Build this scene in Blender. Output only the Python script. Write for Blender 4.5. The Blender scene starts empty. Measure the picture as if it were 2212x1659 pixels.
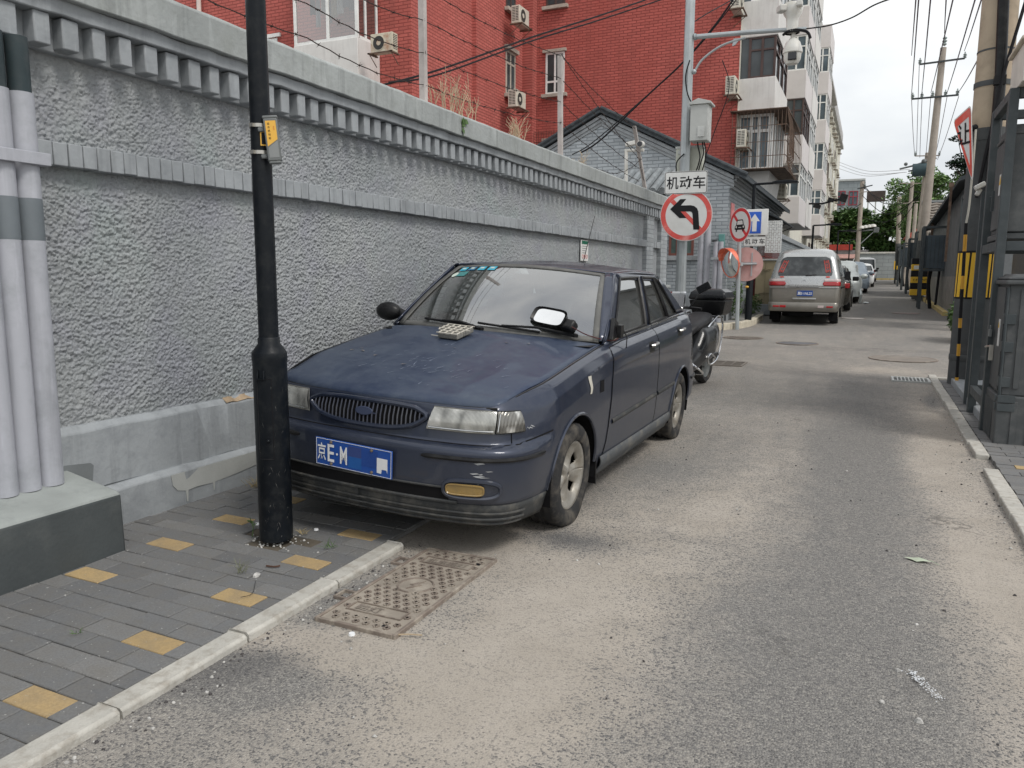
import bpy, math, random
import numpy as np
from mathutils import Vector, Matrix
random.seed(7); np.random.seed(7)
PI = math.pi
scene = bpy.context.scene
# ------------------------------------------------------------------ camera
F, CX, CY = 1661., 1106., 829.5            # focal length and centre of the photograph in its 2212 x 1659 view
CAM = np.array([0., 0., 1.35])
def _rot():
    d = np.array([1880-CX, -(600-CY), -F]); d /= np.linalg.norm(d)
    u = -np.array([1040-CX, -(12900-CY), -F]); u /= np.linalg.norm(u)
    u = u-d*u.dot(d); u /= np.linalg.norm(u)
    return np.array([np.cross(d, u), d, u])
RC = _rot()
cam = bpy.data.objects.new('camera', bpy.data.cameras.new('camera')); scene.collection.objects.link(cam)
M3 = Matrix([list(map(float, r)) for r in RC]).to_4x4(); M3.translation = Vector(CAM)
cam.matrix_world = M3
cam.data.sensor_width = 36; cam.data.lens = F/2212*36; cam.data.clip_end = 1500; cam.data.clip_start = .05
scene.camera = cam
# ------------------------------------------------------------------ sky and sun (bright overcast)
SUN_EL, SUN_AZ = math.radians(52), math.radians(112)
w = bpy.data.worlds.new("World"); scene.world = w; w.use_nodes = True
nt = w.node_tree; nt.nodes.clear()
def wn(t, **k):
    n = nt.nodes.new(t)
    for a, b in k.items(): setattr(n, a, b)
    return n
sky = wn('ShaderNodeTexSky', sky_type='NISHITA', sun_disc=False, sun_elevation=SUN_EL, sun_rotation=SUN_AZ, air_density=1.6, dust_density=3)
bg1 = wn('ShaderNodeBackground'); bg1.inputs[1].default_value = .12
bg2 = wn('ShaderNodeBackground'); bg2.inputs[1].default_value = 1.0
tc = wn('ShaderNodeTexCoord'); mp = wn('ShaderNodeMapping'); mp.inputs['Scale'].default_value = (1, 1, 2.2)
nz = wn('ShaderNodeTexNoise'); nz.inputs['Scale'].default_value = 2.3; nz.inputs['Detail'].default_value = 6; nz.inputs['Roughness'].default_value = .5
cr = wn('ShaderNodeValToRGB')
cr.color_ramp.elements[0].position = .34; cr.color_ramp.elements[0].color = (.50, .525, .565, 1)
cr.color_ramp.elements[1].position = .60; cr.color_ramp.elements[1].color = (.77, .775, .77, 1)
mx = wn('ShaderNodeMixShader'); mx.inputs[0].default_value = .9
out = wn('ShaderNodeOutputWorld')
L = nt.links.new
L(tc.outputs['Generated'], mp.inputs[0]); L(mp.outputs[0], nz.inputs['Vector']); L(nz.outputs[0], cr.inputs[0])
L(cr.outputs[0], bg2.inputs[0]); L(sky.outputs[0], bg1.inputs[0])
L(bg1.outputs[0], mx.inputs[1]); L(bg2.outputs[0], mx.inputs[2]); L(mx.outputs[0], out.inputs[0])
sun = bpy.data.objects.new('sun', bpy.data.lights.new('sun', 'SUN')); scene.collection.objects.link(sun)
sun.data.energy = 1.25; sun.data.angle = math.radians(18); sun.data.color = (1, .965, .91)
sd = Vector((math.sin(SUN_AZ)*math.cos(SUN_EL), math.cos(SUN_AZ)*math.cos(SUN_EL), math.sin(SUN_EL)))
sun.rotation_euler = sd.to_track_quat('Z', 'Y').to_euler()
scene.view_settings.view_transform = 'Standard'; scene.view_settings.look = 'None'
scene.view_settings.exposure = .56; scene.view_settings.gamma = 1
scene.render.engine = 'CYCLES'
scene.cycles.max_bounces = 8; scene.cycles.transparent_max_bounces = 16
# ------------------------------------------------------------------ surveying helpers: a sight line through a point of the photograph meets a plane of the street
def ray(px, py): return RC @ np.array([px-CX, -(py-CY), -F])
def _hit(px, py, k, val):
    v = ray(px, py); t = (val-CAM[k])/v[k]; p = CAM+v*t
    return Vector((float(p[0]), float(p[1]), float(p[2])))
def AX(px, py, x): return _hit(px, py, 0, x)
def AY(px, py, y): return _hit(px, py, 1, y)
def AZ(px, py, z=0.): return _hit(px, py, 2, z)
def zg(y):                                  # the street climbs gently beyond the crossing
    t = y-12.
    return 0. if t <= 0 else (.0195*t*t/6. if t < 3 else .0195*(t-1.5))
def AG(px, py):
    v = ray(px, py); t = 1/F; 
    for i in range(4000):
        p = CAM+v*t
        if p[2] <= zg(p[1]): break
        t += .03/F
    return Vector((float(p[0]), float(p[1]), zg(float(p[1]))))
# ------------------------------------------------------------------ materials
MATS = {}
class NT:
    def __init__(s, name):
        s.m = bpy.data.materials.new(name); s.m.use_nodes = True; s.t = s.m.node_tree; s.t.nodes.clear()
        s.o = s.n('ShaderNodeOutputMaterial')
    def n(s, t, ins=None, **k):
        n = s.t.nodes.new(t)
        for a, b in k.items(): setattr(n, a, b)
        for a, b in (ins or {}).items():
            if isinstance(b, bpy.types.NodeSocket): s.t.links.new(b, n.inputs[a])
            else: n.inputs[a].default_value = b
        return n
    def pos(s, scale=(1, 1, 1), obj=False):
        g = s.n('ShaderNodeTexCoord').outputs['Object'] if obj else s.n('ShaderNodeNewGeometry').outputs['Position']
        return s.n('ShaderNodeMapping', {'Vector': g, 'Scale': scale}).outputs[0]
    def noise(s, vec, scale, detail=4, rough=.55):
        return s.n('ShaderNodeTexNoise', {'Vector': vec, 'Scale': scale, 'Detail': detail, 'Roughness': rough}).outputs[0]
    def ramp(s, fac, stops, interp='LINEAR'):
        r = s.n('ShaderNodeValToRGB', {0: fac}); r.color_ramp.interpolation = interp
        e = r.color_ramp.elements
        while len(e) < len(stops): e.new(.5)
        for i, (p, c) in enumerate(stops):
            e[i].position = p; e[i].color = (c, c, c, 1) if isinstance(c, (int, float)) else (*c, 1)
        return r.outputs[0]
    def mix(s, f, a, b, mode='MIX'):
        n = s.n('ShaderNodeMix', data_type='RGBA', blend_type=mode)
        for i, v in ((0, f), (6, a), (7, b)):
            if isinstance(v, bpy.types.NodeSocket): s.t.links.new(v, n.inputs[i])
            else: n.inputs[i].default_value = v if i == 0 else (*v, 1)
        return n.outputs[2]
    def math(s, op, a, b=0.):
        return s.n('ShaderNodeMath', {0: a, 1: b}, operation=op).outputs[0]
    def bump(s, h, strength=.5, dist=.01, nrm=None):
        d = {'Height': h, 'Strength': strength, 'Distance': dist}
        if nrm: d['Normal'] = nrm
        return s.n('ShaderNodeBump', d).outputs[0]
    def pbr(s, col, rough=.7, metal=0., normal=None, **k):
        ins = {'Base Color': col if isinstance(col, bpy.types.NodeSocket) else (*col, 1), 'Roughness': rough, 'Metallic': metal}
        if normal: ins['Normal'] = normal
        ins.update(k)
        p = s.n('ShaderNodeBsdfPrincipled', ins); s.t.links.new(p.outputs[0], s.o.inputs[0]); return p
def pm(name, col, rough=.7, metal=0., var=.18, vs=2.5, dirt=None, damt=.35, ds=6., bump=.25, bs=60., bd=.004, obj=False, coat=0., streak=0.):
    """a painted or bare surface: broad tone drift, blotches of dirt, fine grain"""
    if name in MATS: return MATS[name]
    t = NT(name); p = t.pos(obj=obj)
    n1 = t.noise(p, vs, 5); n2 = t.noise(p, ds, 8, .65)
    a = tuple(max(0, c*(1-var)) for c in col); b = tuple(min(1, c*(1+var)) for c in col)
    c = t.ramp(n1, [(.3, a), (.7, b)])
    if dirt: c = t.mix(t.math('MULTIPLY', t.ramp(n2, [(.48, 0.), (.66, 1.)]), damt), c, dirt)
    if streak:     # rain streaks and drips run down the surface
        sn = t.noise(t.pos((1, 1, .07), obj=obj), 11., 5, .6); c = t.mix(t.math('MULTIPLY', t.ramp(sn, [(.52, 0.), (.66, 1.)]), streak), c, tuple(x*.55 for x in col))
        c = t.mix(t.math('MULTIPLY', t.ramp(t.noise(t.pos((1, 1, .12), obj=obj), 23., 3), [(.62, 0.), (.68, 1.)]), streak*.6), c, tuple(min(1, x*1.35) for x in col))
    nrm = t.bump(t.noise(p, bs, 4), bump, bd) if bump else None
    r = t.ramp(n2, [(.3, max(0, rough-.1)), (.7, min(1, rough+.1))])
    k = {'Coat Weight': coat, 'Coat Roughness': .08} if coat else {}
    if max(col) < .13 and rough > .3 and not metal: k['Specular IOR Level'] = .22
    t.pbr(c, r, metal, nrm, **k)
    MATS[name] = t.m; return t.m
def brick(name, col, mortar, axis='y', bw=.24, rh=.075, msize=.008, var=.15, bump=.6, patch=None, rough=.85):
    if name in MATS: return MATS[name]
    t = NT(name); g = t.n('ShaderNodeSeparateXYZ', {0: t.n('ShaderNodeNewGeometry').outputs['Position']})
    v = t.n('ShaderNodeCombineXYZ', {0: g.outputs[0 if axis == 'y' else 1], 1: g.outputs[2]}).outputs[0]
    wob = t.noise(v, 6., 2); 
    v2 = t.n('ShaderNodeVectorMath', {0: v, 1: t.n('ShaderNodeCombineXYZ', {0: t.math('MULTIPLY', wob, .02), 1: t.math('MULTIPLY', wob, .015)}).outputs[0]}, operation='ADD').outputs[0]
    a = tuple(c*(1-var) for c in col); b = tuple(min(1, c*(1+var)) for c in col)
    br = t.n('ShaderNodeTexBrick', {'Vector': v2, 'Color1': (*a, 1), 'Color2': (*b, 1), 'Mortar': (*mortar, 1), 'Scale': 1., 'Mortar Size': msize, 'Mortar Smooth': .35, 'Brick Width': bw, 'Row Height': rh})
    n1 = t.noise(t.pos(), .7, 6, .6); n2 = t.noise(t.pos(), 9., 6, .6)
    c = t.mix(t.ramp(n1, [(.35, 0.), (.7, .45)]), br.outputs[0], patch or tuple(c*.7 for c in col))
    c = t.mix(t.ramp(n2, [(.45, 0.), (.75, .35)]), c, tuple(c*.75 for c in col))
    c = t.mix(t.math('MULTIPLY', t.ramp(t.noise(t.pos((1, 1, .10)), 2.6, 6, .65), [(.5, 0.), (.68, 1.)]), .42), c, tuple(x*.6 for x in col))
    nb = t.math('ADD', t.math('MULTIPLY', br.outputs[1], -1.), t.math('MULTIPLY', t.noise(v, 25., 5), .5))
    t.pbr(c, rough, 0., t.bump(nb, bump, .012))
    MATS[name] = t.m; return t.m
def glassm(name, tint=(.35, .42, .42), alpha=.5, rough=.03, dust=.0):
    if name in MATS: return MATS[name]
    t = NT(name); p = t.pos(obj=True)
    tr = t.n('ShaderNodeBsdfTransparent', {0: (*tint, 1)})
    gl = t.n('ShaderNodeBsdfGlossy', {0: (1, 1, 1, 1), 1: rough})
    fr = t.n('ShaderNodeFresnel', {0: 1.5}).outputs[0]
    f = t.math('MINIMUM', t.math('ADD', t.math('MULTIPLY', fr, 1.0), alpha*.12), 1.)
    m = t.n('ShaderNodeMixShader', {0: f, 1: tr.outputs[0], 2: gl.outputs[0]})
    if dust:
        df = t.n('ShaderNodeBsdfDiffuse', {0: (.42, .42, .39, 1)})
        k = t.math('MULTIPLY', t.ramp(t.noise(p, 3., 8, .6), [(.3, .35), (.75, 1.)]), dust)
        m = t.n('ShaderNodeMixShader', {0: k, 1: m.outputs[0], 2: df.outputs[0]})
    t.t.links.new(m.outputs[0], t.o.inputs[0]); MATS[name] = t.m; return t.m
# ------------------------------------------------------------------ mesh builder
ORG = {}
class MB:
    def __init__(s): s.v = []; s.f = []; s.mi = []; s.cur = 0
    def mat(s, i): s.cur = i; return s
    def add(s, vs, fs):
        o = len(s.v); s.v += [tuple(v) for v in vs]
        for f in fs: s.f.append([i+o for i in f]); s.mi.append(s.cur)
        return s
    def box(s, x0, x1, y0, y1, z0, z1):
        return s.add([(x0, y0, z0), (x1, y0, z0), (x1, y1, z0), (x0, y1, z0), (x0, y0, z1), (x1, y0, z1), (x1, y1, z1), (x0, y1, z1)],
                     [(3, 2, 1, 0), (4, 5, 6, 7), (0, 1, 5, 4), (1, 2, 6, 5), (2, 3, 7, 6), (3, 0, 4, 7)])
    def obox(s, c, d, m=None):
        m = m or Matrix.Identity(3); c = Vector(c); a = []
        for z in (-.5, .5):
            for x, y in ((-.5, -.5), (.5, -.5), (.5, .5), (-.5, .5)): a.append(c+m @ Vector((x*d[0], y*d[1], z*d[2])))
        return s.add(a, [(3, 2, 1, 0), (4, 5, 6, 7), (0, 1, 5, 4), (1, 2, 6, 5), (2, 3, 7, 6), (3, 0, 4, 7)])
    def tube(s, pts, r, n=8, closed=False, cap=True):
        pts = [Vector(p) for p in pts]; N = len(pts); rs = r if isinstance(r, (list, tuple)) else [r]*N
        def tan(i):
            if closed: return (pts[(i+1) % N]-pts[i-1]).normalized()
            return (pts[min(i+1, N-1)]-pts[max(i-1, 0)]).normalized()
        t = tan(0); u = t.orthogonal().normalized(); vs = []
        for i in range(N):
            t = tan(i); u = (u-t*u.dot(t))
            u = u.normalized() if u.length > 1e-6 else t.orthogonal().normalized()
            b = t.cross(u)
            for k in range(n):
                a = 2*PI*k/n; vs.append(pts[i]+(u*math.cos(a)+b*math.sin(a))*rs[i])
        fs = []
        for i in range(N if closed else N-1):
            j = (i+1) % N
            for k in range(n): fs.append((i*n+k, i*n+(k+1) % n, j*n+(k+1) % n, j*n+k))
        if cap and not closed: fs += [tuple(range(n-1, -1, -1)), tuple((N-1)*n+k for k in range(n))]
        return s.add(vs, fs)
    def cyl(s, p0, p1, r0, r1=None, n=16): return s.tube([p0, p1], [r0, r0 if r1 is None else r1], n)
    def ball(s, c, r, n=12, m=8):
        r = (r, r, r) if isinstance(r, (int, float)) else r; c = Vector(c); vs = []; fs = []
        for i in range(m+1):
            a = PI*i/m
            for k in range(n):
                b = 2*PI*k/n; vs.append((c.x+r[0]*math.sin(a)*math.cos(b), c.y+r[1]*math.sin(a)*math.sin(b), c.z+r[2]*math.cos(a)))
        for i in range(m):
            for k in range(n): fs.append((i*n+k, (i+1)*n+k, (i+1)*n+(k+1) % n, i*n+(k+1) % n))
        return s.add(vs, fs)
    def lathe(s, prof, c, ax=(0, 0, 1), n=24):
        ax = Vector(ax).normalized(); u = ax.orthogonal().normalized(); b = ax.cross(u); c = Vector(c); vs = []
        for r, h in prof:
            for k in range(n):
                a = 2*PI*k/n; vs.append(c+ax*h+(u*math.cos(a)+b*math.sin(a))*r)
        fs = [(i*n+k, i*n+(k+1) % n, (i+1)*n+(k+1) % n, (i+1)*n+k) for i in range(len(prof)-1) for k in range(n)]
        return s.add(vs, fs)
    def prism(s, pts, off):
        off = Vector(off); N = len(pts); a = [Vector(p) for p in pts]
        return s.add(a+[p+off for p in a], [tuple(range(N-1, -1, -1)), tuple(range(N, 2*N))]+[(i, (i+1) % N, N+(i+1) % N, N+i) for i in range(N)])
    def grid(s, fn, nu, nv, keep=None):
        vs = [fn(i/nu, j/nv) for j in range(nv+1) for i in range(nu+1)]
        fs = [(j*(nu+1)+i, j*(nu+1)+i+1, (j+1)*(nu+1)+i+1, (j+1)*(nu+1)+i) for j in range(nv) for i in range(nu) if not keep or keep((i+.5)/nu, (j+.5)/nv)]
        return s.add(vs, fs)
    def build(s, name, mat, parent=None, smooth=35, bevel=0., seg=2, local=False, solid=0.):
        me = bpy.data.meshes.new(name)
        o = Vector((0, 0, 0)) if (parent is None or local) else ORG.get(parent.name, Vector((0, 0, 0)))
        me.from_pydata([(v[0]-o.x, v[1]-o.y, v[2]-o.z) for v in s.v], [], s.f)
        for m in (mat if isinstance(mat, (list, tuple)) else [mat]): me.materials.append(m)
        if any(s.mi): me.polygons.foreach_set('material_index', s.mi)
        if smooth: me.polygons.foreach_set('use_smooth', [True]*len(me.polygons))
        me.update()
        if smooth and smooth < 170: me.set_sharp_from_angle(angle=math.radians(smooth))
        ob = bpy.data.objects.new(name, me); scene.collection.objects.link(ob)
        if parent: ob.parent = parent; ORG[ob.name] = o
        if solid: q = ob.modifiers.new('solid', 'SOLIDIFY'); q.thickness = solid; q.offset = -1
        if bevel: q = ob.modifiers.new('bevel', 'BEVEL'); q.width = bevel; q.segments = seg; q.limit_method = 'ANGLE'; q.angle_limit = math.radians(40)
        return ob
def tag(o, label=None, cat=None, group=None, kind=None):
    if label: o['label'] = label
    if cat: o['category'] = cat
    if group: o['group'] = group
    if kind: o['kind'] = kind
    return o
def thing(name, loc, label, cat, group=None, rot=None):
    o = bpy.data.objects.new(name, None); scene.collection.objects.link(o)
    o.empty_display_size = .2; o.location = loc
    if rot: o.rotation_euler = rot
    ORG[o.name] = Vector(loc)
    return tag(o, label, cat, group)
def dup(root, loc, rotz=None, label=None):
    def cp(o, par):
        c = o.copy(); scene.collection.objects.link(c)
        if par: c.parent = par
        for ch in o.children: cp(ch, c)
        return c
    r = cp(root, None); r.location = loc; ORG[r.name] = Vector(loc)
    if rotz is not None: r.rotation_euler = (0, 0, rotz)
    if label: r['label'] = label
    return r
def text(name, s, h, mat, parent, org, right, up, depth=.001, bold=0., width=None):
    """lettering s, height h, centred at org, reading along 'right', top along 'up'"""
    cu = bpy.data.curves.new(name, 'FONT'); cu.body = s; cu.size = 1; cu.extrude = 0; cu.offset = bold
    t = bpy.data.objects.new(name, cu); scene.collection.objects.link(t)
    bpy.context.view_layer.update()
    me = bpy.data.meshes.new_from_object(t.evaluated_get(bpy.context.evaluated_depsgraph_get())); bpy.data.objects.remove(t)
    n = len(me.vertices); co = np.empty(n*3, np.float32); me.vertices.foreach_get('co', co); co = co.reshape(-1, 3)
    if n == 0: return None
    lo = co.min(0); hi = co.max(0); k = h/max(hi[1]-lo[1], 1e-5); kx = (width/(hi[0]-lo[0])) if width else k
    R_ = Vector(right).normalized(); U_ = Vector(up).normalized(); N_ = R_.cross(U_)
    o = Vector(org)-(ORG.get(parent.name, Vector((0, 0, 0))) if parent else Vector((0, 0, 0)))
    out = np.empty_like(co)
    for i in range(n):
        p = o+R_*float((co[i, 0]-(lo[0]+hi[0])/2)*kx)+U_*float((co[i, 1]-(lo[1]+hi[1])/2)*k)+N_*depth; out[i] = p
    me.vertices.foreach_set('co', out.ravel()); me.materials.clear(); me.materials.append(mat); me.update(); me.name = name
    ob = bpy.data.objects.new(name, me); scene.collection.objects.link(ob)
    if parent: ob.parent = parent
    return ob
def flat(name, pts, mat, parent, off=(0, 0, 0), solid=.001, local=False):
    pts = [Vector(p) for p in pts]; n = (pts[1]-pts[0]).cross(pts[2]-pts[0]).normalized()
    m = MB(); m.prism([p+Vector(off) for p in pts], n*solid); return m.build(name, mat, parent, smooth=0, local=local)
def lerp(a, b, t): return a+(b-a)*t
def interp(x, xs, ys): return float(np.interp(x, xs, ys))
# ================================================================== ground, road and pavements
def vnoise(x, y, seed=0):
    xi = np.floor(x).astype(int); yi = np.floor(y).astype(int); fx = x-xi; fy = y-yi
    fx = fx*fx*(3-2*fx); fy = fy*fy*(3-2*fy)
    def h(a, b):
        n = (a*374761393+b*668265263+seed*1442695041) & 0x7fffffff
        n = ((n ^ (n >> 13))*1274126177) & 0x7fffffff
        return (n & 0xffff)/65535.
    return (h(xi, yi)*(1-fx)+h(xi+1, yi)*fx)*(1-fy)+(h(xi, yi+1)*(1-fx)+h(xi+1, yi+1)*fx)*fy
def fbm(x, y, o=5, seed=0):
    r = 0; a = .5
    for i in range(o): r = r+a*vnoise(x, y, seed+i*17); x = x*2.03+5.1; y = y*2.03+9.7; a *= .5
    return r
def worley(x, y, seed=0):
    xi = np.floor(x).astype(int); yi = np.floor(y).astype(int); best = np.full(x.shape, 9.)
    for dx in (-1, 0, 1):
        for dy in (-1, 0, 1):
            a = xi+dx; b = yi+dy
            n = (a*374761393+b*668265263+seed*97531) & 0x7fffffff
            n = ((n ^ (n >> 13))*1274126177) & 0x7fffffff; n2 = ((n ^ (n >> 11))*974634777) & 0x7fffffff
            d = (a+(n & 0xffff)/65535.-x)**2+(b+(n2 & 0xffff)/65535.-y)**2
            best = np.minimum(best, d)
    return np.sqrt(best)
def npmesh(name, P, nx, ny, mat, parent=None, attrs=None, smooth=True):
    me = bpy.data.meshes.new(name); n = len(P)
    me.vertices.add(n); me.vertices.foreach_set('co', P.astype(np.float32).ravel())
    i = np.arange(nx-1)[None, :]+np.arange(ny-1)[:, None]*nx; q = np.stack([i, i+1, i+nx+1, i+nx], -1).reshape(-1, 4)
    me.loops.add(q.size); me.loops.foreach_set('vertex_index', q.ravel().astype(np.int32))
    me.polygons.add(len(q)); me.polygons.foreach_set('loop_start', (np.arange(len(q))*4).astype(np.int32))
    me.polygons.foreach_set('use_smooth', np.full(len(q), smooth))
    me.update(calc_edges=True); me.validate()
    for k, a in (attrs or {}).items():
        at = me.attributes.new(k, 'FLOAT', 'POINT'); at.data.foreach_set('value', a.astype(np.float32).ravel())
    me.materials.append(mat); ob = bpy.data.objects.new(name, me); scene.collection.objects.link(ob)
    if parent: ob.parent = parent
    return ob
def asphalt():
    t = NT('asphalt with trodden dust'); p = t.pos()
    du = t.n('ShaderNodeAttribute', attribute_name='dust').outputs['Fac']
    tar = t.n('ShaderNodeAttribute', attribute_name='tar').outputs['Fac']
    wv = t.n('ShaderNodeTexVoronoi', {'Vector': p, 'Scale': 140., 'Randomness': 1.})
    wv2 = t.n('ShaderNodeTexVoronoi', {'Vector': p, 'Scale': 330., 'Randomness': 1.})
    sep = t.n('ShaderNodeSeparateColor', {0: wv.outputs['Color']}).outputs[0]
    sep2 = t.n('ShaderNodeSeparateColor', {0: wv2.outputs['Color']}).outputs[0]
    st = t.ramp(sep, [(0, (.075, .073, .076)), (.25, (.16, .155, .152)), (.7, (.255, .245, .23)), (1, (.42, .40, .36))])
    st2 = t.ramp(sep2, [(0, (.12, .118, .118)), (.5, (.225, .217, .205)), (1, (.38, .36, .32))])
    c = t.mix(.45, st, st2)
    c = t.mix(t.math('MULTIPLY', tar, .5), c, (.06, .06, .066))
    fine = t.noise(p, 6., 9, .7)
    grain = t.noise(p, 170., 3, .6)
    dcol = t.mix(t.ramp(t.noise(p, 2.2, 7, .65), [(.35, 0.), (.65, 1.)]), (.345, .308, .262), (.42, .378, .328))
    # dust settles between the stones first: coverage rises with the dust attribute, stones poke through
    edge = t.math('ADD', t.math('MULTIPLY', t.math('SUBTRACT', fine, .5), .9), du)
    k = t.math('SUBTRACT', t.math('MULTIPLY', edge, 1.35), t.math('MULTIPLY', t.ramp(sep, [(.0, 1.), (.16, .85), (.34, .1)]), .8))
    k = t.ramp(k, [(.0, 0.), (.95, .93)])
    c = t.mix(k, c, dcol)
    c = t.mix(t.math('MULTIPLY', t.ramp(grain, [(.5, 0.), (.62, 1.)]), .22), c, (.11, .105, .10))
    # hairline cracks
    wp = t.n('ShaderNodeVectorMath', {0: p, 1: t.n('ShaderNodeTexNoise', {'Vector': p, 'Scale': 3., 'Detail': 5.}).outputs['Color']}, operation='ADD').outputs[0]
    ck = t.n('ShaderNodeTexVoronoi', {'Vector': wp, 'Scale': .55}, feature='DISTANCE_TO_EDGE').outputs[0]
    ck = t.math('MULTIPLY', t.ramp(ck, [(0., 1.), (.0035, .8), (.007, 0.)]), t.ramp(t.noise(p, .6, 3), [(.54, 0.), (.62, .5)]))
    c = t.mix(ck, c, (.045, .042, .04))
    hgt = t.math('ADD', t.math('MULTIPLY', wv.outputs['Distance'], -1.), t.math('MULTIPLY', grain, .5))
    s = t.ramp(k, [(0, .9), (1, .3)])
    b = t.n('ShaderNodeBump', {'Height': hgt, 'Strength': s, 'Distance': .006}).outputs[0]
    t.pbr(c, .92, 0., b, **{'Specular IOR Level': .25}); return t.m
gx = np.concatenate([np.linspace(-160, -20, 15), np.linspace(-18, -4, 14), np.arange(-3.6, 1.7, .045), np.linspace(2, 12, 12), np.linspace(20, 160, 12)])
gy = np.concatenate([np.linspace(-60, -2, 14), np.arange(-.5, 9, .05), np.arange(9, 24, .12), np.linspace(24.5, 130, 100), np.linspace(140, 900, 12)])
GX, GY = np.meshgrid(gx, gy); ZG = np.vectorize(zg)(np.minimum(GY, 140))
ZG = ZG + .008*(fbm(GX*1.2, GY*1.2, 4, 3)-.5)*((GX > -3.5) & (GX < 1.6))
def blob(px, py, rx, ry, amt, ang=0.):
    c = AZ(px, py, 0); ca, sa = math.cos(ang), math.sin(ang)
    u = (GX-c.x)*ca+(GY-c.y)*sa; v = -(GX-c.x)*sa+(GY-c.y)*ca
    return amt*np.exp(-((u/rx)**2+(v/ry)**2))
warp = (fbm(GX*.9+3, GY*.5, 4, 11)-.5)+.45*(fbm(GX*5+3, GY*1.6, 4, 12)-.5)
streak = fbm(GX*9+.8*GY, GY*.7, 4, 44)-.5
dust = .37+.45*warp+.26*streak
dust += .42*np.exp(-((GX+.82+.35*warp-.10*(GY-4))/.36)**2)*np.clip((9-GY)/3, 0, 1)       # strip worn dusty by tyres
dust += .50*np.exp(-((GX-.62-.1*warp)/.2)**2)*np.clip((13-GY)/4, 0, 1)              # dust heaped along the right kerb
dust -= .30*np.exp(-((GX+.02)/.40)**2)*np.clip((11-GY)/3, 0, 1)
dust += .10*np.exp(-((GY-12.2)/.9)**2)*(GX > -2)
dust += blob(640, 1395, .26, .16, .75)+blob(830, 1420, .3, .2, .6)+blob(1000, 1500, .35, .3, .45)+blob(1130, 1330, .5, .4, .35)
dust += blob(1000, 1180, .5, .35, .6)+blob(1000, 1110, .9, .5, .5)+blob(1500, 1150, .5, .7, .1)+blob(1350, 960, .35, 1.2, .35)
dust += blob(1990, 1000, .16, .9, .4)+blob(2120, 1230, .2, .5, .5)+blob(1900, 800, .5, .5, .5)+blob(1620, 780, .4, .5, .3)
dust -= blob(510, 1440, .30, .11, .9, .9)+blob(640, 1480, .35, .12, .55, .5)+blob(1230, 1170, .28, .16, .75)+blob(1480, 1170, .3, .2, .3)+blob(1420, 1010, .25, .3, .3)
dust -= blob(770, 1290, .1, .3, .35)+blob(1700, 1350, .5, .6, .25)+blob(1800, 950, .35, .9, .3)+blob(2010, 870, .07, .5, .8)
dust -= .20*np.clip((GY-18)/6, 0, 1)
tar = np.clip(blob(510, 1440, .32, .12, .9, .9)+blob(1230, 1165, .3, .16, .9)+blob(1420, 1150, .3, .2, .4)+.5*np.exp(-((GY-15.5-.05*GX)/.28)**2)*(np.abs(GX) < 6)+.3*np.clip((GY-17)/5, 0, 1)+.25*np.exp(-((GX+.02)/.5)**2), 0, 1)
npmesh('road', np.stack([GX.ravel(), GY.ravel(), ZG.ravel()], 1), len(gx), len(gy), asphalt(), attrs={'dust': np.clip(dust, 0, 1), 'tar': tar})
tag(bpy.data.objects['road'], kind='structure')
# ---- left pavement of staggered grey pavers with ochre ones every fourth row
def pavemat(name, cols, rough=.85):
    t = NT(name); p = t.pos()
    rnd = t.n('ShaderNodeNewGeometry').outputs['Random Per Island']
    c = t.ramp(rnd, [(i/(len(cols)-1), c) for i, c in enumerate(cols)])
    c = t.mix(t.ramp(t.noise(p, 14., 8, .65), [(.4, 0.), (.7, .45)]), c, (.17, .155, .13))
    c = t.mix(t.ramp(t.noise(p, 130., 3), [(.35, 0.), (.65, .35)]), c, tuple(x*.55 for x in cols[0]))
    c = t.mix(t.ramp(t.noise(p, 60., 2), [(.7, 0.), (.74, .8)]), c, (.42, .42, .4))
    t.pbr(c, rough, 0., t.bump(t.noise(p, 220., 4), .45, .003)); return t.m
M_pave = pavemat('grey paver', [(.135, .137, .14), (.175, .177, .178), (.15, .153, .156), (.205, .204, .20)])
M_ochre = pavemat('ochre paver', [(.38, .27, .13), (.48, .345, .17), (.42, .30, .15)])
M_soil = pm('dusty soil', (.11, .095, .075), .95, var=.3, vs=8, dirt=(.08, .065, .05), ds=25, bump=.8, bs=120)
PW, PD = .2155, .1072
def px_shear(y): return -.03*(y-1.4)
def pavz(x): return .028+.012*max(0., min(1., (-2.1-x)/1.3))
m = MB(); rng = random.Random(3)
rows = int((9.-(-.6))/PD)
y_off = 1.424
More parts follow.
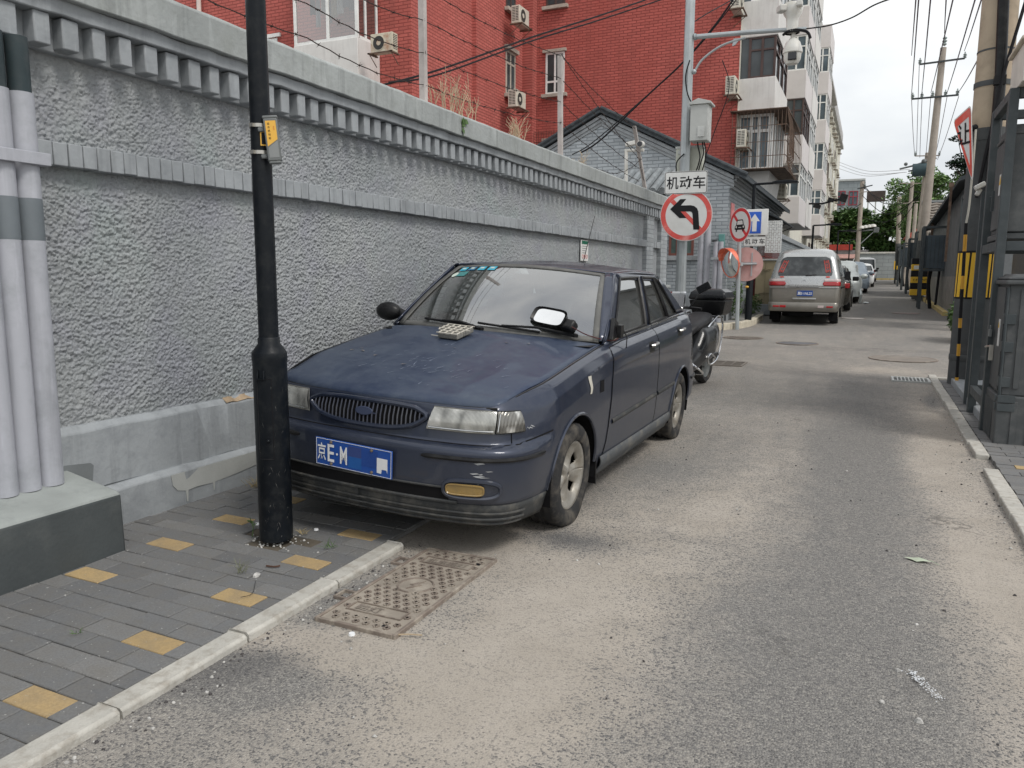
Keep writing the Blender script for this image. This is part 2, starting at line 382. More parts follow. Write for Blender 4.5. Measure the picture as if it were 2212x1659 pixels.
for r in range(-19, 70):
    yc = y_off+r*PD; yel = (r % 4 == 0); yel2 = ((r-15) % 4 == 0)
    sh = px_shear(yc); x0 = -2.28+(0 if r % 2 == 0 else PW/2)
    for k in range(-8, 4):
        xc = x0+k*PW+sh*.5
        a, b = xc-PW/2+.0022, xc+PW/2-.0022
        lim = -2.098+sh*.6
        if a > lim-.03 or b < -3.62: continue
        b = min(b, lim)
        if b-a < .03: continue
        ln = (-2.62, 2.87)
        if abs((a+b)/2-ln[0]) < .17 and abs(yc-ln[1]) < .12: continue
        if yc > 8.8: continue
        k4 = k % 4
        ochre = (r % 4 == 0 and k == 0) or ((r+1) % 4 == 0 and k == -4 and yc > 2)
        dz = rng.uniform(-.0022, .0022); tx = rng.uniform(-.008, .008); ty = rng.uniform(-.012, .012)
        y0, y1 = yc-PD/2+.002, yc+PD/2-.002
        def zz(x, y): return pavz(x)+dz+tx*(x-xc)+ty*(y-yc)
        e = .0025; vs = []
        for (ee, dd) in ((0, -.03), (0, -.003), (e, 0.)):
            for x, y in ((a+ee, y0+ee), (b-ee, y0+ee), (b-ee, y1-ee), (a+ee, y1-ee)): vs.append((x, y, zz(x, y)+dd))
        fs = [(8, 9, 10, 11)]
        for q in (0, 4):
            for i in range(4): fs.append((q+i, q+(i+1) % 4, q+4+(i+1) % 4, q+4+i))
        m.mat(1 if ochre else 0).add(vs, fs)
pav = m.build('pavement', [M_pave, M_ochre], smooth=0); tag(pav, kind='structure')
m = MB()
def bed(u, v):
    x = lerp(-3.6, -2.095+px_shear(lerp(-.8, 9, v))*.6, u); y = lerp(-.8, 9., v)
    return (x, y, pavz(x)-.0075+.004*math.sin(x*31)*math.sin(y*27))
m.grid(bed, 20, 120); o = m.build('paver_bedding', M_soil); tag(o, kind='structure')
# kerb stones of the left pavement
M_kerb = pm('worn kerb concrete', (.44, .425, .385), .9, var=.12, vs=9, dirt=(.26, .23, .19), damt=.6, ds=22, bump=.8, bs=110, bd=.004)
m = MB(); ys = [-.5, .41, .95, 1.487, 2.034, 2.585, 3.12]
for a, b in zip(ys[:-1], ys[1:]):
    def kx(y): return -2.095+px_shear(y)*.6
    n = 10; dz = rng.uniform(-.003, .003)
    A_, B_ = a+.004, b-.004; vs = []; fs = []
    for i in range(n+1):
        y = lerp(A_, B_, i/n); j = .004*(rng.random()-.5); x = kx(y)
        w_ = .098+.003*(rng.random()-.5)
        prof = [(x, -.04), (x+.001, .026+dz), (x+.007, .032+dz), (x+w_-.012+j, .032+dz), (x+w_-.002+j, .024+dz), (x+w_+j, -.04)]
        vs += [(p, y, q) for p, q in prof]
    for i in range(n):
        for k in range(5): fs.append((i*6+k, i*6+k+1, (i+1)*6+k+1, (i+1)*6+k))
    fs += [tuple(range(6)), tuple(n*6+5-k for k in range(6))]
    m.add(vs, fs)
o = m.build('kerb', M_kerb, bevel=.004); tag(o, kind='structure')
# right pavement, its small kerb stones and the footing beyond the drain
m = MB()
for r in range(-2, 60):
    yc = 2.5+r*.1072*1.0; y0, y1 = yc*1.0, 0
rr = 0; y = 1.4
while y < 11.3:
    yel = (abs(y-5.84) < .054 or abs(y-6.27) < .054)
    x = .90+(PW/2 if rr % 2 else 0)-PW
    while x < 3.6:
        a, b = max(x, .895)+.002, x+PW-.002
        if b-a > .03:
            dz = rng.uniform(-.003, .003)
            m.mat(1 if (yel and (.95 < a < 1.1)) else 0).box(a, b, y+.002, y+PD-.003, -.02, .035+dz)
        x += PW
    y += PD; rr += 1
o = m.build('pavement', [M_pave, M_ochre], smooth=0); tag(o, kind='structure')
m = MB(); y = 1.2
while y < 11.55:
    ln = rng.choice((.3, .36, .42, .5)); 
    if y < 6.4 and y > 5.9: y += .45; continue
    j = rng.uniform(-.006, .006)
    m.box(.80+j, .895, y+.004, y+ln-.004, -.03, .038+rng.uniform(-.004, .004)); y += ln
m.box(.795, 1.35, 11.55, 11.65, -.03, .04)
o = m.build('kerb', M_kerb, bevel=.008); tag(o, kind='structure')
m = MB(); m.grid(lambda u, v: (lerp(.9, 3.8, u), lerp(1., 11.5, v), .022), 4, 30); o = m.build('paver_bedding', M_soil); tag(o, kind='structure')
M_curby = pm('yellow painted kerb', (.55, .42, .16), .8, var=.2, dirt=(.3, .28, .22), damt=.8, ds=12, bump=.5)
m = MB(); pts = [AG(2068, 700), AG(2035, 668), AG(2008, 650)]
def kerbrun(m, pts, w_=.14, h=.13, step=.9):
    for a, b in zip(pts[:-1], pts[1:]):
        d = (b-a); n = max(1, int(d.length/step)); t = d.normalized(); nn = Vector((t.y, -t.x, 0))
        for i in range(n):
            p = a+d*(i/n)+t*.01; q = a+d*((i+1)/n)-t*.01
            for s_ in (1,):
                vs = [p, q, q+nn*w_, p+nn*w_]; m.prism([v+Vector((0, 0, -.1)) for v in vs], (0, 0, h+.1))
kerbrun(m, [Vector((2.0, 15.2, zg(15.2))), Vector((1.92, 21.5, zg(21.5)))])
kerbrun(m, [Vector((2.0, 26., zg(26))), Vector((2.0, 36, zg(36)))]); kerbrun(m, [Vector((2.2, 42, zg(42))), Vector((2.2, 72, zg(72)))], step=2)
kerbrun(m, [Vector((-1, 74.2, zg(74))), Vector((4, 74.2, zg(74)))], step=2)
o = m.build('kerb', M_curby, bevel=.012); tag(o, kind='structure')
m = MB(); m.prism([(2.12, 15.2, 0), (2.04, 73, 0), (6, 73, 0), (6, 13.5, 0), (2.6, 13.5, 0)][::-1], (0, 0, .1)); me = None
m2 = MB(); m2.grid(lambda u, v: (lerp(2.13, 5, u), lerp(14, 73, v), zg(lerp(14, 73, v))+.11), 2, 60); o = m2.build('sidewalk', pm('grey screed', (.24, .235, .22), .9, bump=.5)); tag(o, kind='structure')
# corner island in front of the house with its pale kerb
M_kerb2 = pm('pale yellowish kerb stone', (.55, .50, .40), .85, var=.14, vs=6, dirt=(.3, .26, .2), ds=14, bump=.4)
cor = [Vector(q) for q in ((-5.2, 18.0, 0), (-4.0, 18.2, 0), (-3.1, 18.75, 0), (-2.72, 19.6, 0), (-2.62, 20.8, 0), (-2.65, 22.5, 0))]
cor = [Vector((c.x, c.y, 0)) for c in cor]
def smoothpts(P, n=6):
    P = [Vector(p) for p in P]; out_ = []
    for i in range(len(P)-1):
        p0, p1, p2, p3 = P[max(i-1, 0)], P[i], P[i+1], P[min(i+2, len(P)-1)]
        for k in range(n):
            t = k/n; out_.append(.5*((2*p1)+(p2-p0)*t+(2*p0-5*p1+4*p2-p3)*t*t+(3*p1-3*p2+p3-p0)*t**3))
    return out_+[P[-1]]
cp = smoothpts(cor, 4); m = MB()
for a, b in zip(cp[:-1], cp[1:]):
    t = (b-a).normalized(); n_ = Vector((-t.y, t.x, 0)); za, zb = zg(a.y), zg(b.y)
    p, q = a+t*.006, b-t*.006
    vs = [Vector((v.x, v.y, -.05)) for v in (p, q, q+n_*.14, p+n_*.14)]
    h = [za+.15, zb+.15, zb+.16, za+.16]
    m.add([*vs, *[Vector((v.x, v.y, z)) for v, z in zip(vs, h)]], [(3, 2, 1, 0), (4, 5, 6, 7), (0, 1, 5, 4), (1, 2, 6, 5), (2, 3, 7, 6), (3, 0, 4, 7)])
o = m.build('kerb', M_kerb2, bevel=.01); tag(o, kind='structure')
m = MB(); inner = [Vector((v.x, v.y+.1, zg(v.y)+.13)) for v in cp]+[Vector((-3.2, 27, zg(27)+.13)), Vector((-9, 27, zg(27)+.13)), Vector((-9, cp[0].y+.1, zg(cp[0].y)+.13))]
m.add(inner, [tuple(range(len(inner)))]); o = m.build('pavement', pm('grey screed', (.24, .235, .22)), smooth=0); tag(o, kind='structure')
# ================================================================== left boundary wall
wl = thing('boundary_wall', (-3.6, 7.5, 0), 'long grey roughcast wall with toothed brick cornice and a brick band, behind the blue car', 'wall')
Y0, Y1 = -3.0, 14.6
def roughmat():
    t = NT('painted roughcast'); p = t.pos()
    c = t.ramp(t.noise(p, .9, 4), [(.32, (.27, .29, .30)), (.5, (.31, .325, .335)), (.68, (.355, .37, .37))])
    c = t.mix(t.ramp(t.noise(p, 3.3, 5), [(.45, 0.), (.7, .5)]), c, (.29, .29, .345))
    c = t.mix(t.ramp(t.noise(p, 2.1, 5), [(.55, 0.), (.75, .45)]), c, (.30, .365, .35))
    c = t.mix(t.ramp(t.noise(p, 45., 4, .7), [(.42, 0.), (.62, .3)]), c, (.19, .205, .21))
    t.pbr(c, .62, 0., t.bump(t.noise(p, 120., 4, .65), .8, .006)); return t.m
M_rough = roughmat()
def lumps(x, y, seed=0):
    """irregular pebbly throws of mortar: each cell of a jittered lattice carries a lump of its own height"""
    wx = x+.55*(fbm(x*1.7, y*1.7, 2, seed+3)-.5); wy = y+.55*(fbm(x*1.7+9, y*1.7, 2, seed+4)-.5)
    xi = np.floor(wx).astype(int); yi = np.floor(wy).astype(int); h = np.zeros(x.shape)
    for dx in (-1, 0, 1):
        for dy in (-1, 0, 1):
            a = xi+dx; b = yi+dy
            n = (a*374761393+b*668265263+seed*97531) & 0x7fffffff
            n = ((n ^ (n >> 13))*1274126177) & 0x7fffffff; n2 = ((n ^ (n >> 11))*974634777) & 0x7fffffff; n3 = ((n2 ^ (n2 >> 9))*1103515245) & 0x7fffffff
            d = np.sqrt((a+(n & 0xffff)/65535.-wx)**2+(b+(n2 & 0xffff)/65535.-wy)**2)
            hh = .25+.75*((n3 >> 4) & 0xfff)/4095.
            h = np.maximum(h, hh*np.clip(1-(d/.85)**2, 0, 1)**.7)
    return h
def roughpanel(y0, y1, z0, z1, st):
    ys_ = np.arange(y0, y1+st, st); zs_ = np.arange(z0, z1+st*1.1, st*1.1); Yg, Zg = np.meshgrid(ys_, zs_)
    reg = np.clip(.85+1.3*(fbm(Yg*1.1, Zg*1.3, 3, 21)-.42), .65, 1.2)
    d = reg*(.0105*lumps(Yg*92, Zg*98, 1)+.0085*lumps(Yg*56+7, Zg*60, 9)*(.35+fbm(Yg*9+4, Zg*9, 3, 8)*1.3))+.010*(fbm(Yg*3, Zg*3, 3, 2)-.5)
    d += .005*fbm(Yg*90, Zg*90, 2, 31)-.006
    P = np.stack([(-3.595+d*1.3).ravel(), Yg.ravel(), Zg.ravel()], 1); org = ORG[wl.name]
    P = P-np.array([org.x, org.y, org.z])
    o = npmesh('roughcast_panel', P, len(ys_), len(zs_), M_rough, wl); return o
roughpanel(1.6, 5.2, .55, 2.45, .0046); roughpanel(5.2, 8.6, .55, 2.45, .0062); roughpanel(8.6, 14.0, .55, 2.45, .010); roughpanel(1.0, 1.6, .55, 2.45, .01); roughpanel(-3, 1.0, .55, 2.45, .05)
M_smooth = pm('painted render', (.31, .33, .345), .75, var=.08, vs=3, dirt=(.21, .225, .24), damt=.55, ds=7, bump=.5, bs=35, bd=.006, streak=.45)
M_cap = pm('weathered cap render', (.34, .36, .355), .85, var=.12, vs=2, dirt=(.25, .265, .25), damt=.6, ds=5, bump=.7, bs=30, bd=.006, streak=.5)
def run(prof, name, mat, y0=Y0, y1=Y1, wob=.004, step=.12, bevel=.006):
    m = MB(); n = int((y1-y0)/step); k = len(prof); vs = []; fs = []
    for i in range(n+1):
        y = lerp(y0, y1, i/n); vs += [(x+rng.uniform(-wob, wob), y, z+rng.uniform(-wob, wob)) for x, z in prof]
    for i in range(n):
        for q in range(k): fs.append((i*k+q, (i+1)*k+q, (i+1)*k+(q+1) % k, i*k+(q+1) % k))
    fs += [tuple(range(k)), tuple(n*k+k-1-q for q in range(k))]
    m.add(vs, fs); return m.build(name, mat, wl, bevel=bevel)
run([(-3.9, 0), (-3.505, 0), (-3.50, .235), (-3.53, .262), (-3.9, .262)], 'lower_plinth', M_smooth)
run([(-3.9, .258), (-3.548, .258), (-3.545, .565), (-3.575, .597), (-3.9, .597)], 'upper_plinth', M_smooth)
run([(-3.9, .5), (-3.60, .5), (-3.60, 2.5), (-3.9, 2.5)], 'wall_core', M_smooth, wob=0, step=3)
run([(-3.9, 2.38), (-3.55, 2.38), (-3.545, 2.54), (-3.9, 2.54)], 'frieze', M_smooth)
run([(-3.9, 2.525), (-3.455, 2.53), (-3.45, 2.60), (-3.9, 2.60)], 'cornice_course', M_smooth, wob=.005)
run([(-3.9, 2.597), (-3.415, 2.60), (-3.41, 2.765), (-3.43, 2.785), (-3.93, 2.785), (-3.93, 2.62)], 'cap', M_cap, wob=.003)
m = MB(); y = 4.017-.1475*46
while y < 14.5:
    j = [rng.uniform(-.005, .005) for _ in range(4)]
    m.box(-3.6, -3.475+j[0], y+j[1], y+.078+j[2], 2.385+j[3], 2.527); y += .1475
tb = m.build('brick_teeth', M_smooth, wl, bevel=.007)
m = MB(); y = -3.
while y < 14.5:
    j = [rng.uniform(-.004, .004) for _ in range(3)]
    m.box(-3.7, -3.527+j[0], y+.002, y+.0735, 1.862+j[1]*.7, 1.972+j[2]); y += .0762
m.build('brick_band', M_smooth, wl, bevel=.0045)
M_pb = brick('grey painted brick facing street', (.36, .385, .40), (.25, .265, .28), 'x', .24, .075, .008)
m = MB(); m.box(-3.93, -3.52, 13.15, 13.6, .6, 2.4); m.box(-3.93, -3.52, 14.15, 14.61, .6, 2.4); m.build('brick_pier', M_pb, wl, bevel=.006)
m = MB(); m.box(-3.93, -3.44, 14.3, 14.66, 1.15, 1.2); m.box(-3.9, -3.48, 14.3, 14.64, .6, 1.15); m.build('pier_shelf', M_cap, wl, bevel=.006)
# raw patch where the plinth edge broke away
m = MB(); m.grid(lambda u, v: (lerp(-3.5795, -3.543, v), lerp(3.50, 3.86, u), lerp(.6, .572, v)+.004*math.sin(u*17)), 8, 3); m.build('broken_edge', pm('raw brick edge', (.36, .27, .18), .9, var=.3, vs=20, bump=.7), wl)
M_over = pm('overpainted patch', (.37, .38, .365), .75, bump=.3)
m = MB(); P0 = [(3.02, .232), (3.70, .236), (3.72, .15), (3.5, .13), (3.37, .122), (3.335, .12), (3.33, .07), (3.325, .07), (3.32, .118), (3.2, .125), (3.135, .12), (3.13, .055), (3.122, .055), (3.118, .12), (3.06, .135), (3.03, .17)]
m.prism([(-3.5025, y_, z_) for y_, z_ in P0], (.0035, 0, 0)); m.build('overpaint', M_over, wl, smooth=0)
m = MB(); m.prism([(-3.546, y_, z_) for y_, z_ in [(2.35, .28), (2.50, .285), (2.575, .31), (2.585, .385), (2.57, .40), (2.45, .415), (2.35, .42)]], (.004, 0, 0)); m.build('overpaint', pm('dark overpaint', (.17, .185, .19), .75, bump=.3), wl, smooth=0)
# rusty rail lying along the back of the cap
m = MB(); m.tube([(-3.90, y_, 2.81+.01*math.sin(y_*3)) for y_ in np.arange(2, 14.4, .25)], .022, 8)
for y_ in np.arange(2.5, 14, 1.3): m.obox((-3.9, y_, 2.80), (.07, .12, .05))
o = m.build('rusty_rail', pm('rust', (.22, .10, .055), .9, var=.4, vs=9, bump=.6)); tag(o, 'thin rusty rail lying along the back edge of the long wall cap', 'rail')
# cable conduits with dark upper sleeves on the concrete step at the left edge
M_pipe = pm('lilac grey pipe paint', (.40, .41, .45), .6, var=.08, dirt=(.22, .235, .25), damt=.45, ds=5, bump=.15, streak=.35)
M_pdark = pm('dark sleeve', (.035, .05, .055), .5, dirt=(.1, .1, .1), bump=.2)
M_band = pm('dark repaint band', (.135, .155, .17), .6, bump=.2)
step = MB(); step.prism([(-3.6, 2.45, -.02), (-3.165, 2.45, -.02), (-3.175, 2.45, .315), (-3.195, 2.45, .33), (-3.6, 2.45, .40)], (0, -2.3, 0))
o = step.build('concrete_step', [pm('dark plinth paint', (.062, .07, .072), .8, var=.2, dirt=(.13, .135, .13), damt=.35, ds=4, bump=.5), pm('dusty step top', (.27, .29, .28), .85, dirt=(.15, .16, .16), ds=7, bump=.5)], bevel=.012)
for p in o.data.polygons:
    if p.normal.z > .5: p.material_index = 1
tag(o, 'low dark painted concrete step with a dusty top under the three upright pipes', 'concrete step')
pj = thing('upright_pipe', (-3.42, 2.36, .37), '', 'pipe', 'pipes on the concrete step')
def pipe(px_bot, lab, first=None):
    y_ = AX(px_bot, 1050, -3.42).y
    return y_
py = [AX(112, 1050, -3.45).y, AX(62, 1060, -3.45).y, AX(12, 1072, -3.45).y]
c0 = (-3.45, py[0])
m = MB(); m.cyl((c0[0], c0[1], .37), (c0[0], c0[1], 2.14), .053, n=24); m.build('pipe_body', M_pipe, pj)
m = MB(); m.cyl((c0[0], c0[1], 2.12), (c0[0], c0[1], 2.375), .046, n=20); m.build('sleeve', M_pdark, pj)
m = MB(); m.lathe([(.0535, 0), (.0545, .01), (.0545, .16), (.0535, .185)], (c0[0], c0[1], 1.50), n=24); m.build('repaint_band', M_band, pj)
pj['label'] = 'upright pale pipe nearest the roughcast panel, rightmost of the three on the step'
d = Vector((-3.42, 2.36, .37))
for i, lab in ((1, 'upright pale pipe in the middle of the three on the concrete step'), (2, 'upright pale pipe cut by the left edge of the photo')):
    dup(pj, (d.x, d.y+(py[i]-py[0]), d.z), label=lab)
m = MB(); m.box(-3.385, -3.375, 1.9, py[0]+.07, 1.83, 1.885); m.box(-3.52, -3.385, py[0]+.06, py[0]+.07, 1.83, 1.885)
o = m.build('pipe_clamp', M_pipe, bevel=.003); tag(o, 'flat pale strap clamping the upright pipes to the wall', 'pipe clamp')
# ================================================================== gable house of grey painted brick
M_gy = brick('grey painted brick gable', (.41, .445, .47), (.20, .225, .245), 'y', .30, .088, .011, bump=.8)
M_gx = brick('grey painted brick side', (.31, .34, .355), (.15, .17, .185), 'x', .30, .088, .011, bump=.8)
HY, HX = 20., -3.30; ridge = AY(1300, 247, HY); er = AY(1588, 379, HY)
sl = (ridge.z-er.z)/(er.x-ridge.x); XL = -12.; zl = ridge.z-sl*(ridge.x-XL)
hs = thing('gable_house', (-7, 23, zg(20)), 'grey painted brick house with a dark gable roof between the wall and red building', 'house')
m = MB(); g = [(XL, HY, 0), (HX, HY, 0), (HX, HY, ridge.z-sl*(HX-ridge.x)), (ridge.x, HY, ridge.z), (XL, HY, zl)]
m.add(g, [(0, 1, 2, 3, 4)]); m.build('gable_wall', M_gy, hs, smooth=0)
zE = ridge.z-sl*(HX-ridge.x)
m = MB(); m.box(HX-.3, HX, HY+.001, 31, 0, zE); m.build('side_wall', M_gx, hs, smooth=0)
m = MB(); m.box(XL, HX+.05, HY-.05, HY-.001, 0, zg(20)+.75); m.box(HX, HX+.05, HY-.05, 31, 0, zg(20)+.75); m.build('plinth', M_smooth, hs, bevel=.01)
M_rtile = pm('dark roof edge', (.05, .058, .065), .7, var=.3, vs=8, dirt=(.12, .13, .13), bump=.6)
m = MB()
def rz(x, up=0): return ridge.z-sl*abs(x-ridge.x)*(1 if x > ridge.x else 1)+up
for xa, xb in ((XL, ridge.x), (ridge.x, HX+.42)):
    m.prism([(xa, HY-.18, rz(xa, .02)), (xb, HY-.18, rz(xb, .02)), (xb, HY-.18, rz(xb, .13)), (xa, HY-.18, rz(xa, .13))][::-1], (0, 6.9 if xa < -9 else 11.2, 0))
m.build('roof', M_rtile, hs, smooth=0)
m = MB()
for sgn, xe in ((-1, XL), (1, HX+.40)):
    n = int(abs(xe-ridge.x)/.25)
    for i in range(n):
        a = ridge.x+sgn*(.02+i*.25); b = a+sgn*.27
        m.tube([(a, HY-.16, rz(a, .15)), (b, HY-.16, rz(b, .14))], [.05, .058], 8)
for i in range(44):
    y_ = HY+i*.25; m.tube([(HX+.42, y_, rz(HX+.42, .10)), (HX-.4, y_, rz(HX-.4, .15))], .045, 6)
m.build('edge_tiles', M_rtile, hs)
m = MB()
for k_, (dz, dy) in enumerate(((-.02, .09), (-.12, .06), (-.2, .03))):
    for xa, xb in ((XL, ridge.x), (ridge.x, HX+.1)):
        m.prism([(xa, HY-dy, rz(xa, dz-.09)), (xb, HY-dy, rz(xb, dz-.09)), (xb, HY-dy, rz(xb, dz)), (xa, HY-dy, rz(xa, dz))][::-1], (0, dy-.002, 0))
m.build('brick_verge', M_smooth, hs, bevel=.008)
m = MB()
for k_ in range(4): m.box(HX, HX+.06+.05*k_, HY, 31, zE-.36+.08*k_, zE-.29+.08*k_)
m.build('stepped_eaves', M_smooth, hs, bevel=.008)
M_wood = pm('red brown window wood', (.17, .06, .045), .6, bump=.3)
M_dark = pm('dark interior', (.02, .022, .022), .8, bump=0)
M_wglass = pm('window pane', (.045, .055, .058), .12, var=.5, vs=1.2, bump=0)
def frame_y(name, x0, x1, y_, z0, z1, par, fm, gm, bars=1, rows=(), t_=.05, proud=.03, sill=None, sm=None):
    """window on a wall facing -Y"""
    m = MB(); m.box(x0, x1, y_-proud, y_+.02, z0, z0+t_); m.box(x0, x1, y_-proud, y_+.02, z1-t_, z1)
    m.box(x0, x0+t_, y_-proud, y_+.02, z0+t_, z1-t_); m.box(x1-t_, x1, y_-proud, y_+.02, z0+t_, z1-t_)
    for i in range(1, bars+1):
        x = lerp(x0, x1, i/(bars+1)); m.box(x-t_/2, x+t_/2, y_-proud+.004, y_+.02, z0+t_, z1-t_)
    for r in rows: z = lerp(z0, z1, r); m.box(x0+t_, x1-t_, y_-proud+.008, y_+.02, z-t_/2, z+t_/2)
    f = m.build(name, fm, par, bevel=.004)
    m = MB(); m.add([(x0+.01, y_-.006, z0+.01), (x1-.01, y_-.006, z0+.01), (x1-.01, y_-.006, z1-.01), (x0+.01, y_-.006, z1-.01)], [(0, 1, 2, 3)])
    p = m.build('pane', gm, f, smooth=0)
    if sill: m = MB(); m.box(x0-.12, x1+.12, y_-sill, y_-.001, z0-.12, z0-.002); m.build('sill', sm, f, bevel=.008)
    return f
def frame_x(name, y0, y1, x_, z0, z1, par, fm, gm, bars=1, rows=(), t_=.05, proud=.03, sill=None, sm=None):
    """window on a wall facing +X"""
    m = MB(); m.box(x_-.02, x_+proud, y0, y1, z0, z0+t_); m.box(x_-.02, x_+proud, y0, y1, z1-t_, z1)
    m.box(x_-.02, x_+proud, y0, y0+t_, z0+t_, z1-t_); m.box(x_-.02, x_+proud, y1-t_, y1, z0+t_, z1-t_)
    for i in range(1, bars+1):
        y = lerp(y0, y1, i/(bars+1)); m.box(x_-.02, x_+proud-.004, y-t_/2, y+t_/2, z0+t_, z1-t_)
    for r in rows: z = lerp(z0, z1, r); m.box(x_-.02, x_+proud-.008, y0+t_, y1-t_, z-t_/2, z+t_/2)
    f = m.build(name, fm, par, bevel=.004)
    m = MB(); m.add([(x_+.006, y0+.01, z0+.01), (x_+.006, y1-.01, z0+.01), (x_+.006, y1-.01, z1-.01), (x_+.006, y0+.01, z1-.01)], [(0, 1, 2, 3)])
    m.build('pane', gm, f, smooth=0)
    if sill: m = MB(); m.box(x_+.001, x_+sill, y0-.1, y1+.1, z0-.12, z0-.002); m.build('sill', sm, f, bevel=.008)
    return f
wa, wb = AY(1447, 470, HY), AY(1498, 552, HY)
M_gpane = pm('greenish pane', (.10, .14, .13), .15, var=.5, vs=2, bump=0)
frame_y('window', wa.x, wb.x, HY, wb.z, wa.z, hs, M_wood, M_gpane, 2, (.5,), t_=.06, sill=.08, sm=M_smooth)
# little lean-to roof of round tiles peeping over the wall
lt = MB(); a = AY(1400, 405, 17.5); b = AY(1452, 412, 17.5)
for i in range(7):
    x = lerp(a.x-.9, b.x-.15, i/6); lt.tube([(x, 17.2, a.z-.12), (x, 18.6, a.z+.5)], .085, 8)
    lt.tube([(x+.13, 17.25, a.z-.17), (x+.13, 18.6, a.z+.43)], .07, 6)
lt.prism([(a.x-.9, 17.25, a.z-.3), (b.x-.05, 17.25, a.z-.3), (b.x-.05, 18.6, a.z+.38), (a.x-.9, 18.6, a.z+.38)], (0, 0, .07))
lo = thing('lean_to', (-4.5, 18, zg(18)), 'small lean-to with a roof of round grey tiles peeping over the wall end', 'shed')
lt.build('tiled_roof', pm('grey clay tile', (.20, .22, .23), .8, var=.25, vs=6, bump=.5), lo)
m = MB(); m.box(a.x-.8, b.x-.5, 17.6, 18.5, 0, a.z-.02); m.build('wall', M_smooth, lo)
# ================================================================== red apartment building
M_ry = brick('red painted brick facing the camera', (.50, .128, .105), (.22, .045, .038), 'y', .30, .093, .014, .12, .7, patch=(.33, .06, .045))
M_rx = brick('red painted brick facing the street', (.52, .145, .12), (.24, .05, .042), 'x', .30, .093, .014, .12, .7, patch=(.34, .065, .052))
M_white = pm('off white balcony paint', (.66, .645, .62), .75, var=.05, vs=1, dirt=(.50, .47, .44), damt=.35, ds=2.5, bump=.1, streak=.22)
M_white2 = pm('pinkish white balcony paint', (.62, .585, .575), .75, var=.05, vs=1, dirt=(.5, .47, .46), damt=.3, ds=2.5, bump=.1)
M_cream = pm('cream facade render', (.66, .64, .56), .8, var=.07, vs=1, dirt=(.48, .45, .40), damt=.4, ds=1.7, bump=.15, streak=.35)
M_alu = pm('white window frame', (.78, .78, .76), .45, var=.06, dirt=(.45, .43, .4), damt=.3, bump=.05)
M_brown = pm('brown window frame', (.09, .06, .055), .5, bump=.1)
M_sill = pm('grimy sill', (.46, .42, .36), .85, dirt=(.22, .19, .16), ds=8, bump=.4)
rb = thing('apartment_building', (-10, 27, 0), 'tall red painted brick apartment building with white enclosed balconies along the street', 'building')
YM, XF, TOP = 27., -4.32, 17.5
m = MB(); m.box(-11.9, XF, YM, 58, 0, TOP); o = m.build('red_wall', [M_ry, M_rx], rb, smooth=0)
m = MB(); m.box(-30, -11.9, 19.1, 40, 0, TOP); o2 = m.build('red_wing_wall', [M_ry, M_rx], rb, smooth=0)
for ob_ in (o, o2):
    for p in ob_.data.polygons:
        if abs(p.normal.x) > .5: p.material_index = 1
m = MB(); m.box(-11.9, XF+.004, 58, 106, 0, TOP); m.box(-4.9, XF+.012, YM+.02, 58.0, 0, TOP); m.build('cream_wall', M_cream, rb, smooth=0)
m = MB(); m.box(XF-.3, XF+.55, 55, 80, TOP-.35, TOP-.05); m.box(XF-.3, XF+.35, 80.2, 106, TOP-.5, TOP-.2); m.box(XF-.3, XF+.2, 80.3, 106, TOP+.5, TOP+1.3); m.build('roof_slab', pm('roof slab', (.42, .41, .40), .8), rb, bevel=.02)
m = MB(); m.box(-11.92, -11.5, 26.6, 26.98, 0, TOP); m.box(-11.9, -11.75, 22.7, 26.2, 0, TOP); m.build('red_offset', [M_rx], rb, smooth=0)
M_dglass = pm('dark window glass', (.06, .07, .075), .1, var=.5, vs=.8, bump=0)
M_bglass = pm('bluish window glass', (.10, .13, .15), .08, var=.4, vs=.9, bump=0)
for z0, z1, fm in ((7.89, 9.33, M_alu), (10.9, 12.4, M_brown), (4.9, 6.25, M_alu)):
    f = frame_y('window', -11.15, -10.42, YM, z0, z1, rb, fm, M_dglass, 1, (.3,), t_=.07, proud=.025, sill=.16, sm=M_sill)
    m = MB(); m.box(-11.25, -10.35, YM-.1, YM-.001, z1, z1+.1); m.build('lintel', M_sill, f, bevel=.006)
for z0, z1 in ((7.55, 9.0), (10.35, 11.9)):
    f = frame_x('window', 24.85, 25.62, -11.75, z0, z1, rb, M_sill if z0 < 9 else M_brown, M_dglass, 1, (.72,), t_=.07, proud=.03, sill=.16, sm=M_sill)
    m = MB(); m.box(-11.749, -11.62, 24.75, 25.72, z1, z1+.13); m.build('lintel', M_sill, f, bevel=.006)
# wire basket window low behind the wall cap
m = MB(); z0 = 6.2
for i in range(14): m.tube([(-11.7+.1*i, 26.75, 5.2), (-11.7+.1*i, 26.75, 6.55), (-11.7+.1*i, 26.98, 6.6)], .008, 4)
for k_ in range(5): m.tube([(-11.7, 26.75, 5.3+.3*k_), (-10.35, 26.75, 5.3+.3*k_)], .008, 4)
o = m.build('window_grille', pm('rusted bars', (.08, .05, .04), .8), rb)
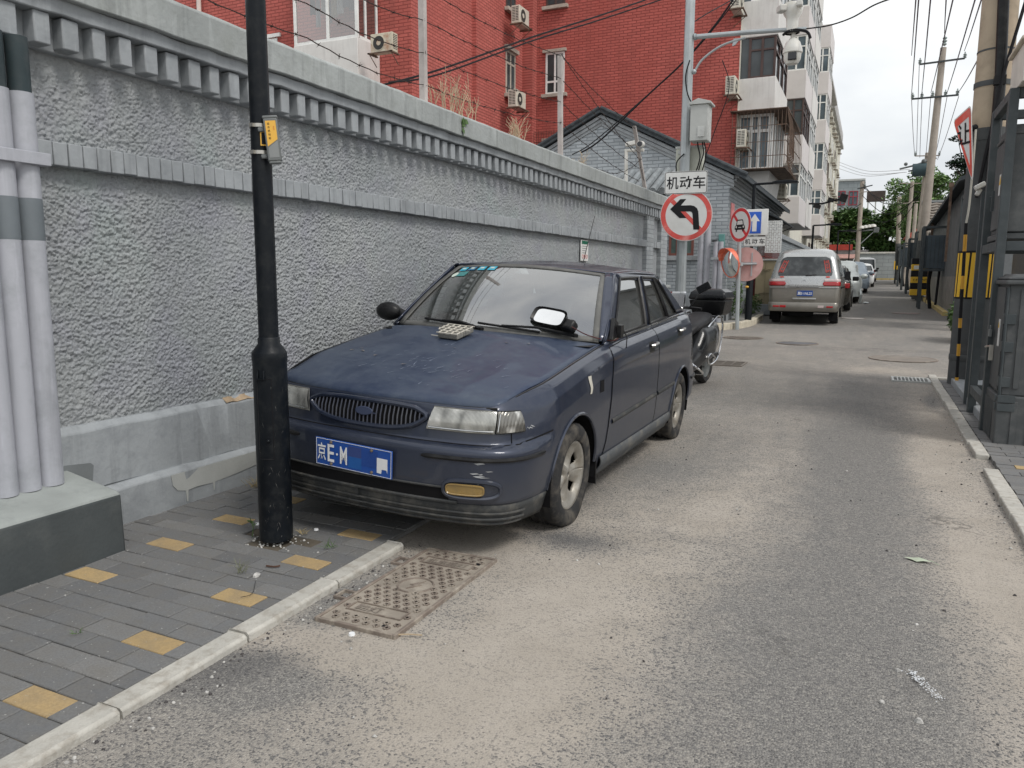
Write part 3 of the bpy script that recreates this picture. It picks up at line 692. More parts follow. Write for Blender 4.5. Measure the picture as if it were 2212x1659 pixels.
# white wing balcony with hanging laundry behind its panes
bz = dict(x0=-15.12, x1=-12.95, y0=18.05)
for z0_, z1_ in ((4.5, 7.72), (9.6, 10.7)): m = MB(); m.box(bz['x0'], bz['x1'], bz['y0'], 19.09, z0_, z1_); m.build('balcony_parapet', M_white, rb, bevel=.01)
m = MB()
for x in (-15.12, -14.0, -13.04): m.box(x, x+.09, 18.07, 18.14, 7.721, 9.598)
for y_ in (18.45, 18.98): m.box(-13.02, -12.96, y_, y_+.06, 7.721, 9.598)
m.box(-15.05, -13.02, 18.075, 18.13, 7.722, 7.8); m.box(-13.015, -12.965, 18.2, 19.0, 7.722, 7.8); m.build('balcony_frame', M_alu, rb, bevel=.005)
M_bal = glassm('balcony glass', (.75, .8, .8), 1.6, .02, .12)
m = MB(); m.add([(-15.08, 18.1, 7.75), (-13.0, 18.1, 7.75), (-13.0, 18.1, 9.6), (-15.08, 18.1, 9.6)], [(0, 1, 2, 3)]); m.add([(-12.99, 18.1, 7.75), (-12.99, 19.05, 7.75), (-12.99, 19.05, 9.6), (-12.99, 18.1, 9.6)], [(0, 1, 2, 3)])
m.build('balcony_glass', M_bal, rb, smooth=0)
lcol = [(.03, .035, .05), (.35, .36, .38), (.55, .53, .5), (.06, .07, .1), (.5, .42, .3), (.6, .6, .6), (.08, .09, .13), (.04, .04, .05), (.45, .47, .5)]
lg = 'laundry hanging in the white balcony'
labs = ['black trousers hanging at the left of the laundry', 'grey shirt beside the black trousers on the balcony line', 'pale cream top hanging left of the balcony mullion', 'navy trousers just left of the balcony mullion', 'tan cloth hanging right of the balcony mullion', 'white shirt hanging in the middle of the right pane', 'dark blue jeans beside the white shirt', 'narrow black garment near the balcony corner', 'light grey towel nearest the balcony corner']
for i, (c_, lb) in enumerate(zip(lcol, labs)):
    x = -14.75+i*.19; ln = rng.uniform(.55, 1.0)
    m = MB(); m.grid(lambda u, v: (x+.15*(u-.5)*(1+.3*v), 18.45+.03*math.sin(u*9+i)+.02*v, 9.25-ln*v), 6, 6)
    o = m.build('hanging_garment', pm('cloth %d' % i, c_, .9, bump=.2), solid=.01); tag(o, lb, 'laundry', lg)
m = MB(); m.box(-19, -16.45, 19.02, 19.09, 8.42, 8.52); m.build('lintel', M_alu, rb)
frame_y('window', -18.3, -16.6, 19.1, 7.2, 8.4, rb, M_alu, M_bglass, 1, (), t_=.08)
m = MB(); m.tube([(-19.6, 19.0, 3), (-19.6, 19.0, 14)], .07, 8); m.build('downpipe', pm('pale downpipe', (.6, .52, .48), .7), rb)
# street-side enclosed balconies
def bay(y0, y1, xo, rowsz, mat, fm=M_alu, gm=M_bglass, nb=3, dark=None, cage=()):
    """rowsz: (z of parapet bottom, z of parapet top, z of next parapet bottom)"""
    for i, (za, zb, zc) in enumerate(rowsz):
        m = MB(); m.box(XF, xo, y0, y1, za, zb); m.build('balcony_parapet', mat, rb, bevel=.015)
        f_ = M_brown if dark and i in dark else fm
        g_ = M_dglass if dark and i in dark else gm
        if zc > zb:
            m = MB(); m.box(XF, xo-.09, y0+.07, y1-.07, zb, zc); c_ = m.build('balcony_glazing', g_, rb, smooth=0)
            m = MB()
            for k_ in range(3): x = lerp(XF+.3, xo-.07, k_/2); m.box(x-.04, x+.04, y0+.03, y0+.066, zb, zc)
            for k_ in range(nb+1): y_ = lerp(y0+.06, y1-.06, k_/nb); m.box(xo-.088, xo-.04, y_-.035, y_+.035, zb, zc)
            for z_ in (zb+.03, lerp(zb, zc, .68), zc-.035): m.box(XF+.3, xo-.05, y0+.035, y0+.062, z_-.03, z_+.03); m.box(xo-.086, xo-.045, y0+.1, y1-.1, z_-.03, z_+.03)
            m.build('balcony_frame', f_, c_, bevel=.004)
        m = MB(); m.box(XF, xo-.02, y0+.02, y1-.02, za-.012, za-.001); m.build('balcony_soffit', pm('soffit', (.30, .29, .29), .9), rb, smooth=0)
bay(27.15, 30.9, -3.17, [(6.71, 7.80, 9.08), (9.08, 10.2, 11.5), (11.5, 12.6, 13.9), (13.9, 15, 16.3), (16.3, 17.4, 17.4)], M_white, dark=(0,))
m = MB(); m.prism([(XF+.02, 27.3, 3.4), (-3.4, 27.3, 3.9), (-3.25, 27.3, 4.85), (XF+.02, 27.3, 4.85)], (0, 3.4, 0)); m.build('balcony_base', M_white, rb, smooth=0)
m = MB(); m.box(XF, -3.25, 27.4, 30.8, 4.86, 6.7); m.build('balcony_glazing', M_bglass, rb, smooth=0)
m = MB()
for x in (-4.28, -3.9, -3.65, -3.31): m.box(x-.05, x+.05, 27.35, 27.398, 4.9, 6.6)
m.box(-4.3, -3.25, 27.352, 27.396, 6.1, 6.2); m.box(-4.3, -3.25, 27.352, 27.396, 4.87, 4.98); m.box(-4.3, -3.25, 27.352, 27.396, 6.6, 6.7)
for k_ in range(6): y_ = 27.45+k_*.66; m.box(-3.248, -3.2, y_-.04, y_+.04, 4.87, 6.7)
m.build('balcony_frame', M_alu, rb, bevel=.005)
M_rust = pm('rusty cage bars', (.13, .085, .06), .8, var=.5, vs=5, bump=.3)
cg = MB()
for i in range(15): x = lerp(-4.42, -2.75, i/14); cg.tube([(x, 26.75, 4.86), (x, 26.75, 6.68)], .011, 4)
for i in range(24): y_ = lerp(26.75, 31.2, i/23); b_ = .25*math.sin(PI*i/23) if i > 8 else 0; cg.tube([(-2.72, y_, 4.86), (-2.6-b_, y_, 5.3), (-2.62-b_, y_, 6.1), (-2.72, y_, 6.68)], .011, 4)
for z_ in (4.86, 5.25, 5.7, 6.2, 6.68): cg.tube([(-4.42, 26.75, z_), (-2.72, 26.75, z_), (-2.65, 31.2, z_)], .014, 4)
cg.prism([(-4.5, 26.7, 6.69), (-2.7, 26.7, 6.69), (-2.7, 31.3, 6.69), (-4.5, 31.3, 6.69)], (0, 0, .03)); cg.prism([(-4.4, 26.75, 4.84), (-2.7, 26.75, 4.84), (-2.7, 31.3, 4.84), (-4.4, 31.3, 4.84)], (0, 0, .012))
cg.build('security_cage', M_rust, rb)
bay(38.3, 42.2, -3.17, [(3.83, 5.04, 6.52), (6.52, 7.77, 9.38), (9.38, 10.6, 12.1), (12.1, 13.3, 14.8), (14.8, 16.0, 17.3)], M_white2, dark=(1,))
bay(42.6, 46.5, -3.17, [(3.97, 5.35, 6.72), (6.72, 8.03, 9.47), (9.47, 10.8, 12.3), (12.3, 13.6, 15.0), (15.0, 16.2, 17.4)], M_white)
bay(55.2, 59.5, -3.20, [(4.1, 5.43, 7.03), (7.03, 8.31, 10.0), (10.0, 11.43, 13.05), (13.05, 14.4, 15.9), (15.9, 17.3, 17.3)], M_white2)
fm_ = MB(); gm_ = MB()
for fl in range(6):
    for k_ in range(7):
        y_ = 61.5+k_*5.6; z_ = 1.6+fl*2.75+zg(60)
        if z_+1.4 > TOP: continue
        for dy in (0, 2.5):
            frame_x('window', y_+dy, y_+dy+1.3, XF+.004, z_, z_+1.4, rb, M_alu if (k_+fl) % 3 else M_brown, M_dglass, 1, t_=.07, proud=.05) 
m = MB(); [m.cyl((XF+.12, y_, 1), (XF+.12, y_, TOP-.3), .06, n=6) for y_ in (57, 64.3, 70, 75.7, 81, 88, 95)]; m.build('downpipe', M_cream, rb)
# second building behind the wing is the same colour roofline; far grey building at the street end
# ================================================================== the blue saloon
def paintmat(name, col, coat=.8, metal=.55, dustcol=(.20, .20, .205), dust=.45, rough=.32, lowdirt=None):
    t = NT(name); p = t.pos(obj=True); g = t.n('ShaderNodeSeparateXYZ', {0: p})
    n1 = t.noise(p, 3., 8, .65); n2 = t.noise(p, 22., 6, .7)
    st = t.noise(t.pos((30, 3, 3), obj=True), 1.5, 5, .6)
    k = t.math('MULTIPLY', t.ramp(n1, [(.35, .25), (.7, 1.)]), dust)
    k = t.math('ADD', k, t.math('MULTIPLY', t.ramp(n2, [(.45, 0.), (.75, 1.)]), dust*.4))
    if lowdirt:   # splashed road dirt thins out upwards
        lo = t.ramp(t.math('ADD', g.outputs[2], t.math('MULTIPLY', n1, -.25)), [(0., 1.), (.62, 0.)])
        k = t.math('MAXIMUM', k, t.math('MULTIPLY', lo, lowdirt))
    c = t.mix(k, col, dustcol)
    r = t.math('ADD', rough, t.math('MULTIPLY', k, .55))
    m_ = t.math('MULTIPLY', t.math('SUBTRACT', 1., k), metal)
    cw = t.math('MULTIPLY', t.math('SUBTRACT', 1., k), coat)
    b = t.bump(t.noise(p, 3.5, 2), .10, .02)
    t.pbr(c, r, m_, b, **{'Coat Weight': cw, 'Coat Roughness': .07}); return t.m
M_blue = paintmat('dusty dark blue paint', (.008, .017, .046), dust=.26, lowdirt=.55, dustcol=(.105, .108, .112))
M_hood = paintmat('dusty blue bonnet with painted sheen', (.014, .028, .074), dust=.5, dustcol=(.10, .122, .145), rough=.40, coat=.3)  # dust tint is bluish grey, so a sky sheen is painted into it
M_gap = pm('panel gap', (.006, .006, .007), .9, bump=0)
M_plast = pm('faded black plastic', (.045, .047, .048), .6, dirt=(.16, .15, .13), damt=.55, ds=9, bump=.15, obj=True)
M_plast2 = pm('dusty sill plastic', (.085, .09, .095), .7, dirt=(.2, .19, .165), damt=.7, ds=7, bump=.2, obj=True)
M_rub = pm('grey perished rubber', (.12, .12, .115), .85, dirt=(.2, .195, .18), damt=.5, ds=14, bump=.3, obj=True)
M_blackp = pm('black plastic', (.012, .012, .013), .35, dirt=(.06, .06, .055), damt=.3, ds=10, bump=.05, obj=True)
M_chrome = pm('bright trim', (.55, .55, .54), .22, 1., dirt=(.3, .3, .28), damt=.3, bump=0, obj=True)
M_tyre = pm('dusty tyre rubber', (.03, .03, .031), .85, dirt=(.14, .125, .105), damt=.6, ds=10, bump=.3, obj=True)
M_rim = pm('dirty alloy', (.31, .295, .265), .45, .5, dirt=(.16, .13, .09), damt=.6, ds=9, bump=.1, obj=True)
M_ws = glassm('windscreen glass', (.52, .62, .60), 2.3, .02, .10)
M_sg = glassm('side window glass', (.22, .25, .25), 2.2, .02, .10)
M_lens = None
CX0, CY0 = -2.25, 3.85
car = thing('parked_car', (CX0, CY0, .04), 'dusty dark blue saloon with flat tyres and a broken mirror, parked along the roughcast wall', 'car', rot=(0, math.radians(2.8), 0))
bpy.context.view_layer.update()
OUT = [(0, 3.015), (.25, 3.022), (.45, 3.045), (.60, 3.08), (.70, 3.13), (.765, 3.20), (.805, 3.30), (.825, 3.45), (.835, 3.65), (.84, 4.0), (.842, 4.6), (.845, 5.2), (.845, 5.8), (.846, 6.3), (.842, 6.7), (.825, 7.0), (.76, 7.18), (.60, 7.27), (.3, 7.31), (0, 7.32)]
_o = smoothpts([Vector((a, b, 0)) for a, b in OUT], 8)
OS = [0.]
for a, b in zip(_o[:-1], _o[1:]): OS.append(OS[-1]+(b-a).length)
OX = [v.x for v in _o]; OY = [v.y for v in _o]
def s_u(u): return float(np.interp(u, OX[:60], OS[:60]))      # arc length where the nose outline reaches half-width u
def s_y(y): return float(np.interp(y, OY, OS))
def ztop(y): return interp(y, [3.1, 3.3, 3.6, 4.0, 4.4, 4.7, 5.5, 6.3, 6.8, 7.2, 7.3], [.725, .762, .818, .878, .930, .955, .985, 1.02, 1.04, 1.02, 1.0])
def inset(y, z):
    d = ztop(y)-z
    si = interp(d, [-.02, 0, .01, .03, .08, .16, .3, .45], [.13, .10, .08, .052, .022, .007, 0, 0])+interp(z, [.15, .2, .27, .36, .45], [.05, .035, .016, .004, 0])
    if y < 3.7:
        fi = interp(z, [.12, .16, .19, .272, .285, .38, .46, .52, .535, .545, .552, .556, .62, .70, .722, .735, .8], [.12, .07, .04, .028, .012, .002, 0, .001, .006, .020, .048, .060, .070, .088, .096, .11, .16])
        w_ = max(0, min(1, (3.62-y)/.42)); w_ = w_*w_*(3-2*w_); return lerp(si, fi, w_)
    if y > 6.6:
        ri = interp(z, [.15, .25, .3, .45, .55, .62, .9, 1., 1.05], [.1, .05, .01, 0, .02, .05, .08, .1, .12])
        w_ = max(0, min(1, (y-6.7)/.4)); return lerp(si, ri, w_)
    return si
def RP(s, z, off=0., side=1):
    x = float(np.interp(s, OS, OX)); y = float(np.interp(s, OS, OY)); e = .01
    tx = float(np.interp(s+e, OS, OX)-np.interp(s-e, OS, OX)); ty = float(np.interp(s+e, OS, OY)-np.interp(s-e, OS, OY))
    if s < .02: tx, ty = 1, 0
    l = math.hypot(tx, ty) or 1; nx, ny = ty/l, -tx/l
    i = inset(y, z)-off
    if nx*i > x: pass
    return Vector((side*max(0, x-nx*i), y-ny*i-CY0, z))
def zbot(y):
    b = interp(y, [3.0, 3.3, 3.45, 3.6, 4.2, 4.4, 6.0, 6.1, 6.8, 7.3], [.165, .165, .185, .2, .2, .19, .19, .2, .24, .26])
    for yc in (3.865, 6.40):
        if abs(y-yc) < .345: b = max(b, .27+math.sqrt(.345**2-(y-yc)**2))
    return b
ss = set(np.linspace(0, OS[-1], 90).tolist())
for yc in (3.865, 6.40):
    for k in range(33): ss.add(s_y(yc-.3449*math.cos(PI*k/32)))
ss = sorted(ss); NR = 64
def ringmesh(m, side):
    vs = []; 
    for s in ss:
        y = float(np.interp(s, OS, OY)); zb, zt = zbot(y), ztop(y)
        for j in range(NR+1):
            t = j/NR; t = 1-(1-t)**1.25
            vs.append(RP(s, lerp(zb, zt, t), 0, side))
    k = NR+1; fs = []
    for i in range(len(ss)-1):
        for j in range(NR):
            f = (i*k+j, (i+1)*k+j, (i+1)*k+j+1, i*k+j+1); fs.append(f if side > 0 else f[::-1])
    m.add(vs, fs)
m = MB(); ringmesh(m, 1); ringmesh(m, -1)
# wheel arch lips
for side in (1, -1):
    for yc in (3.865, 6.40):
        pts = [RP(s_y(yc-.345*math.cos(a)), .27+.345*math.sin(a), .001, side) for a in np.linspace(0.02, PI-.02, 24)]
        m.tube(pts, .010, 6)
m.build('body', M_blue, car, smooth=50, local=True)
# wheel wells, and a dark pan added beneath the car to block light
for side in (1, -1):
    for yc in (3.865, 6.40):
        m = MB()
        def well(u, v): a = lerp(-.25, PI+.25, u); return (side*lerp(.835, .50, v), yc-CY0-.352*math.cos(a), .27+.352*math.sin(a))
        m.grid(well, 20, 2)
        m.prism([(side*.50, yc-CY0-.35*math.cos(a), .27+.35*math.sin(a)) for a in np.linspace(-.3, PI+.3, 20)], (side*-.01, 0, 0)); m.build('wheel_well', M_gap, car, local=True, smooth=0)
m = MB(); m.box(-.70, .70, 3.25-CY0, 7.1-CY0, .19, .22); m.box(-.5, .5, 3.4-CY0, 6.9-CY0, .2, .5)
m.box(-.78, .78, 4.25-CY0, 6.0-CY0, .18, .24)
m.build('light_block_pan', M_gap, car, local=True, smooth=0)
def coons_cap(center, edge, name, mat, nu=16, nv=24, power=2., crown=None, gap=0.):
    """surface from a centre line to an edge line on both sides"""
    m = MB(); vs = []; K = 2*nu+1
    for j in range(nv+1):
        v = j/nv; c = center(v); e = edge(v)
        for i in range(-nu, nu+1):
            p = i/nu; a = abs(p); w_ = 1-a**power
            x = e.x*p; y = lerp(e.y, c.y, w_); z = lerp(e.z, c.z, w_)
            if crown: z += crown(a, v)
            vs.append((x, y, z))
    fs = [(j*K+i, j*K+i+1, (j+1)*K+i+1, (j+1)*K+i) for j in range(nv) for i in range(2*nu)]
    m.add(vs, fs); return m.build(name, mat, car, smooth=60, local=True, solid=.006)
# bonnet: front edge follows the nose, sides follow the wings
def hood_center(v): return Vector((0, lerp(3.150, 4.235, v)-CY0, interp(v, [0, .06, .2, .5, .8, 1], [.722, .752, .800, .878, .942, .980])))
def hood_edge(v):
    y = interp(v, [0, .1, 1], [3.235, 3.30, 4.46]); e = RP(s_y(y), ztop(y), -.004)
    u0 = interp(v, [0, .06, .15, 1], [.728, .732, .735, .735]); return Vector((min(e.x, u0+.004), y-CY0-(0.0 if v > 0 else .0), ztop(y)+interp(v, [0, .05, .2, 1], [-.012, .004, .008, .004])))
# front corners of the bonnet are square: blend y by a steeper power near the nose
def hoodsurf():
    m = MB(); nu, nv = 18, 30; K = 2*nu+1; vs = []
    for j in range(nv+1):
        v = j/nv; c = hood_center(v); e = hood_edge(v)
        for i in range(-nu, nu+1):
            p = i/nu; a = abs(p)
            yf = interp(a*.73, [0, .25, .45, .6, .69, .735], [3.148, 3.152, 3.168, 3.195, 3.222, 3.25])   # nose line
            yr = lerp(4.46, 4.235, 1-a**2.2)
            y = lerp(yf, yr, v)-CY0; w_ = 1-a**2.4; z = lerp(e.z, c.z, w_)
            u = e.x*p
            z += .004*math.exp(-((a-.62)/.06)**2)*(1-v*.5)*(v > 0)      # the pressed crease
            z -= .004*math.exp(-(((u-.34)/.12)**2+((v-.42)/.14)**2)) + .003*math.exp(-(((u+.2)/.15)**2+((v-.55)/.2)**2))  # shallow dents
            if v < .03: z -= .012
            vs.append((u, y, z))
    fs = [(j*K+i, j*K+i+1, (j+1)*K+i+1, (j+1)*K+i) for j in range(nv) for i in range(2*nu)]
    m.add(vs, fs); return m.build('bonnet', M_hood, car, smooth=60, local=True, solid=.008), vs, K
hood, HV, HK = hoodsurf()
def hood_pt(u, y, off=0.):     # point on the bonnet nearest to (u, y), local coordinates
    b = min(HV, key=lambda q: (q[0]-u)**2+(q[1]-(y-CY0))**2); return Vector((u, y-CY0, b[2]+off))
m = MB()                                     # dark gutter below the bonnet edges and cowl
for side in (1, -1):
    m.tube([RP(s_y(y), ztop(y)-.006, -.006, side) for y in np.linspace(3.33, 4.5, 20)], .006, 5)
m.grid(lambda u, v: (lerp(-.73, .73, u), lerp(4.16, 4.62, v)-CY0+.14*(2*u-1)**2, .935+.01*v), 10, 3)
m.box(-.60, .60, 3.20-CY0, 3.26-CY0, .60, .70)
m.tube([Vector((u_, interp(abs(u_), [0, .25, .45, .6, .72], [3.146, 3.15, 3.166, 3.193, 3.235])-CY0, interp(abs(u_), [0, .45, .72], [.712, .716, .724]))) for u_ in np.linspace(-.66, .66, 30)], .007, 6)
m.build('cowl', M_blackp, car, local=True)
# windscreen
def ws(p, t, off=0.):
    a = abs(p); hw = lerp(.715, .553, t)
    yb, zb = lerp(4.27, 4.50, a**2.2), lerp(.975, .948, a**2); yt, zt = lerp(4.925, 5.035, a**2.2), lerp(1.385, 1.352, a**2)
    b = .03*4*t*(1-t)
    return Vector((p*hw*(1), lerp(yb, yt, t)-CY0-b*.45-off*.5, lerp(zb, zt, t)+b*.75+off*.86))
m = MB(); m.grid(lambda u, v: ws(2*u-1, v), 24, 12); m.build('windscreen', M_ws, car, local=True, smooth=60)
m = MB()
for side in (1, -1):
    m.grid(lambda u, v: ws(side*lerp(.955, 1.045, u), v, .005), 3, 12)
m.grid(lambda u, v: ws(lerp(-1.03, 1.03, u), lerp(.955, 1.01, v), .005), 24, 2)
m.grid(lambda u, v: ws(lerp(-1.0, 1.0, u), lerp(-.01, .05, v), .004), 24, 2)
m.build('windscreen_seal', M_rub, car, local=True, smooth=60, solid=.004)
# cabin sides: pillars, glass
def GU(z): t = max(0, (z-.955)/.41); return .752-.142*t**1.25
def G(y, z, off=0., side=1): return Vector((side*(GU(z)+off), y-CY0, z))
def belt(y): return ztop(y)-.004
def quadsheet(m, c, side, off=0., n=10, k=6):
    """c: bottom-front, bottom-rear, top-rear, top-front as (y, z)"""
    (a, b, d, e) = c
    def f(u, v):
        y = lerp(lerp(a[0], b[0], u), lerp(e[0], d[0], u), v); z = lerp(lerp(a[1], b[1], u), lerp(e[1], d[1], u), v); return G(y, z, off, side)
    m.grid(f, n, k)
ROOFZ = 1.362
wf = [(4.66, .975), (5.47, 1.0), (5.60, 1.338), (5.135, 1.330)]     # front door glass
wr = [(5.58, 1.003), (6.14, 1.028), (6.02, 1.335), (5.70, 1.338)]     # rear door glass
wq = [(6.17, 1.03), (6.47, 1.045), (6.16, 1.31), (6.05, 1.333)]       # quarter glass
for side in (1, -1):
    m = MB()
    quadsheet(m, [(4.49, .948), (4.66, .965), (5.135, 1.335), (5.04, 1.348)], side, 0.)       # A pillar
    quadsheet(m, [(4.47, .94), (4.50, .94), (5.06, 1.36), (5.03, 1.352)], side, .001)
    m.grid(lambda u, v: (ws(side*1.0, u)+(G(lerp(4.52, 5.07, u), lerp(.945, 1.352, u), 0, side)-ws(side*1.0, u))*v), 12, 4)
    quadsheet(m, [wf[1], wr[0], wr[3], wf[2]], side)                                       # B pillar
    quadsheet(m, [(6.47, 1.042), (6.80, 1.045), (6.27, 1.33), (6.14, 1.315)], side)                         # C pillar
    quadsheet(m, [(5.10, 1.328), (6.22, 1.308), (6.24, 1.352), (5.05, 1.362)], side, 0.)       # roof rail
    m.grid(lambda u, v: (lambda y: Vector((side*lerp(GU(1.36), .575, v), y-CY0, lerp(interp(y, [5.05, 5.6, 6.1, 6.24], [1.360, 1.368, 1.362, 1.350]), interp(y, [5.05, 5.6, 6.1, 6.24], [1.366, 1.388, 1.380, 1.362]), math.sin(v*PI/2)))))(lerp(5.05, 6.24, u)), 14, 4)
    m.grid(lambda u, v: (lambda y: Vector((side*lerp(.762, .745, v), y-CY0, lerp(ztop(y)-.012, ztop(y)+.014, v))))(lerp(4.5, 6.8, u)), 20, 2)
    m.build('cabin_frame', M_blue, car, local=True, smooth=50, solid=.012)
m = MB()
def roofc(v): return Vector((0, lerp(4.925, 6.2, v)-CY0, interp(v, [0, .15, .5, .85, 1], [1.388, 1.408, 1.428, 1.415, 1.392])))
def roofe(v): y = lerp(5.045, 6.235, v); return Vector((.578, y-CY0, interp(y, [5.04, 5.6, 6.1, 6.24], [1.364, 1.388, 1.380, 1.362])))
coons_cap(roofc, roofe, 'roof', M_blue, power=2.2)
coons_cap(lambda v: Vector((0, lerp(6.78, 7.18, v)-CY0, interp(v, [0, .85, 1], [1.055, 1.065, 1.03]))), lambda v: Vector((.735, lerp(6.84, 7.08, v)-CY0, interp(v, [0, .85, 1], [1.04, 1.045, 1.02]))), 'boot_lid', M_blue)
m = MB(); m.grid(lambda u, v: Vector(((2*u-1)*lerp(.555, .66, v), lerp(6.20, 6.79, v)-CY0+.04*(1-(2*u-1)**2), lerp(1.375, 1.05, v)+.02*math.sin(PI*v))), 12, 8); m.build('rear_window', M_sg, car, local=True, smooth=60)
for nm, wq_ in (('front_window', wf), ('rear_side_window', wr), ('quarter_window', wq)):
    for side in (1, -1):
        m = MB(); quadsheet(m, wq_, side, -.008); m.build(nm, M_sg, car, local=True, smooth=60)
for side in (1, -1):
    for w4 in (wf, wr, wq):
        m = MB()
        P = [G(*q, .003, side) for q in w4]
        def arc(a, b): return [G(lerp(a[0], b[0], t), lerp(a[1], b[1], t), .002, side) for t in (0, .25, .5, .75)]
        loop = arc(w4[0], w4[1])+arc(w4[1], w4[2])+arc(w4[2], w4[3])+arc(w4[3], w4[0])
        m.tube(loop, .0115, 6, closed=True); m.build('window_rubber', M_blackp, car, local=True)
for side in (1, -1):
    for ya_, yb2 in ((4.62, 5.53), (5.56, 6.44)): m = MB(); m.tube([Vector((side*.765, y-CY0, ztop(y)+.008)) for y in np.linspace(ya_, yb2, 10)], .007, 6); m.build('waist_trim', M_chrome, car, local=True)
# doors as slightly proud panels with dark shut lines
def door(name, yf, yr, z0, side, label=None):
    mg = MB(); md = MB()
    def dom(u, v, e, off):
        z = lerp(z0-e, 1, 0); y_ = 0
        zt_ = 0
        # iterate: z from the sill up to the waist at this y
        zz = lerp(z0-e, ztop(lerp(yf(.7), yr(.7), u))-.016+e*.5, 1-(1-v)**1.3); y = lerp(yf(zz)-e, yr(zz)+e, u)
        return RP(s_y(y), zz, off, side)
    mg.grid(lambda u, v: dom(u, v, .006, .0015), 24, 18); md.grid(lambda u, v: dom(u, v, 0, .0045), 24, 18)
    d_ = md.build(name, M_blue, car, local=True, smooth=60); mg.build('shut_line', M_gap, d_, local=True, smooth=60)
    if label: d_['label'] = label
    return d_
def rear_edge(z): return 6.37 if z > .68 else max(6.02, 6.40-math.sqrt(max(.42**2-(z-.27)**2, 0))) if z < .68 else 6.37
def rear_edge2(z):
    if z >= .72: return 6.37
    a = 6.40-math.sqrt(max(.43**2-(z-.27)**2, 0)) if abs(z-.27) < .43 else 6.37
    t = max(0, min(1, (.72-z)/.12)); return lerp(6.37, min(a, 6.37), t)
fr_f = lambda z: interp(z, [.27, .36, .6, .75, .95], [4.36, 4.385, 4.43, 4.445, 4.53])
for side in (1, -1):
    d1 = door('front_door', fr_f, lambda z: interp(z, [.27, 1.], [5.525, 5.54]), .27, side)
    d2 = door('rear_door', lambda z: interp(z, [.27, 1.], [5.541, 5.556]), rear_edge2, .27, side)
    for d_, yh, zh in ((d1, 5.40, .862), (d2, 6.27, .915)):
        m = MB(); c = RP(s_y(yh), zh, .012, side)
        m.tube([RP(s_y(yh-.085), zh+.008, .012, side), RP(s_y(yh-.07), zh+.012, .028, side), RP(s_y(yh+.03), zh+.02, .030, side), RP(s_y(yh+.055), zh+.02, .010, side)], [.010, .012, .012, .009], 8)
        m.build('door_handle', M_chrome if side > 0 else M_blackp, d_, local=True)
        m = MB(); m.grid(lambda u, v: RP(s_y(yh-.05+(u-.5)*.13), zh+(v-.5)*.07, .0058, side), 6, 4); m.build('handle_recess', M_blackp, d_, local=True, smooth=0)
    for d_, a_, b_, za, zc in ((d1, 4.46, 5.51, .475, .50), (d2, 5.56, 6.08, .50, .512)):
        m = MB(); m.grid(lambda u, v: RP(s_y(lerp(a_, b_, u)), lerp(za, zc, u)+(v-.5)*.034, .006+.008*math.sin(PI*v), side), 16, 6); m.build('door_moulding', M_plast, d_, local=True, smooth=60)
# sill skirt
for side in (1, -1): m = MB(); m.grid(lambda u, v: RP(s_y(lerp(4.30, 6.03, u)), lerp(.285, .165, v), .004+.016*math.sin(PI*min(1, v*1.3)), side), 30, 6); m.build('sill_skirt', M_plast2, car, local=True, smooth=60, solid=.01)
m = MB(); m.grid(lambda u, v: RP(s_y(lerp(5.72, 5.80, u)), lerp(.262, .215, v), .024), 3, 3); m.build('sill_sticker', pm('white sticker', (.55, .55, .53), .6, bump=0), car, local=True, smooth=0)
# mud flap
for side in (1, -1):
    m = MB(); m.prism([(side*.66, 4.235-CY0, .33), (side*.83, 4.235-CY0, .33), (side*.835, 4.25-CY0, .13), (side*.66, 4.25-CY0, .13)], (0, .012, 0)); m.build('mud_flap', M_blackp, car, local=True, smooth=0)
# bumper: black lip, shut line against the wing, rub strip, intake, fog lamps
m = MB()
def band(m, s0, s1, z0, z1, off, n=40, k=3, side=1, prof=None):
    m.grid(lambda u, v: RP(lerp(s0, s1, u if side > 0 else 1-u), lerp(z0, z1, v), off*(math.sin(PI*v) if prof else 1), side), n, k)
sA = s_y(3.505)
for side in (1, -1):
    band(m, 0, sA, .158, .272, .006, side=side, k=4)
    for zz in (.176, .202, .230): m.tube([RP(s, zz, .012, side) for s in np.linspace(0, s_y(3.3), 30)], .006, 6)
m.build('front_lip', M_plast, car, local=True, smooth=60, solid=.012)
m = MB()
for side in (1, -1):
    m.tube([RP(s, .552, -.004, side) for s in np.linspace(0, s_u(.78), 24)]+[RP(s_y(y), lerp(.552, .585, (y-3.27)/.26), .0005, side) for y in np.linspace(3.27, 3.535, 10)], .0045, 5)
    m.tube([RP(s_y(y), z, .0005, side) for y, z in ((3.225, .56), (3.225, .64))], .003, 5)
m.build('bumper_gap', M_gap, car, local=True)
for side in (1, -1):
    m = MB(); m.tube([RP(s, .495, .0, side) for s in np.linspace(s_u(.36), s_y(3.44), 30)], [.006]+[.0115]*28+[.006], 8); m.build('rub_strip', M_blackp, car, local=True)
m = MB(); band(m, 0, s_u(.50), .285, .352, .002, side=1); band(m, 0, s_u(.50), .285, .352, .002, side=-1); m.build('lower_intake', M_gap, car, local=True, smooth=0)
m = MB()
for side in (1, -1):
    m.tube([RP(s, .283, .004, side) for s in np.linspace(0, s_u(.54), 20)], .009, 6); m.tube([RP(s, .352, .003, side) for s in np.linspace(0, s_u(.54), 20)], .006, 6)
m.build('intake_bars', M_plast, car, local=True)
M_fog = pm('yellowed fog lamp', (.30, .20, .07), .3, dirt=(.12, .10, .06), ds=20, bump=.1, obj=True, coat=.5)
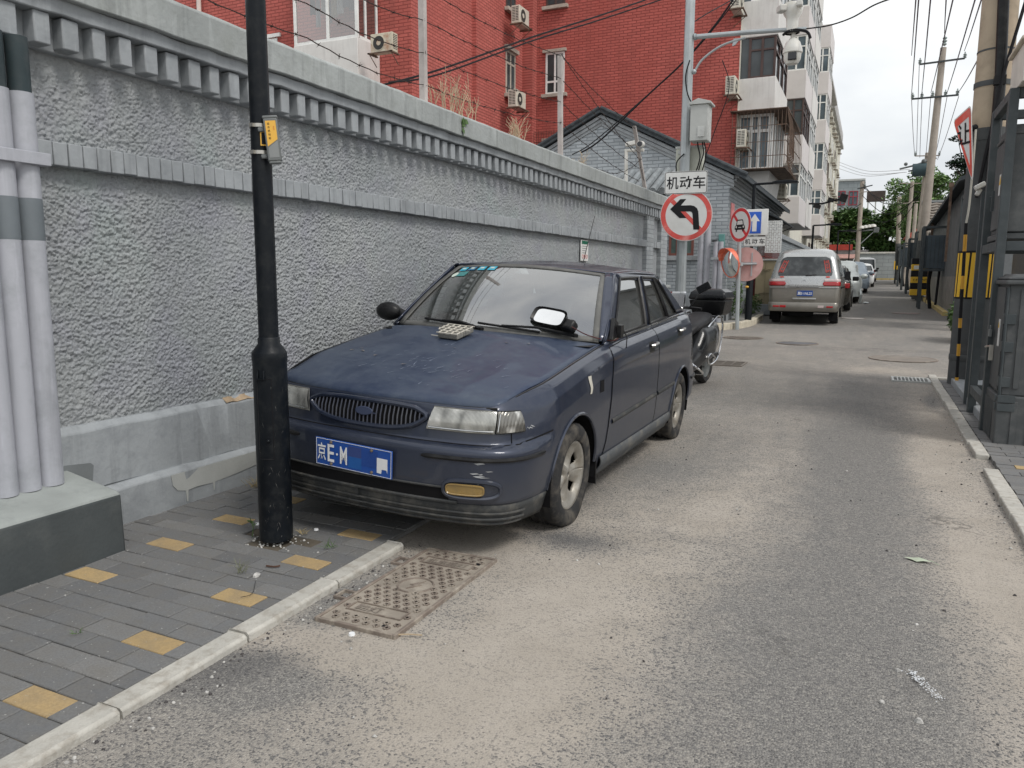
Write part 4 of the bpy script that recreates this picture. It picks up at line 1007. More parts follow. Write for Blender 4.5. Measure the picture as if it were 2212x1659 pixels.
for side in (1, -1):
    m = MB()
    def pill(u, v, a, b, c, d): 
        uu = lerp(a, b, u); return RP(s_u(uu), lerp(c, d, v)*1.0, .006, side)
    loop = []
    for k in range(28):
        a = 2*PI*k/28; loop.append(RP(s_u(.60+.125*abs(math.cos(a))**.6*(1 if math.cos(a) > 0 else -1)), .350+.044*abs(math.sin(a))**.7*(1 if math.sin(a) > 0 else -1), .004, side))
    m.tube(loop, .011, 6, closed=True); m.add(loop, [tuple(range(28))]); fb = m.build('fog_lamp_bezel', M_blue, car, local=True)
    m = MB(); loop = []
    for k in range(28):
        a = 2*PI*k/28; loop.append(RP(s_u(.575+.085*abs(math.cos(a))**.4*(1 if math.cos(a) > 0 else -1)), .350+.025*abs(math.sin(a))**.5*(1 if math.sin(a) > 0 else -1), .012, side))
    m.add(loop, [tuple(range(28)) if side > 0 else tuple(range(27, -1, -1))]); m.tube(loop, .004, 5, closed=True); m.build('fog_lamp', M_fog, fb, local=True)
# grille
def gz(u):
    r = min(1, abs(u)/.338); return .702-.016*r**4, .592+.052*r**3
def gl(a, off, sx=1., sz=1.):
    c, s_ = math.cos(a), math.sin(a); u = .338*abs(c)**.8*(1 if c > 0 else -1); zt_, zb_ = gz(u); zm = (zt_+zb_)/2
    z = zm+(zt_-zm)*(min(1, abs(s_)*1.6)**.8)*(1 if s_ > 0 else -1); u *= sx; z = .652+(z-.652)*sz
    return RP(s_u(abs(u)), z, off, 1 if u >= 0 else -1)
m = MB(); lp = [gl(2*PI*k/64, .004) for k in range(64)]
m.add(lp+[RP(0, .652, .004)], [(k, (k+1) % 64, 64) for k in range(64)]); gr = m.build('grille', M_gap, car, local=True, smooth=0)
m = MB(); m.tube([gl(2*PI*k/64, .008, 1.03, 1.08) for k in range(64)], .013, 8, closed=True); m.build('grille_surround', M_blue, gr, local=True)
m = MB()
for i in range(-13, 14):
    u = i*.0242; zt_, zb_ = gz(u)
    side = 1 if u >= 0 else -1
    m.tube([RP(s_u(abs(u)), z_, .010+.006*math.sin(PI*t_), side) for z_, t_ in ((zb_, 0), (lerp(zb_, zt_, .5), .5), (zt_, 1))], .0042, 5)
m.build('grille_bars', pm('dark blue slats', (.05, .055, .075), .45, dirt=(.15, .15, .14), bump=0), gr, local=True)
m = MB(); loop = [RP(s_u(abs(.052*math.cos(a))), .655+.021*math.sin(a), .022, 1 if math.cos(a) >= 0 else -1) for a in np.linspace(0, 2*PI, 28, endpoint=False)]
m.prism(loop, (0, .008, 0)); m.box(-.06, .06, 3.085-CY0, 3.095-CY0, .640, .648); m.build('emblem', pm('emblem backing', (.035, .045, .08), .5, bump=.2), gr, local=True, bevel=.003)
# headlamps and corner lamps
def lampmat(name, base, ribs, cross=True):
    t = NT(name); p = t.pos(obj=True)
    wv = t.n('ShaderNodeTexWave', {'Vector': p, 'Scale': ribs, 'Distortion': .6, 'Detail': 1}, wave_type='BANDS', bands_direction='X').outputs[1]
    wz = t.n('ShaderNodeTexWave', {'Vector': p, 'Scale': 8., 'Distortion': 2.5, 'Detail': 2}, wave_type='BANDS', bands_direction='Z').outputs[1]
    pt = t.noise(t.pos((1, 1, .5), obj=True), 15., 2, .4)
    c = t.ramp(pt, [(.36, tuple(x*.5 for x in base)), (.47, base), (.58, tuple(min(1, x*1.3) for x in base)), (.68, (.78, .77, .73))])  # pale end of the ramp paints white highlights into the lens colour
    c = t.mix(t.math('MULTIPLY', wv, .35), c, tuple(x*.45 for x in base))
    nrm = t.bump(wv, .5, .003); r = .12
    t.pbr(c, r, .55, nrm, **{'Coat Weight': 1., 'Coat Roughness': .04}); return t.m
M_hl = lampmat('headlamp with painted highlights', (.42, .42, .39), 55.); M_cl = lampmat('smoky corner lamp', (.16, .155, .14), 30.)
def lampquad(side, s0t, s1t, s0b, s1b, z0, z1, mat, name, frame):
    m = MB(); m.grid(lambda u, v: RP(lerp(lerp(s0b, s0t, v), lerp(s1b, s1t, v), u), lerp(z0, lerp(z1, z1-.004, u), v), .010+.010*math.sin(PI*v)*(1 if name == 'headlamp' else .7), side), 20, 8)
    o = m.build(name, mat, car, local=True, smooth=60)
    loop = [RP(lerp(s0b, s1b, t), z0, .008, side) for t in np.linspace(0, 1, 8)]+[RP(lerp(s1b, s1t, t), lerp(z0, z1-.004, t), .008, side) for t in (.33, .66)]+[RP(lerp(s1t, s0t, t), lerp(z1-.004, z1, t), .008, side) for t in np.linspace(0, 1, 8)]+[RP(lerp(s0t, s0b, t), lerp(z1, z0, t), .008, side) for t in (.33, .66)]
    m = MB(); m.tube(loop, .0035, 6, closed=True); m.build('lamp_seal', frame, o, local=True)
    if name == 'headlamp':      # bright reflector strip and bulb bowl seen through the ribbed lens
        m = MB(); m.tube([RP(lerp(s0b, s1b, t)+.004, z0+.012, .022, side) for t in np.linspace(.03, .97, 16)], .0035, 5); m.build('reflector_strip', M_chrome, o, local=True)
    else:
        m = MB(); m.tube([RP(lerp(s0b, s0t, t)+.010, lerp(z0+.01, z1-.01, t), .020, side) for t in np.linspace(0, 1, 6)], .003, 5); m.build('reflector_strip', M_chrome, o, local=True)
    return o
for side in (1, -1):
    lampquad(side, s_u(.385), s_u(.705)+.012, s_u(.355), s_u(.69)+.012, .610, .716, M_hl, 'headlamp', M_rub)
    lampquad(side, s_u(.705)+.022, s_y(3.30), s_u(.69)+.022, s_y(3.315), .610, .712, M_cl, 'corner_lamp', M_blackp)
# number plate, hung crooked
M_pbl = pm('plate blue', (.012, .07, .32), .45, var=.1, dirt=(.05, .1, .25), bump=0, obj=True)
M_wht = pm('white marking', (.75, .76, .77), .5, bump=0, var=.05)
roll = math.radians(1.5); pc = Vector((-.005, 3.0-CY0, .432)); px_ = Vector((math.cos(roll), 0, -math.sin(roll))); pz_ = Vector((math.sin(roll), -.06, math.cos(roll))).normalized()
def PQ(a, b, d=0.): return pc+px_*a+pz_*b+Vector((0, -d, 0))
m = MB(); m.prism([PQ(-.226, -.071), PQ(.226, -.071), PQ(.226, .071), PQ(-.226, .071)], (0, .006, 0)); npl = m.build('number_plate', M_pbl, car, local=True, bevel=.004)
m = MB()
for (a0, a1, b0, b1) in ((-.221, .221, .0655, .0675), (-.221, .221, -.0675, -.0655), (-.221, -.219, -.0655, .0655), (.219, .221, -.0655, .0655)): m.prism([PQ(a0, b0, .0015), PQ(a1, b0, .0015), PQ(a1, b1, .0015), PQ(a0, b1, .0015)], (0, .001, 0))
m.build('plate_border', M_wht, npl, local=True, smooth=0)
def lt_(s, a, h, w_, par=npl, b=0): return text('plate_lettering', s, h, M_wht, None, PQ(a, b, .0016), px_, pz_, width=w_, bold=.012)
for s, a, h, w_ in (('京', -.187, .092, .050), ('E', -.131, .090, .040), ('·', -.094, .012, .012), ('M', -.055, .090, .042)):
    o = lt_(s, a, h, w_); o.parent = npl
for a0, a1, b0, b1, c_ in ((-.027, .05, .003, .055, (.03, .055, .19)), (-.027, .05, -.055, .003, (.01, .085, .30)), (.05, .145, -.03, .055, (.012, .055, .25))):
    m = MB(); m.prism([PQ(a0, b0, .0012), PQ(a1, b0, .0012), PQ(a1, b1, .0012), PQ(a0, b1, .0012)], (0, .001, 0)); m.build('plate_patch', pm('blurred blue %s' % a0+str(b0), c_, .5, bump=0), npl, local=True, smooth=0)
m = MB(); m.prism([PQ(.14, -.05, .0016), PQ(.165, -.052, .0016), PQ(.168, -.03, .0016), PQ(.195, -.03, .0016), PQ(.2, -.045, .0016), PQ(.2, .025, .0016), PQ(.14, .025, .0016)], (0, .001, 0)); m.build('plate_patch', M_wht, npl, local=True, smooth=0)
m = MB(); [m.lathe([(0, -.008), (.007, -.006), (.008, 0)], PQ(a, b), (0, 1, 0), 10) for a, b in ((-.13, .055), (.11, .055), (-.13, -.055), (.11, -.055))]; m.build('plate_screw', pm('rusty screw', (.25, .2, .15), .5, .6), npl, local=True)
# wipers, interior, mirrors, filler recess, antenna
for k_, (a, b, c, piv) in enumerate((((-.64, .06), (-.05, .02), (-.36, .10), (.02, 4.30)), ((-.02, .055), (.55, .015), (.25, .085), (.60, 4.42)))):
    m = MB(); m.tube([ws(lerp(a[0], b[0], t), lerp(a[1], b[1], t), .022) for t in np.linspace(0, 1, 8)], .008, 6); wp = m.build('wiper_blade', M_blackp, car, local=True)
    mid = ws((a[0]+b[0])/2-.05, (a[1]+b[1])/2, .032); pv = Vector((piv[0], piv[1]-CY0-.03, .985))
    m = MB(); m.tube([mid, (mid+pv)/2+Vector((0, -.01, .018)), pv], [.006, .009, .012], 6); m.lathe([(.018, 0), (.018, .02), (0, .026)], pv-Vector((0, 0, .01)), n=12); m.build('wiper_arm', M_blackp, wp, local=True)
M_seat = pm('grey seat cloth', (.17, .175, .17), .9, bump=.3, obj=True); M_dash = pm('faded dashboard', (.08, .082, .08), .8, bump=.2, obj=True)
for sx in (-.36, .36):
    m = MB(); m.obox((sx, 5.25-CY0, .50), (.50, .50, .20)); m.obox((sx, 5.56-CY0, .82), (.48, .14, .62), Matrix.Rotation(math.radians(-14), 3, 'X')); m.obox((sx, 5.66-CY0, 1.19), (.25, .09, .17), Matrix.Rotation(math.radians(-10), 3, 'X')); m.build('front_seat', M_seat, car, local=True, bevel=.05, seg=3)
m = MB(); m.obox((0, 6.05-CY0, .55), (1.30, .5, .25)); m.obox((0, 6.36-CY0, .84), (1.26, .16, .60), Matrix.Rotation(math.radians(-18), 3, 'X')); m.build('rear_bench', M_seat, car, local=True, bevel=.05, seg=3)
m = MB(); m.grid(lambda u, v: Vector((lerp(-.71, .71, u), lerp(4.30, 4.80, v)-CY0+.1*(2*u-1)**2, .93-.25*max(0, v-.75)**1*2+.01*math.sin(u*20))), 20, 8); m.box(-.70, .70, 4.75-CY0, 4.80-CY0, .5, .84); m.build('dashboard', M_dash, car, local=True)
m = MB(); sc_ = Vector((.36, 4.95-CY0, .86)); m.tube([sc_+Vector((.185*math.cos(a), .185*math.sin(a)*.42, .185*math.sin(a)*.9)) for a in np.linspace(0, 2*PI, 28, endpoint=False)], .014, 8, closed=True); m.tube([sc_+Vector((-.17, 0, 0)), sc_, sc_+Vector((.17, 0, 0))], .016, 6); m.tube([sc_, sc_+Vector((0, -.22, -.12))], .03, 8); m.build('steering_wheel', M_blackp, car, local=True)
m = MB(); m.obox((0, 4.98-CY0, 1.30), (.20, .03, .055)); m.build('rear_view_mirror', M_blackp, car, local=True, bevel=.01)
m = MB(); m.box(-.74, .74, 4.4-CY0, 6.7-CY0, .22, .26); m.box(-.60, .60, 6.45-CY0, 6.82-CY0, .95, 1.0); m.build('cabin_floor', M_dash, car, local=True, smooth=0)
m = MB(); q = Vector((-.80, 4.62-CY0, 1.02)); m.ball(q+Vector((-.085, -.02, .0)), (.10, .062, .066), 20, 12); m.tube([q+Vector((.07, .02, -.04)), q+Vector((-.02, 0, 0))], .035, 8); m.build('wing_mirror', M_blackp, car, local=True, bevel=.03, seg=3)
m = MB(); m.prism([G(4.55, .965, .012), G(4.70, .975, .012), G(4.73, 1.06, .012), G(4.68, 1.09, .012)], (.025, 0, 0)); q = G(4.68, 1.0, .03); m.obox(q+Vector((.02, 0, .01)), (.03, .06, .08)); m.tube([q+Vector((.03, .03, .02)), q+Vector((.05, .06, -.03)), q+Vector((.05, .06, -.10))], .004, 5); m.build('mirror_stump', M_blackp, car, local=True, bevel=.008)
m = MB(); m.grid(lambda u, v: RP(s_y(lerp(4.215, 4.285, u)), lerp(.685, .755, v), .0022), 4, 4); m.build('side_lamp_hole', M_gap, car, local=True, smooth=0)
m = MB(); m.grid(lambda u, v: RP(s_y(lerp(4.04, 4.07+.02*v, u)+.01*math.sin(v*5)), lerp(.70, .80, v), .003), 3, 6); m.build('torn_flake', pm('peeled filler', (.5, .48, .42), .8), car, local=True)
m = MB(); b_ = Vector((.0, 6.12-CY0, 1.40)); m.tube([b_, b_+Vector((.02, .18, .42))], [.004, .002], 5); m.lathe([(.02, 0), (.012, .02), (0, .03)], b_, n=10); m.build('antenna', M_blackp, car, local=True)
M_scr = pm('bare scrape', (.33, .34, .35), .6, bump=.3)
rs = random.Random(5)
for (u0, z0, n_, sp) in ((.63, .405, 9, .05), (.655, .455, 2, .03), (.80, .62, 4, .0), (.7, .86, 26, .1)):
    m = MB()
    for i in range(n_):
        uu = u0+rs.uniform(-.03, .03); z_ = z0+rs.uniform(-.028, .028); w_ = rs.uniform(.01, .035); h_ = rs.uniform(.002, .006)
        if sp > .09: yy = rs.uniform(6.86, 7.08); z_ = rs.uniform(.72, .93); pts = [RP(s_y(yy+a), z_+b, .003) for a, b in ((-.03, 0), (0, -.008), (.04, .004), (0, .008))]
        elif u0 < .79: pts = [RP(s_u(uu)+a, z_+b, .0018) for a, b in ((-w_, 0), (-w_*.3, -h_), (w_, 0), (w_*.4, h_))]
        else: pts = [RP(s_y(3.34)+i*.012+a, .625+rs.uniform(-.01, .01)+b, .0018) for a, b in ((-.012, 0), (0, -.002), (.02, 0), (0, .003))]
        m.add(pts, [(0, 1, 2, 3)])
    m.build('paint_scrape', M_scr, car, local=True, smooth=0)
m = MB()
for (u_, y_, a_, l_) in ((-.47, 3.72, .3, .05), (-.43, 3.66, -.5, .04), (-.30, 3.60, 1.2, .03), (.08, 3.83, .4, .012), (-.52, 3.68, 1.6, .05), (-.05, 3.50, 1.0, .04), (.30, 4.05, .3, .03), (.42, 4.1, -.4, .025)):
    p = hood_pt(u_, y_, .004); d_ = Vector((math.cos(a_), math.sin(a_), 0)); n_ = Vector((-d_.y, d_.x, 0)); m.add([p-d_*l_/2, p-n_*.006+Vector((0, 0, .001)), p+d_*l_/2, p+n_*.008], [(0, 1, 2, 3)])
m.build('peeling_paint', pm('flaked primer', (.42, .34, .27), .9, var=.4, vs=30), car, local=True, smooth=0)
m = MB()
for i in range(60):
    u_ = rs.gauss(.12, .22); y_ = 3.55+rs.gauss(0, .17); a_ = rs.gauss(1.0, .25); l_ = rs.uniform(.02, .07)
    if abs(u_) > .6 or y_ < 3.25: continue
    p = hood_pt(u_, y_, .0032); q = hood_pt(u_+math.cos(a_)*l_, y_+math.sin(a_)*l_, .0032); n_ = Vector((-math.sin(a_), math.cos(a_), 0))*.0018
    m.add([p-n_, q, p+n_], [(0, 1, 2)])
m.build('paint_scuff', pm('chalk scuff', (.26, .30, .38), .8), car, local=True, smooth=0)
# windscreen stickers
M_stk = pm('blue sticker', (.04, .42, .60), .5, bump=0); M_stk2 = pm('pale sticker', (.55, .62, .55), .6, bump=0)
for i, p_ in enumerate((-.845, -.70, -.545, -.39)):
    m = MB(); w2 = .058; m.grid(lambda u, v: ws(p_+(u-.5)*w2*1.9, .925+(v-.5)*.085, .004), 4, 2, keep=None); o = m.build('windscreen_sticker', M_stk if i != 1 else pm('navy sticker', (.03, .16, .30), .5, bump=0), car, local=True, smooth=0)
    m = MB(); m.grid(lambda u, v: ws(p_+(u-.5)*w2*1.0, .925+(v-.5)*.03, .0055), 3, 2); m.build('sticker_print', M_stk2, o, local=True, smooth=0)
m = MB(); loop = [ws(-.885+.045*math.cos(a), .80+.045*math.sin(a), .004) for a in np.linspace(0, 2*PI, 20, endpoint=False)]; m.add(loop, [tuple(range(20))]); m.build('windscreen_sticker', M_stk2, car, local=True, smooth=0)
m = MB(); m.grid(lambda u, v: ws(-.77+(u-.5)*.15, .81+(v-.5)*.09, .004), 3, 2); m.build('windscreen_sticker', pm('teal sticker', (.05, .22, .22), .5, bump=0), car, local=True, smooth=0)
# tail lamps and rear bumper strip
M_red = pm('red lamp lens', (.35, .012, .015), .2, bump=0, coat=.8)
for side in (1, -1):
    m = MB(); m.grid(lambda u, v: RP(lerp(s_y(7.0), s_y(7.0)+.35, u), lerp(.78, .95, v), .006, side), 10, 3); m.build('tail_lamp', M_red, car, local=True)
    m = MB(); m.tube([RP(s_y(y), .47, .003, side) for y in np.linspace(6.8, 7.1, 8)], .012, 6); m.build('rub_strip', M_blackp, car, local=True)
# wheels
def make_wheel(yc, side, R=.288, flat=.0, zc=.272, W=.185, ground=.002):
    ax = side; cx_ = side*.738
    prof = []
    hw = W/2
    raw = [(.190, -hw*.80), (.196, -hw*.97), (.215, -hw*1.06), (.245, -hw*1.08), (.268, -hw*1.0), (.282, -hw*.86)]+[(R, x) for x in (-.072, -.052, -.048, -.026, -.022, -.002, .002, .022, .026, .048, .052, .072)]+[(.282, hw*.86), (.268, hw*1.0), (.245, hw*1.08), (.215, hw*1.06), (.196, hw*.97), (.190, hw*.80)]
    gro = {1: 0}
    prof = []
    for i, (r, h) in enumerate(raw):
        if r == R and i in (8, 9, 12, 13): r = R-.006
        prof.append((r, h))
    m = MB(); n = 72; vs = []
    for r, h in prof:
        for k in range(n):
            a = 2*PI*k/n; rr = r-(.004 if (abs(h) > .045 and r > .27 and k % 2) else 0)
            y = rr*math.cos(a); z = rr*math.sin(a); hh = h
            zw = zc+z
            if zw < ground: hh = h*(1+.16*min(1, (.04-zw)/.03)*(1 if abs(h) > .05 else 0)); zw = ground
            elif side > 0 and zw < .07: hh = h*(1+.13*(1-(zw)/.07))
            vs.append((cx_+side*hh, yc-CY0+y, zw))
    K = len(prof); fs = [(i*n+k, i*n+(k+1) % n, (i+1)*n+(k+1) % n, (i+1)*n+k) for i in range(K-1) for k in range(n)]
    if side < 0: fs = [f[::-1] for f in fs]
    m.add(vs, [f[::-1] for f in fs]); ty = m.build('wheel', M_tyre, car, smooth=40, local=True)
    # five broad rounded spokes
    m = MB(); nr, na = 16, 120
    def rim(u, v):
        a = 2*PI*u; r = lerp(.012, .192, v)
        sp = .5+.5*math.cos(5*a+.6)               # 1 on a spoke
        dish = interp(r, [0, .03, .05, .10, .15, .172, .182, .192], [.052, .052, .050, .044, .052, .062, .070, .076])
        z_ = dish-.030*(1-sp)**1.2*interp(r, [.03, .06, .12, .165, .175], [0, 1, 1, .6, 0])
        return (cx_+side*z_, yc-CY0+r*math.cos(a), zc+r*math.sin(a))
    def keep(u, v):
        r = lerp(.012, .192, v); sp = .5+.5*math.cos(5*2*PI*u+.6); return not (.075 < r < .158 and sp < .30-.9*abs(r-.118))
    m.grid(rim, na, nr, keep); m.build('rim', M_rim, ty, smooth=80, local=True, solid=.008)
    m = MB(); m.lathe([(0, side*.056), (.030, side*.056), (.034, side*.050)], (cx_, yc-CY0, zc), (1, 0, 0), 20)
    m.build('hub_cap', pm('hub cap', (.09, .09, .09), .5, bump=.1), ty, local=True)
    m = MB(); m.lathe([(0, side*-.01), (.19, side*-.01), (.19, side*.05)], (cx_, yc-CY0, zc), (1, 0, 0), 32); m.build('brake_back', M_gap, ty, local=True)
for yc in (3.865, 6.40):
    for side in (1, -1): make_wheel(yc, side, **({} if side > 0 else {'zc': .248, 'ground': -.028}))
# ---- things on and by the car
def carW(p): return car.matrix_world @ Vector(p)
bpy.context.view_layer.update()
hp = hood_pt(-.06, 4.06, 0); w0 = carW(hp)
br = thing('grated_brick', (w0.x, w0.y, w0.z+.008), 'broken square concrete brick with a wire grid lying on the blue bonnet', 'brick', rot=(0, math.radians(2.8), math.radians(-8)))
rx_ = Matrix.Rotation(math.radians(12.5), 3, 'X')
m = MB(); ts = .026
for (a0, a1, b0, b1) in ((-.095, .095, -.02, .085), (-.05, .095, -.085, -.02)):
    na = max(2, int((a1-a0)/.03)); nb = max(2, int((b1-b0)/.03))
    m.obox(rx_ @ Vector(((a0+a1)/2, (b0+b1)/2, .016)), (a1-a0, b1-b0, .03), rx_)
m.build('brick_body', pm('rough mortar', (.16, .155, .14), .95, dirt=(.32, .31, .28), ds=40, bump=1., bs=90), br, local=True, bevel=.006)
m = MB()
for i in range(5):
    t_ = -.09+i*.045
    m.tube([rx_ @ Vector((t_, -.085 if t_ > -.05 else -.02, .035)), rx_ @ Vector((t_, .088, .035))], .0035, 5)
    if i < 4 or 1: m.tube([rx_ @ Vector((-.10 if t_ > -.03 else -.055, t_*.95, .037)), rx_ @ Vector((.13 if i == 2 else .10, t_*.95, .037))], .0035, 5)
m.tube([rx_ @ Vector((-.12, -.06, .006)), rx_ @ Vector((-.03, -.062, .006))], .003, 5)
m.build('wire_grid', pm('rusty white wire', (.52, .49, .43), .7, bump=.1), br, local=True)
mp_ = carW(ws(.66, .06, .05))
bm_ = thing('broken_mirror', mp_, 'torn off black wing mirror with bright glass lying against the base of the windscreen', 'car mirror')
Rm = Matrix.Rotation(math.radians(-8), 3, 'Z') @ Matrix.Rotation(math.radians(-38), 3, 'X') @ Matrix.Rotation(math.radians(9), 3, 'Y')
m = MB(); ov = [Vector((.125*abs(math.cos(a))**.45*(1 if math.cos(a) > 0 else -1), 0, .06*abs(math.sin(a))**.45*(1 if math.sin(a) > 0 else -1))) for a in np.linspace(0, 2*PI, 32, endpoint=False)]
base_ = [Rm @ (p*1.0+Vector((-.06, -.02, .05))) for p in ov]; inn = [Rm @ (p*.86+Vector((-.06, -.005, .05))) for p in ov]; bk = [Rm @ (p*.8+Vector((-.06, .06, .05))) for p in ov]; n = 32
m.add(base_+inn+bk, [(k, (k+1) % n, n+(k+1) % n, n+k) for k in range(n)]+[(k, 2*n+k, 2*n+(k+1) % n, (k+1) % n) for k in range(n)]+[tuple(2*n+k for k in range(n))])
m.build('mirror_housing', M_blackp, bm_, local=True)
m = MB(); m.add([Rm @ (p*.84+Vector((-.06, -.008, .05))) for p in ov], [tuple(range(n))]); m.build('mirror_glass', pm('mirror glass', (.85, .86, .87), .03, 1., bump=0), bm_, local=True, smooth=0)
m = MB(); m.obox(Vector((.09, .02, .0)), (.09, .07, .07), Rm); m.build('mirror_foot', M_blackp, bm_, local=True, bevel=.015)
stump = carW(G(4.66, 1.0, .06))-mp_; a = Vector((.12, -.02, .0))
m = MB(); m.tube(smoothpts([a, a*.6+stump*.4+Vector((0, -.05, -.035)), stump*.9+Vector((0, -.02, -.05)), stump+Vector((0, .05, .0))], 6), .0035, 5); m.build('loose_wire', pm('maroon wire', (.08, .025, .025), .5, bump=0), bm_, local=True)
# ================================================================== street furniture, left side
U3 = Vector((0, 0, 1))
M_black = pm('black post paint', (.005, .007, .010), .42, dirt=(.035, .037, .036), damt=.3, ds=18, bump=.15)
M_galv = pm('galvanised steel', (.42, .45, .46), .45, .5, var=.12, vs=5, dirt=(.30, .32, .32), ds=10, damt=.4, bump=.1)
M_steel = pm('stainless band', (.5, .48, .44), .3, .9, bump=0)
M_greyp = pm('grey plastic', (.14, .15, .15), .5, bump=.1)
M_yel = pm('amber yellow label', (.75, .42, .06), .5, bump=0, var=.08)
M_signw = pm('sign white', (.72, .72, .70), .45, var=.05, dirt=(.55, .54, .5), damt=.3, bump=0)
M_signk = pm('sign black', (.012, .012, .014), .5, bump=0)
M_signr = pm('sign red', (.62, .03, .035), .45, bump=0, dirt=(.75, .3, .27), damt=.25, ds=6)
M_fader = pm('faded sign red', (.68, .09, .075), .5, bump=0, var=.2, vs=3, dirt=(.82, .42, .38), damt=.8, ds=3.2)
M_signb = pm('sign blue', (.02, .10, .50), .45, bump=0)
M_ltgrey = pm('light grey box', (.46, .47, .45), .5, var=.06, dirt=(.33, .34, .32), damt=.3, bump=.05)
M_cable = pm('black cable', (.012, .012, .014), .6, bump=0)
# --- black lamp post on the pavement
lx, ly = -2.615, 2.87
lp = thing('street_lamp', (lx, ly, .05), 'black lamp post with a thick lower sleeve standing before the blue car', 'street lamp')
top = Vector((lx, ly, .05))
m = MB(); m.lathe([(.080, 0), (.081, .02), (.081, .88), (.083, .90), (.083, .925), (.080, .935), (.052, .975), (.052, 1.0), (.048, 1.005)], top, n=32); m.build('base_sleeve', M_black, lp, smooth=50)
m = MB(); m.lathe([(.047, .99), (.043, 4.2), (.043, 6.0)], top, n=28); m.build('shaft', M_black, lp)
def curved_panel(par, name, a0, a1, z0, z1, r, mat):
    m = MB(); m.grid(lambda u, v: (lx+r*math.cos(lerp(a0, a1, u)), ly+r*math.sin(lerp(a0, a1, u)), lerp(z0, z1, v)), 10, 2); return m.build(name, mat, par)
ca = math.atan2(-ly, -lx)           # towards the viewer's side of the street
m = MB(); e = [(math.radians(0), .47), (math.radians(0), 1.0), ]
lpn = [(lx+.0815*math.cos(a), ly+.0815*math.sin(a), z) for a, z in [(ca-.85+.9*t, .86) for t in np.linspace(0, 1, 8)]+[(ca+.05, z) for z in np.linspace(.84, .50, 6)]+[(ca+.05-.9*t, .47) for t in np.linspace(0, 1, 8)]+[(ca-.85, z) for z in np.linspace(.50, .84, 6)]]
m.tube(lpn, .0022, 4, closed=True); m.build('hatch_seam', M_cable, lp)
m = MB(); q = lambda a, z, r=.083: Vector((lx+r*math.cos(a), ly+r*math.sin(a), z))
m.tube([q(ca-.75, .90), q(ca-.75, .86, .088), q(ca-.35, .86, .088), q(ca-.35, .90)], .005, 6); m.ball(q(ca-.25, .56), .009, 8, 6); m.build('hatch_latch', M_black, lp)
m = MB(); rs2 = random.Random(9)
for i in range(46):
    a = ca+rs2.uniform(-1.3, 1.3); z = rs2.uniform(.1, .9)*(1 if i % 3 else .6); w_ = rs2.uniform(.03, .16)*.5; h = rs2.uniform(.001, .004); sl_ = rs2.uniform(-.02, .02)
    m.add([q(a-w_, z-h-sl_, .0822), q(a, z-h*.3, .0822), q(a+w_, z+sl_, .0822), q(a, z+h, .0822)], [(0, 1, 2, 3)])
m.build('paint_chip', pm('chipped paint', (.16, .16, .15), .8, bump=0), lp, smooth=0)
for z in (1.912, 2.032):
    m = MB(); m.lathe([(.0475, -.008), (.050, -.008), (.050, .008), (.0475, .008)], (lx, ly, z), n=28); m.obox((lx+.05*math.cos(ca-.8), ly+.05*math.sin(ca-.8), z), (.02, .02, .016)); m.build('steel_band', M_steel, lp)
m = MB(); m.grid(lambda u, v: q(lerp(ca-.05, ca+.55, u), lerp(1.94, 2.005, v), .0495), 6, 2); o = m.build('warning_sticker', M_yel, lp)
m = MB(); m.grid(lambda u, v: q(lerp(ca+.06, ca+.62, u), lerp(1.947, 1.999, v), .0502), 6, 2); m.build('sticker_print', M_signk, o)
# grey tag box strapped to the post, seen edge-on
bx = thing('monitor_box', (lx+.085, ly+.0, 2.03), 'grey plastic sensor box with an amber label strapped high on the black lamp post', 'sensor box')
Rb = Matrix.Rotation(math.radians(38), 3, 'Z') @ Matrix.Rotation(math.radians(-5), 3, 'Y')
def BL(x, y, z): return Vector((lx+.083, ly-.015, 1.965)) + Rb @ Vector((x, y, z))
m = MB(); m.obox(BL(0, 0, 0), (.062, .030, .19), Rb); m.obox(BL(0, .004, .10), (.068, .038, .014), Rb); m.obox(BL(0, .004, -.10), (.054, .034, .014), Rb); m.obox(BL(-.045, .02, .05), (.03, .03, .02), Rb); m.obox(BL(-.045, .02, -.07), (.03, .03, .02), Rb)
m.build('box_shell', M_greyp, bx, bevel=.005)
m = MB(); m.prism([BL(-.023, -.0152, .083), BL(.023, -.0152, .083), BL(.023, -.0152, 0), BL(-.011, -.0152, -.022), BL(-.023, -.0152, -.03)], Rb @ Vector((0, -.001, 0))); lb = m.build('box_label', M_yel, bx, smooth=0)
m = MB(); m.prism([BL(.023, -.0152, -.004), BL(-.009, -.0152, -.027), BL(-.021, -.0152, -.037), BL(-.021, -.0152, -.08), BL(.023, -.0152, -.08)], Rb @ Vector((0, -.0008, 0))); m.build('label_base', pm('label grey', (.22, .23, .23), .5, bump=0), bx, smooth=0)
for i, ch in enumerate('城市感知箱'): text('label_lettering', ch, .0105, M_signk, lb, BL(-.010, -.0166, .070-.016*i), Rb @ Vector((1, 0, 0)), Rb @ U3)
text('label_lettering', '北京市', .006, pm('label red', (.5, .05, .03), .5, bump=0), lb, BL(.012, -.0166, .05), Rb @ Vector((0, 0, -1)), Rb @ Vector((1, 0, 0)))
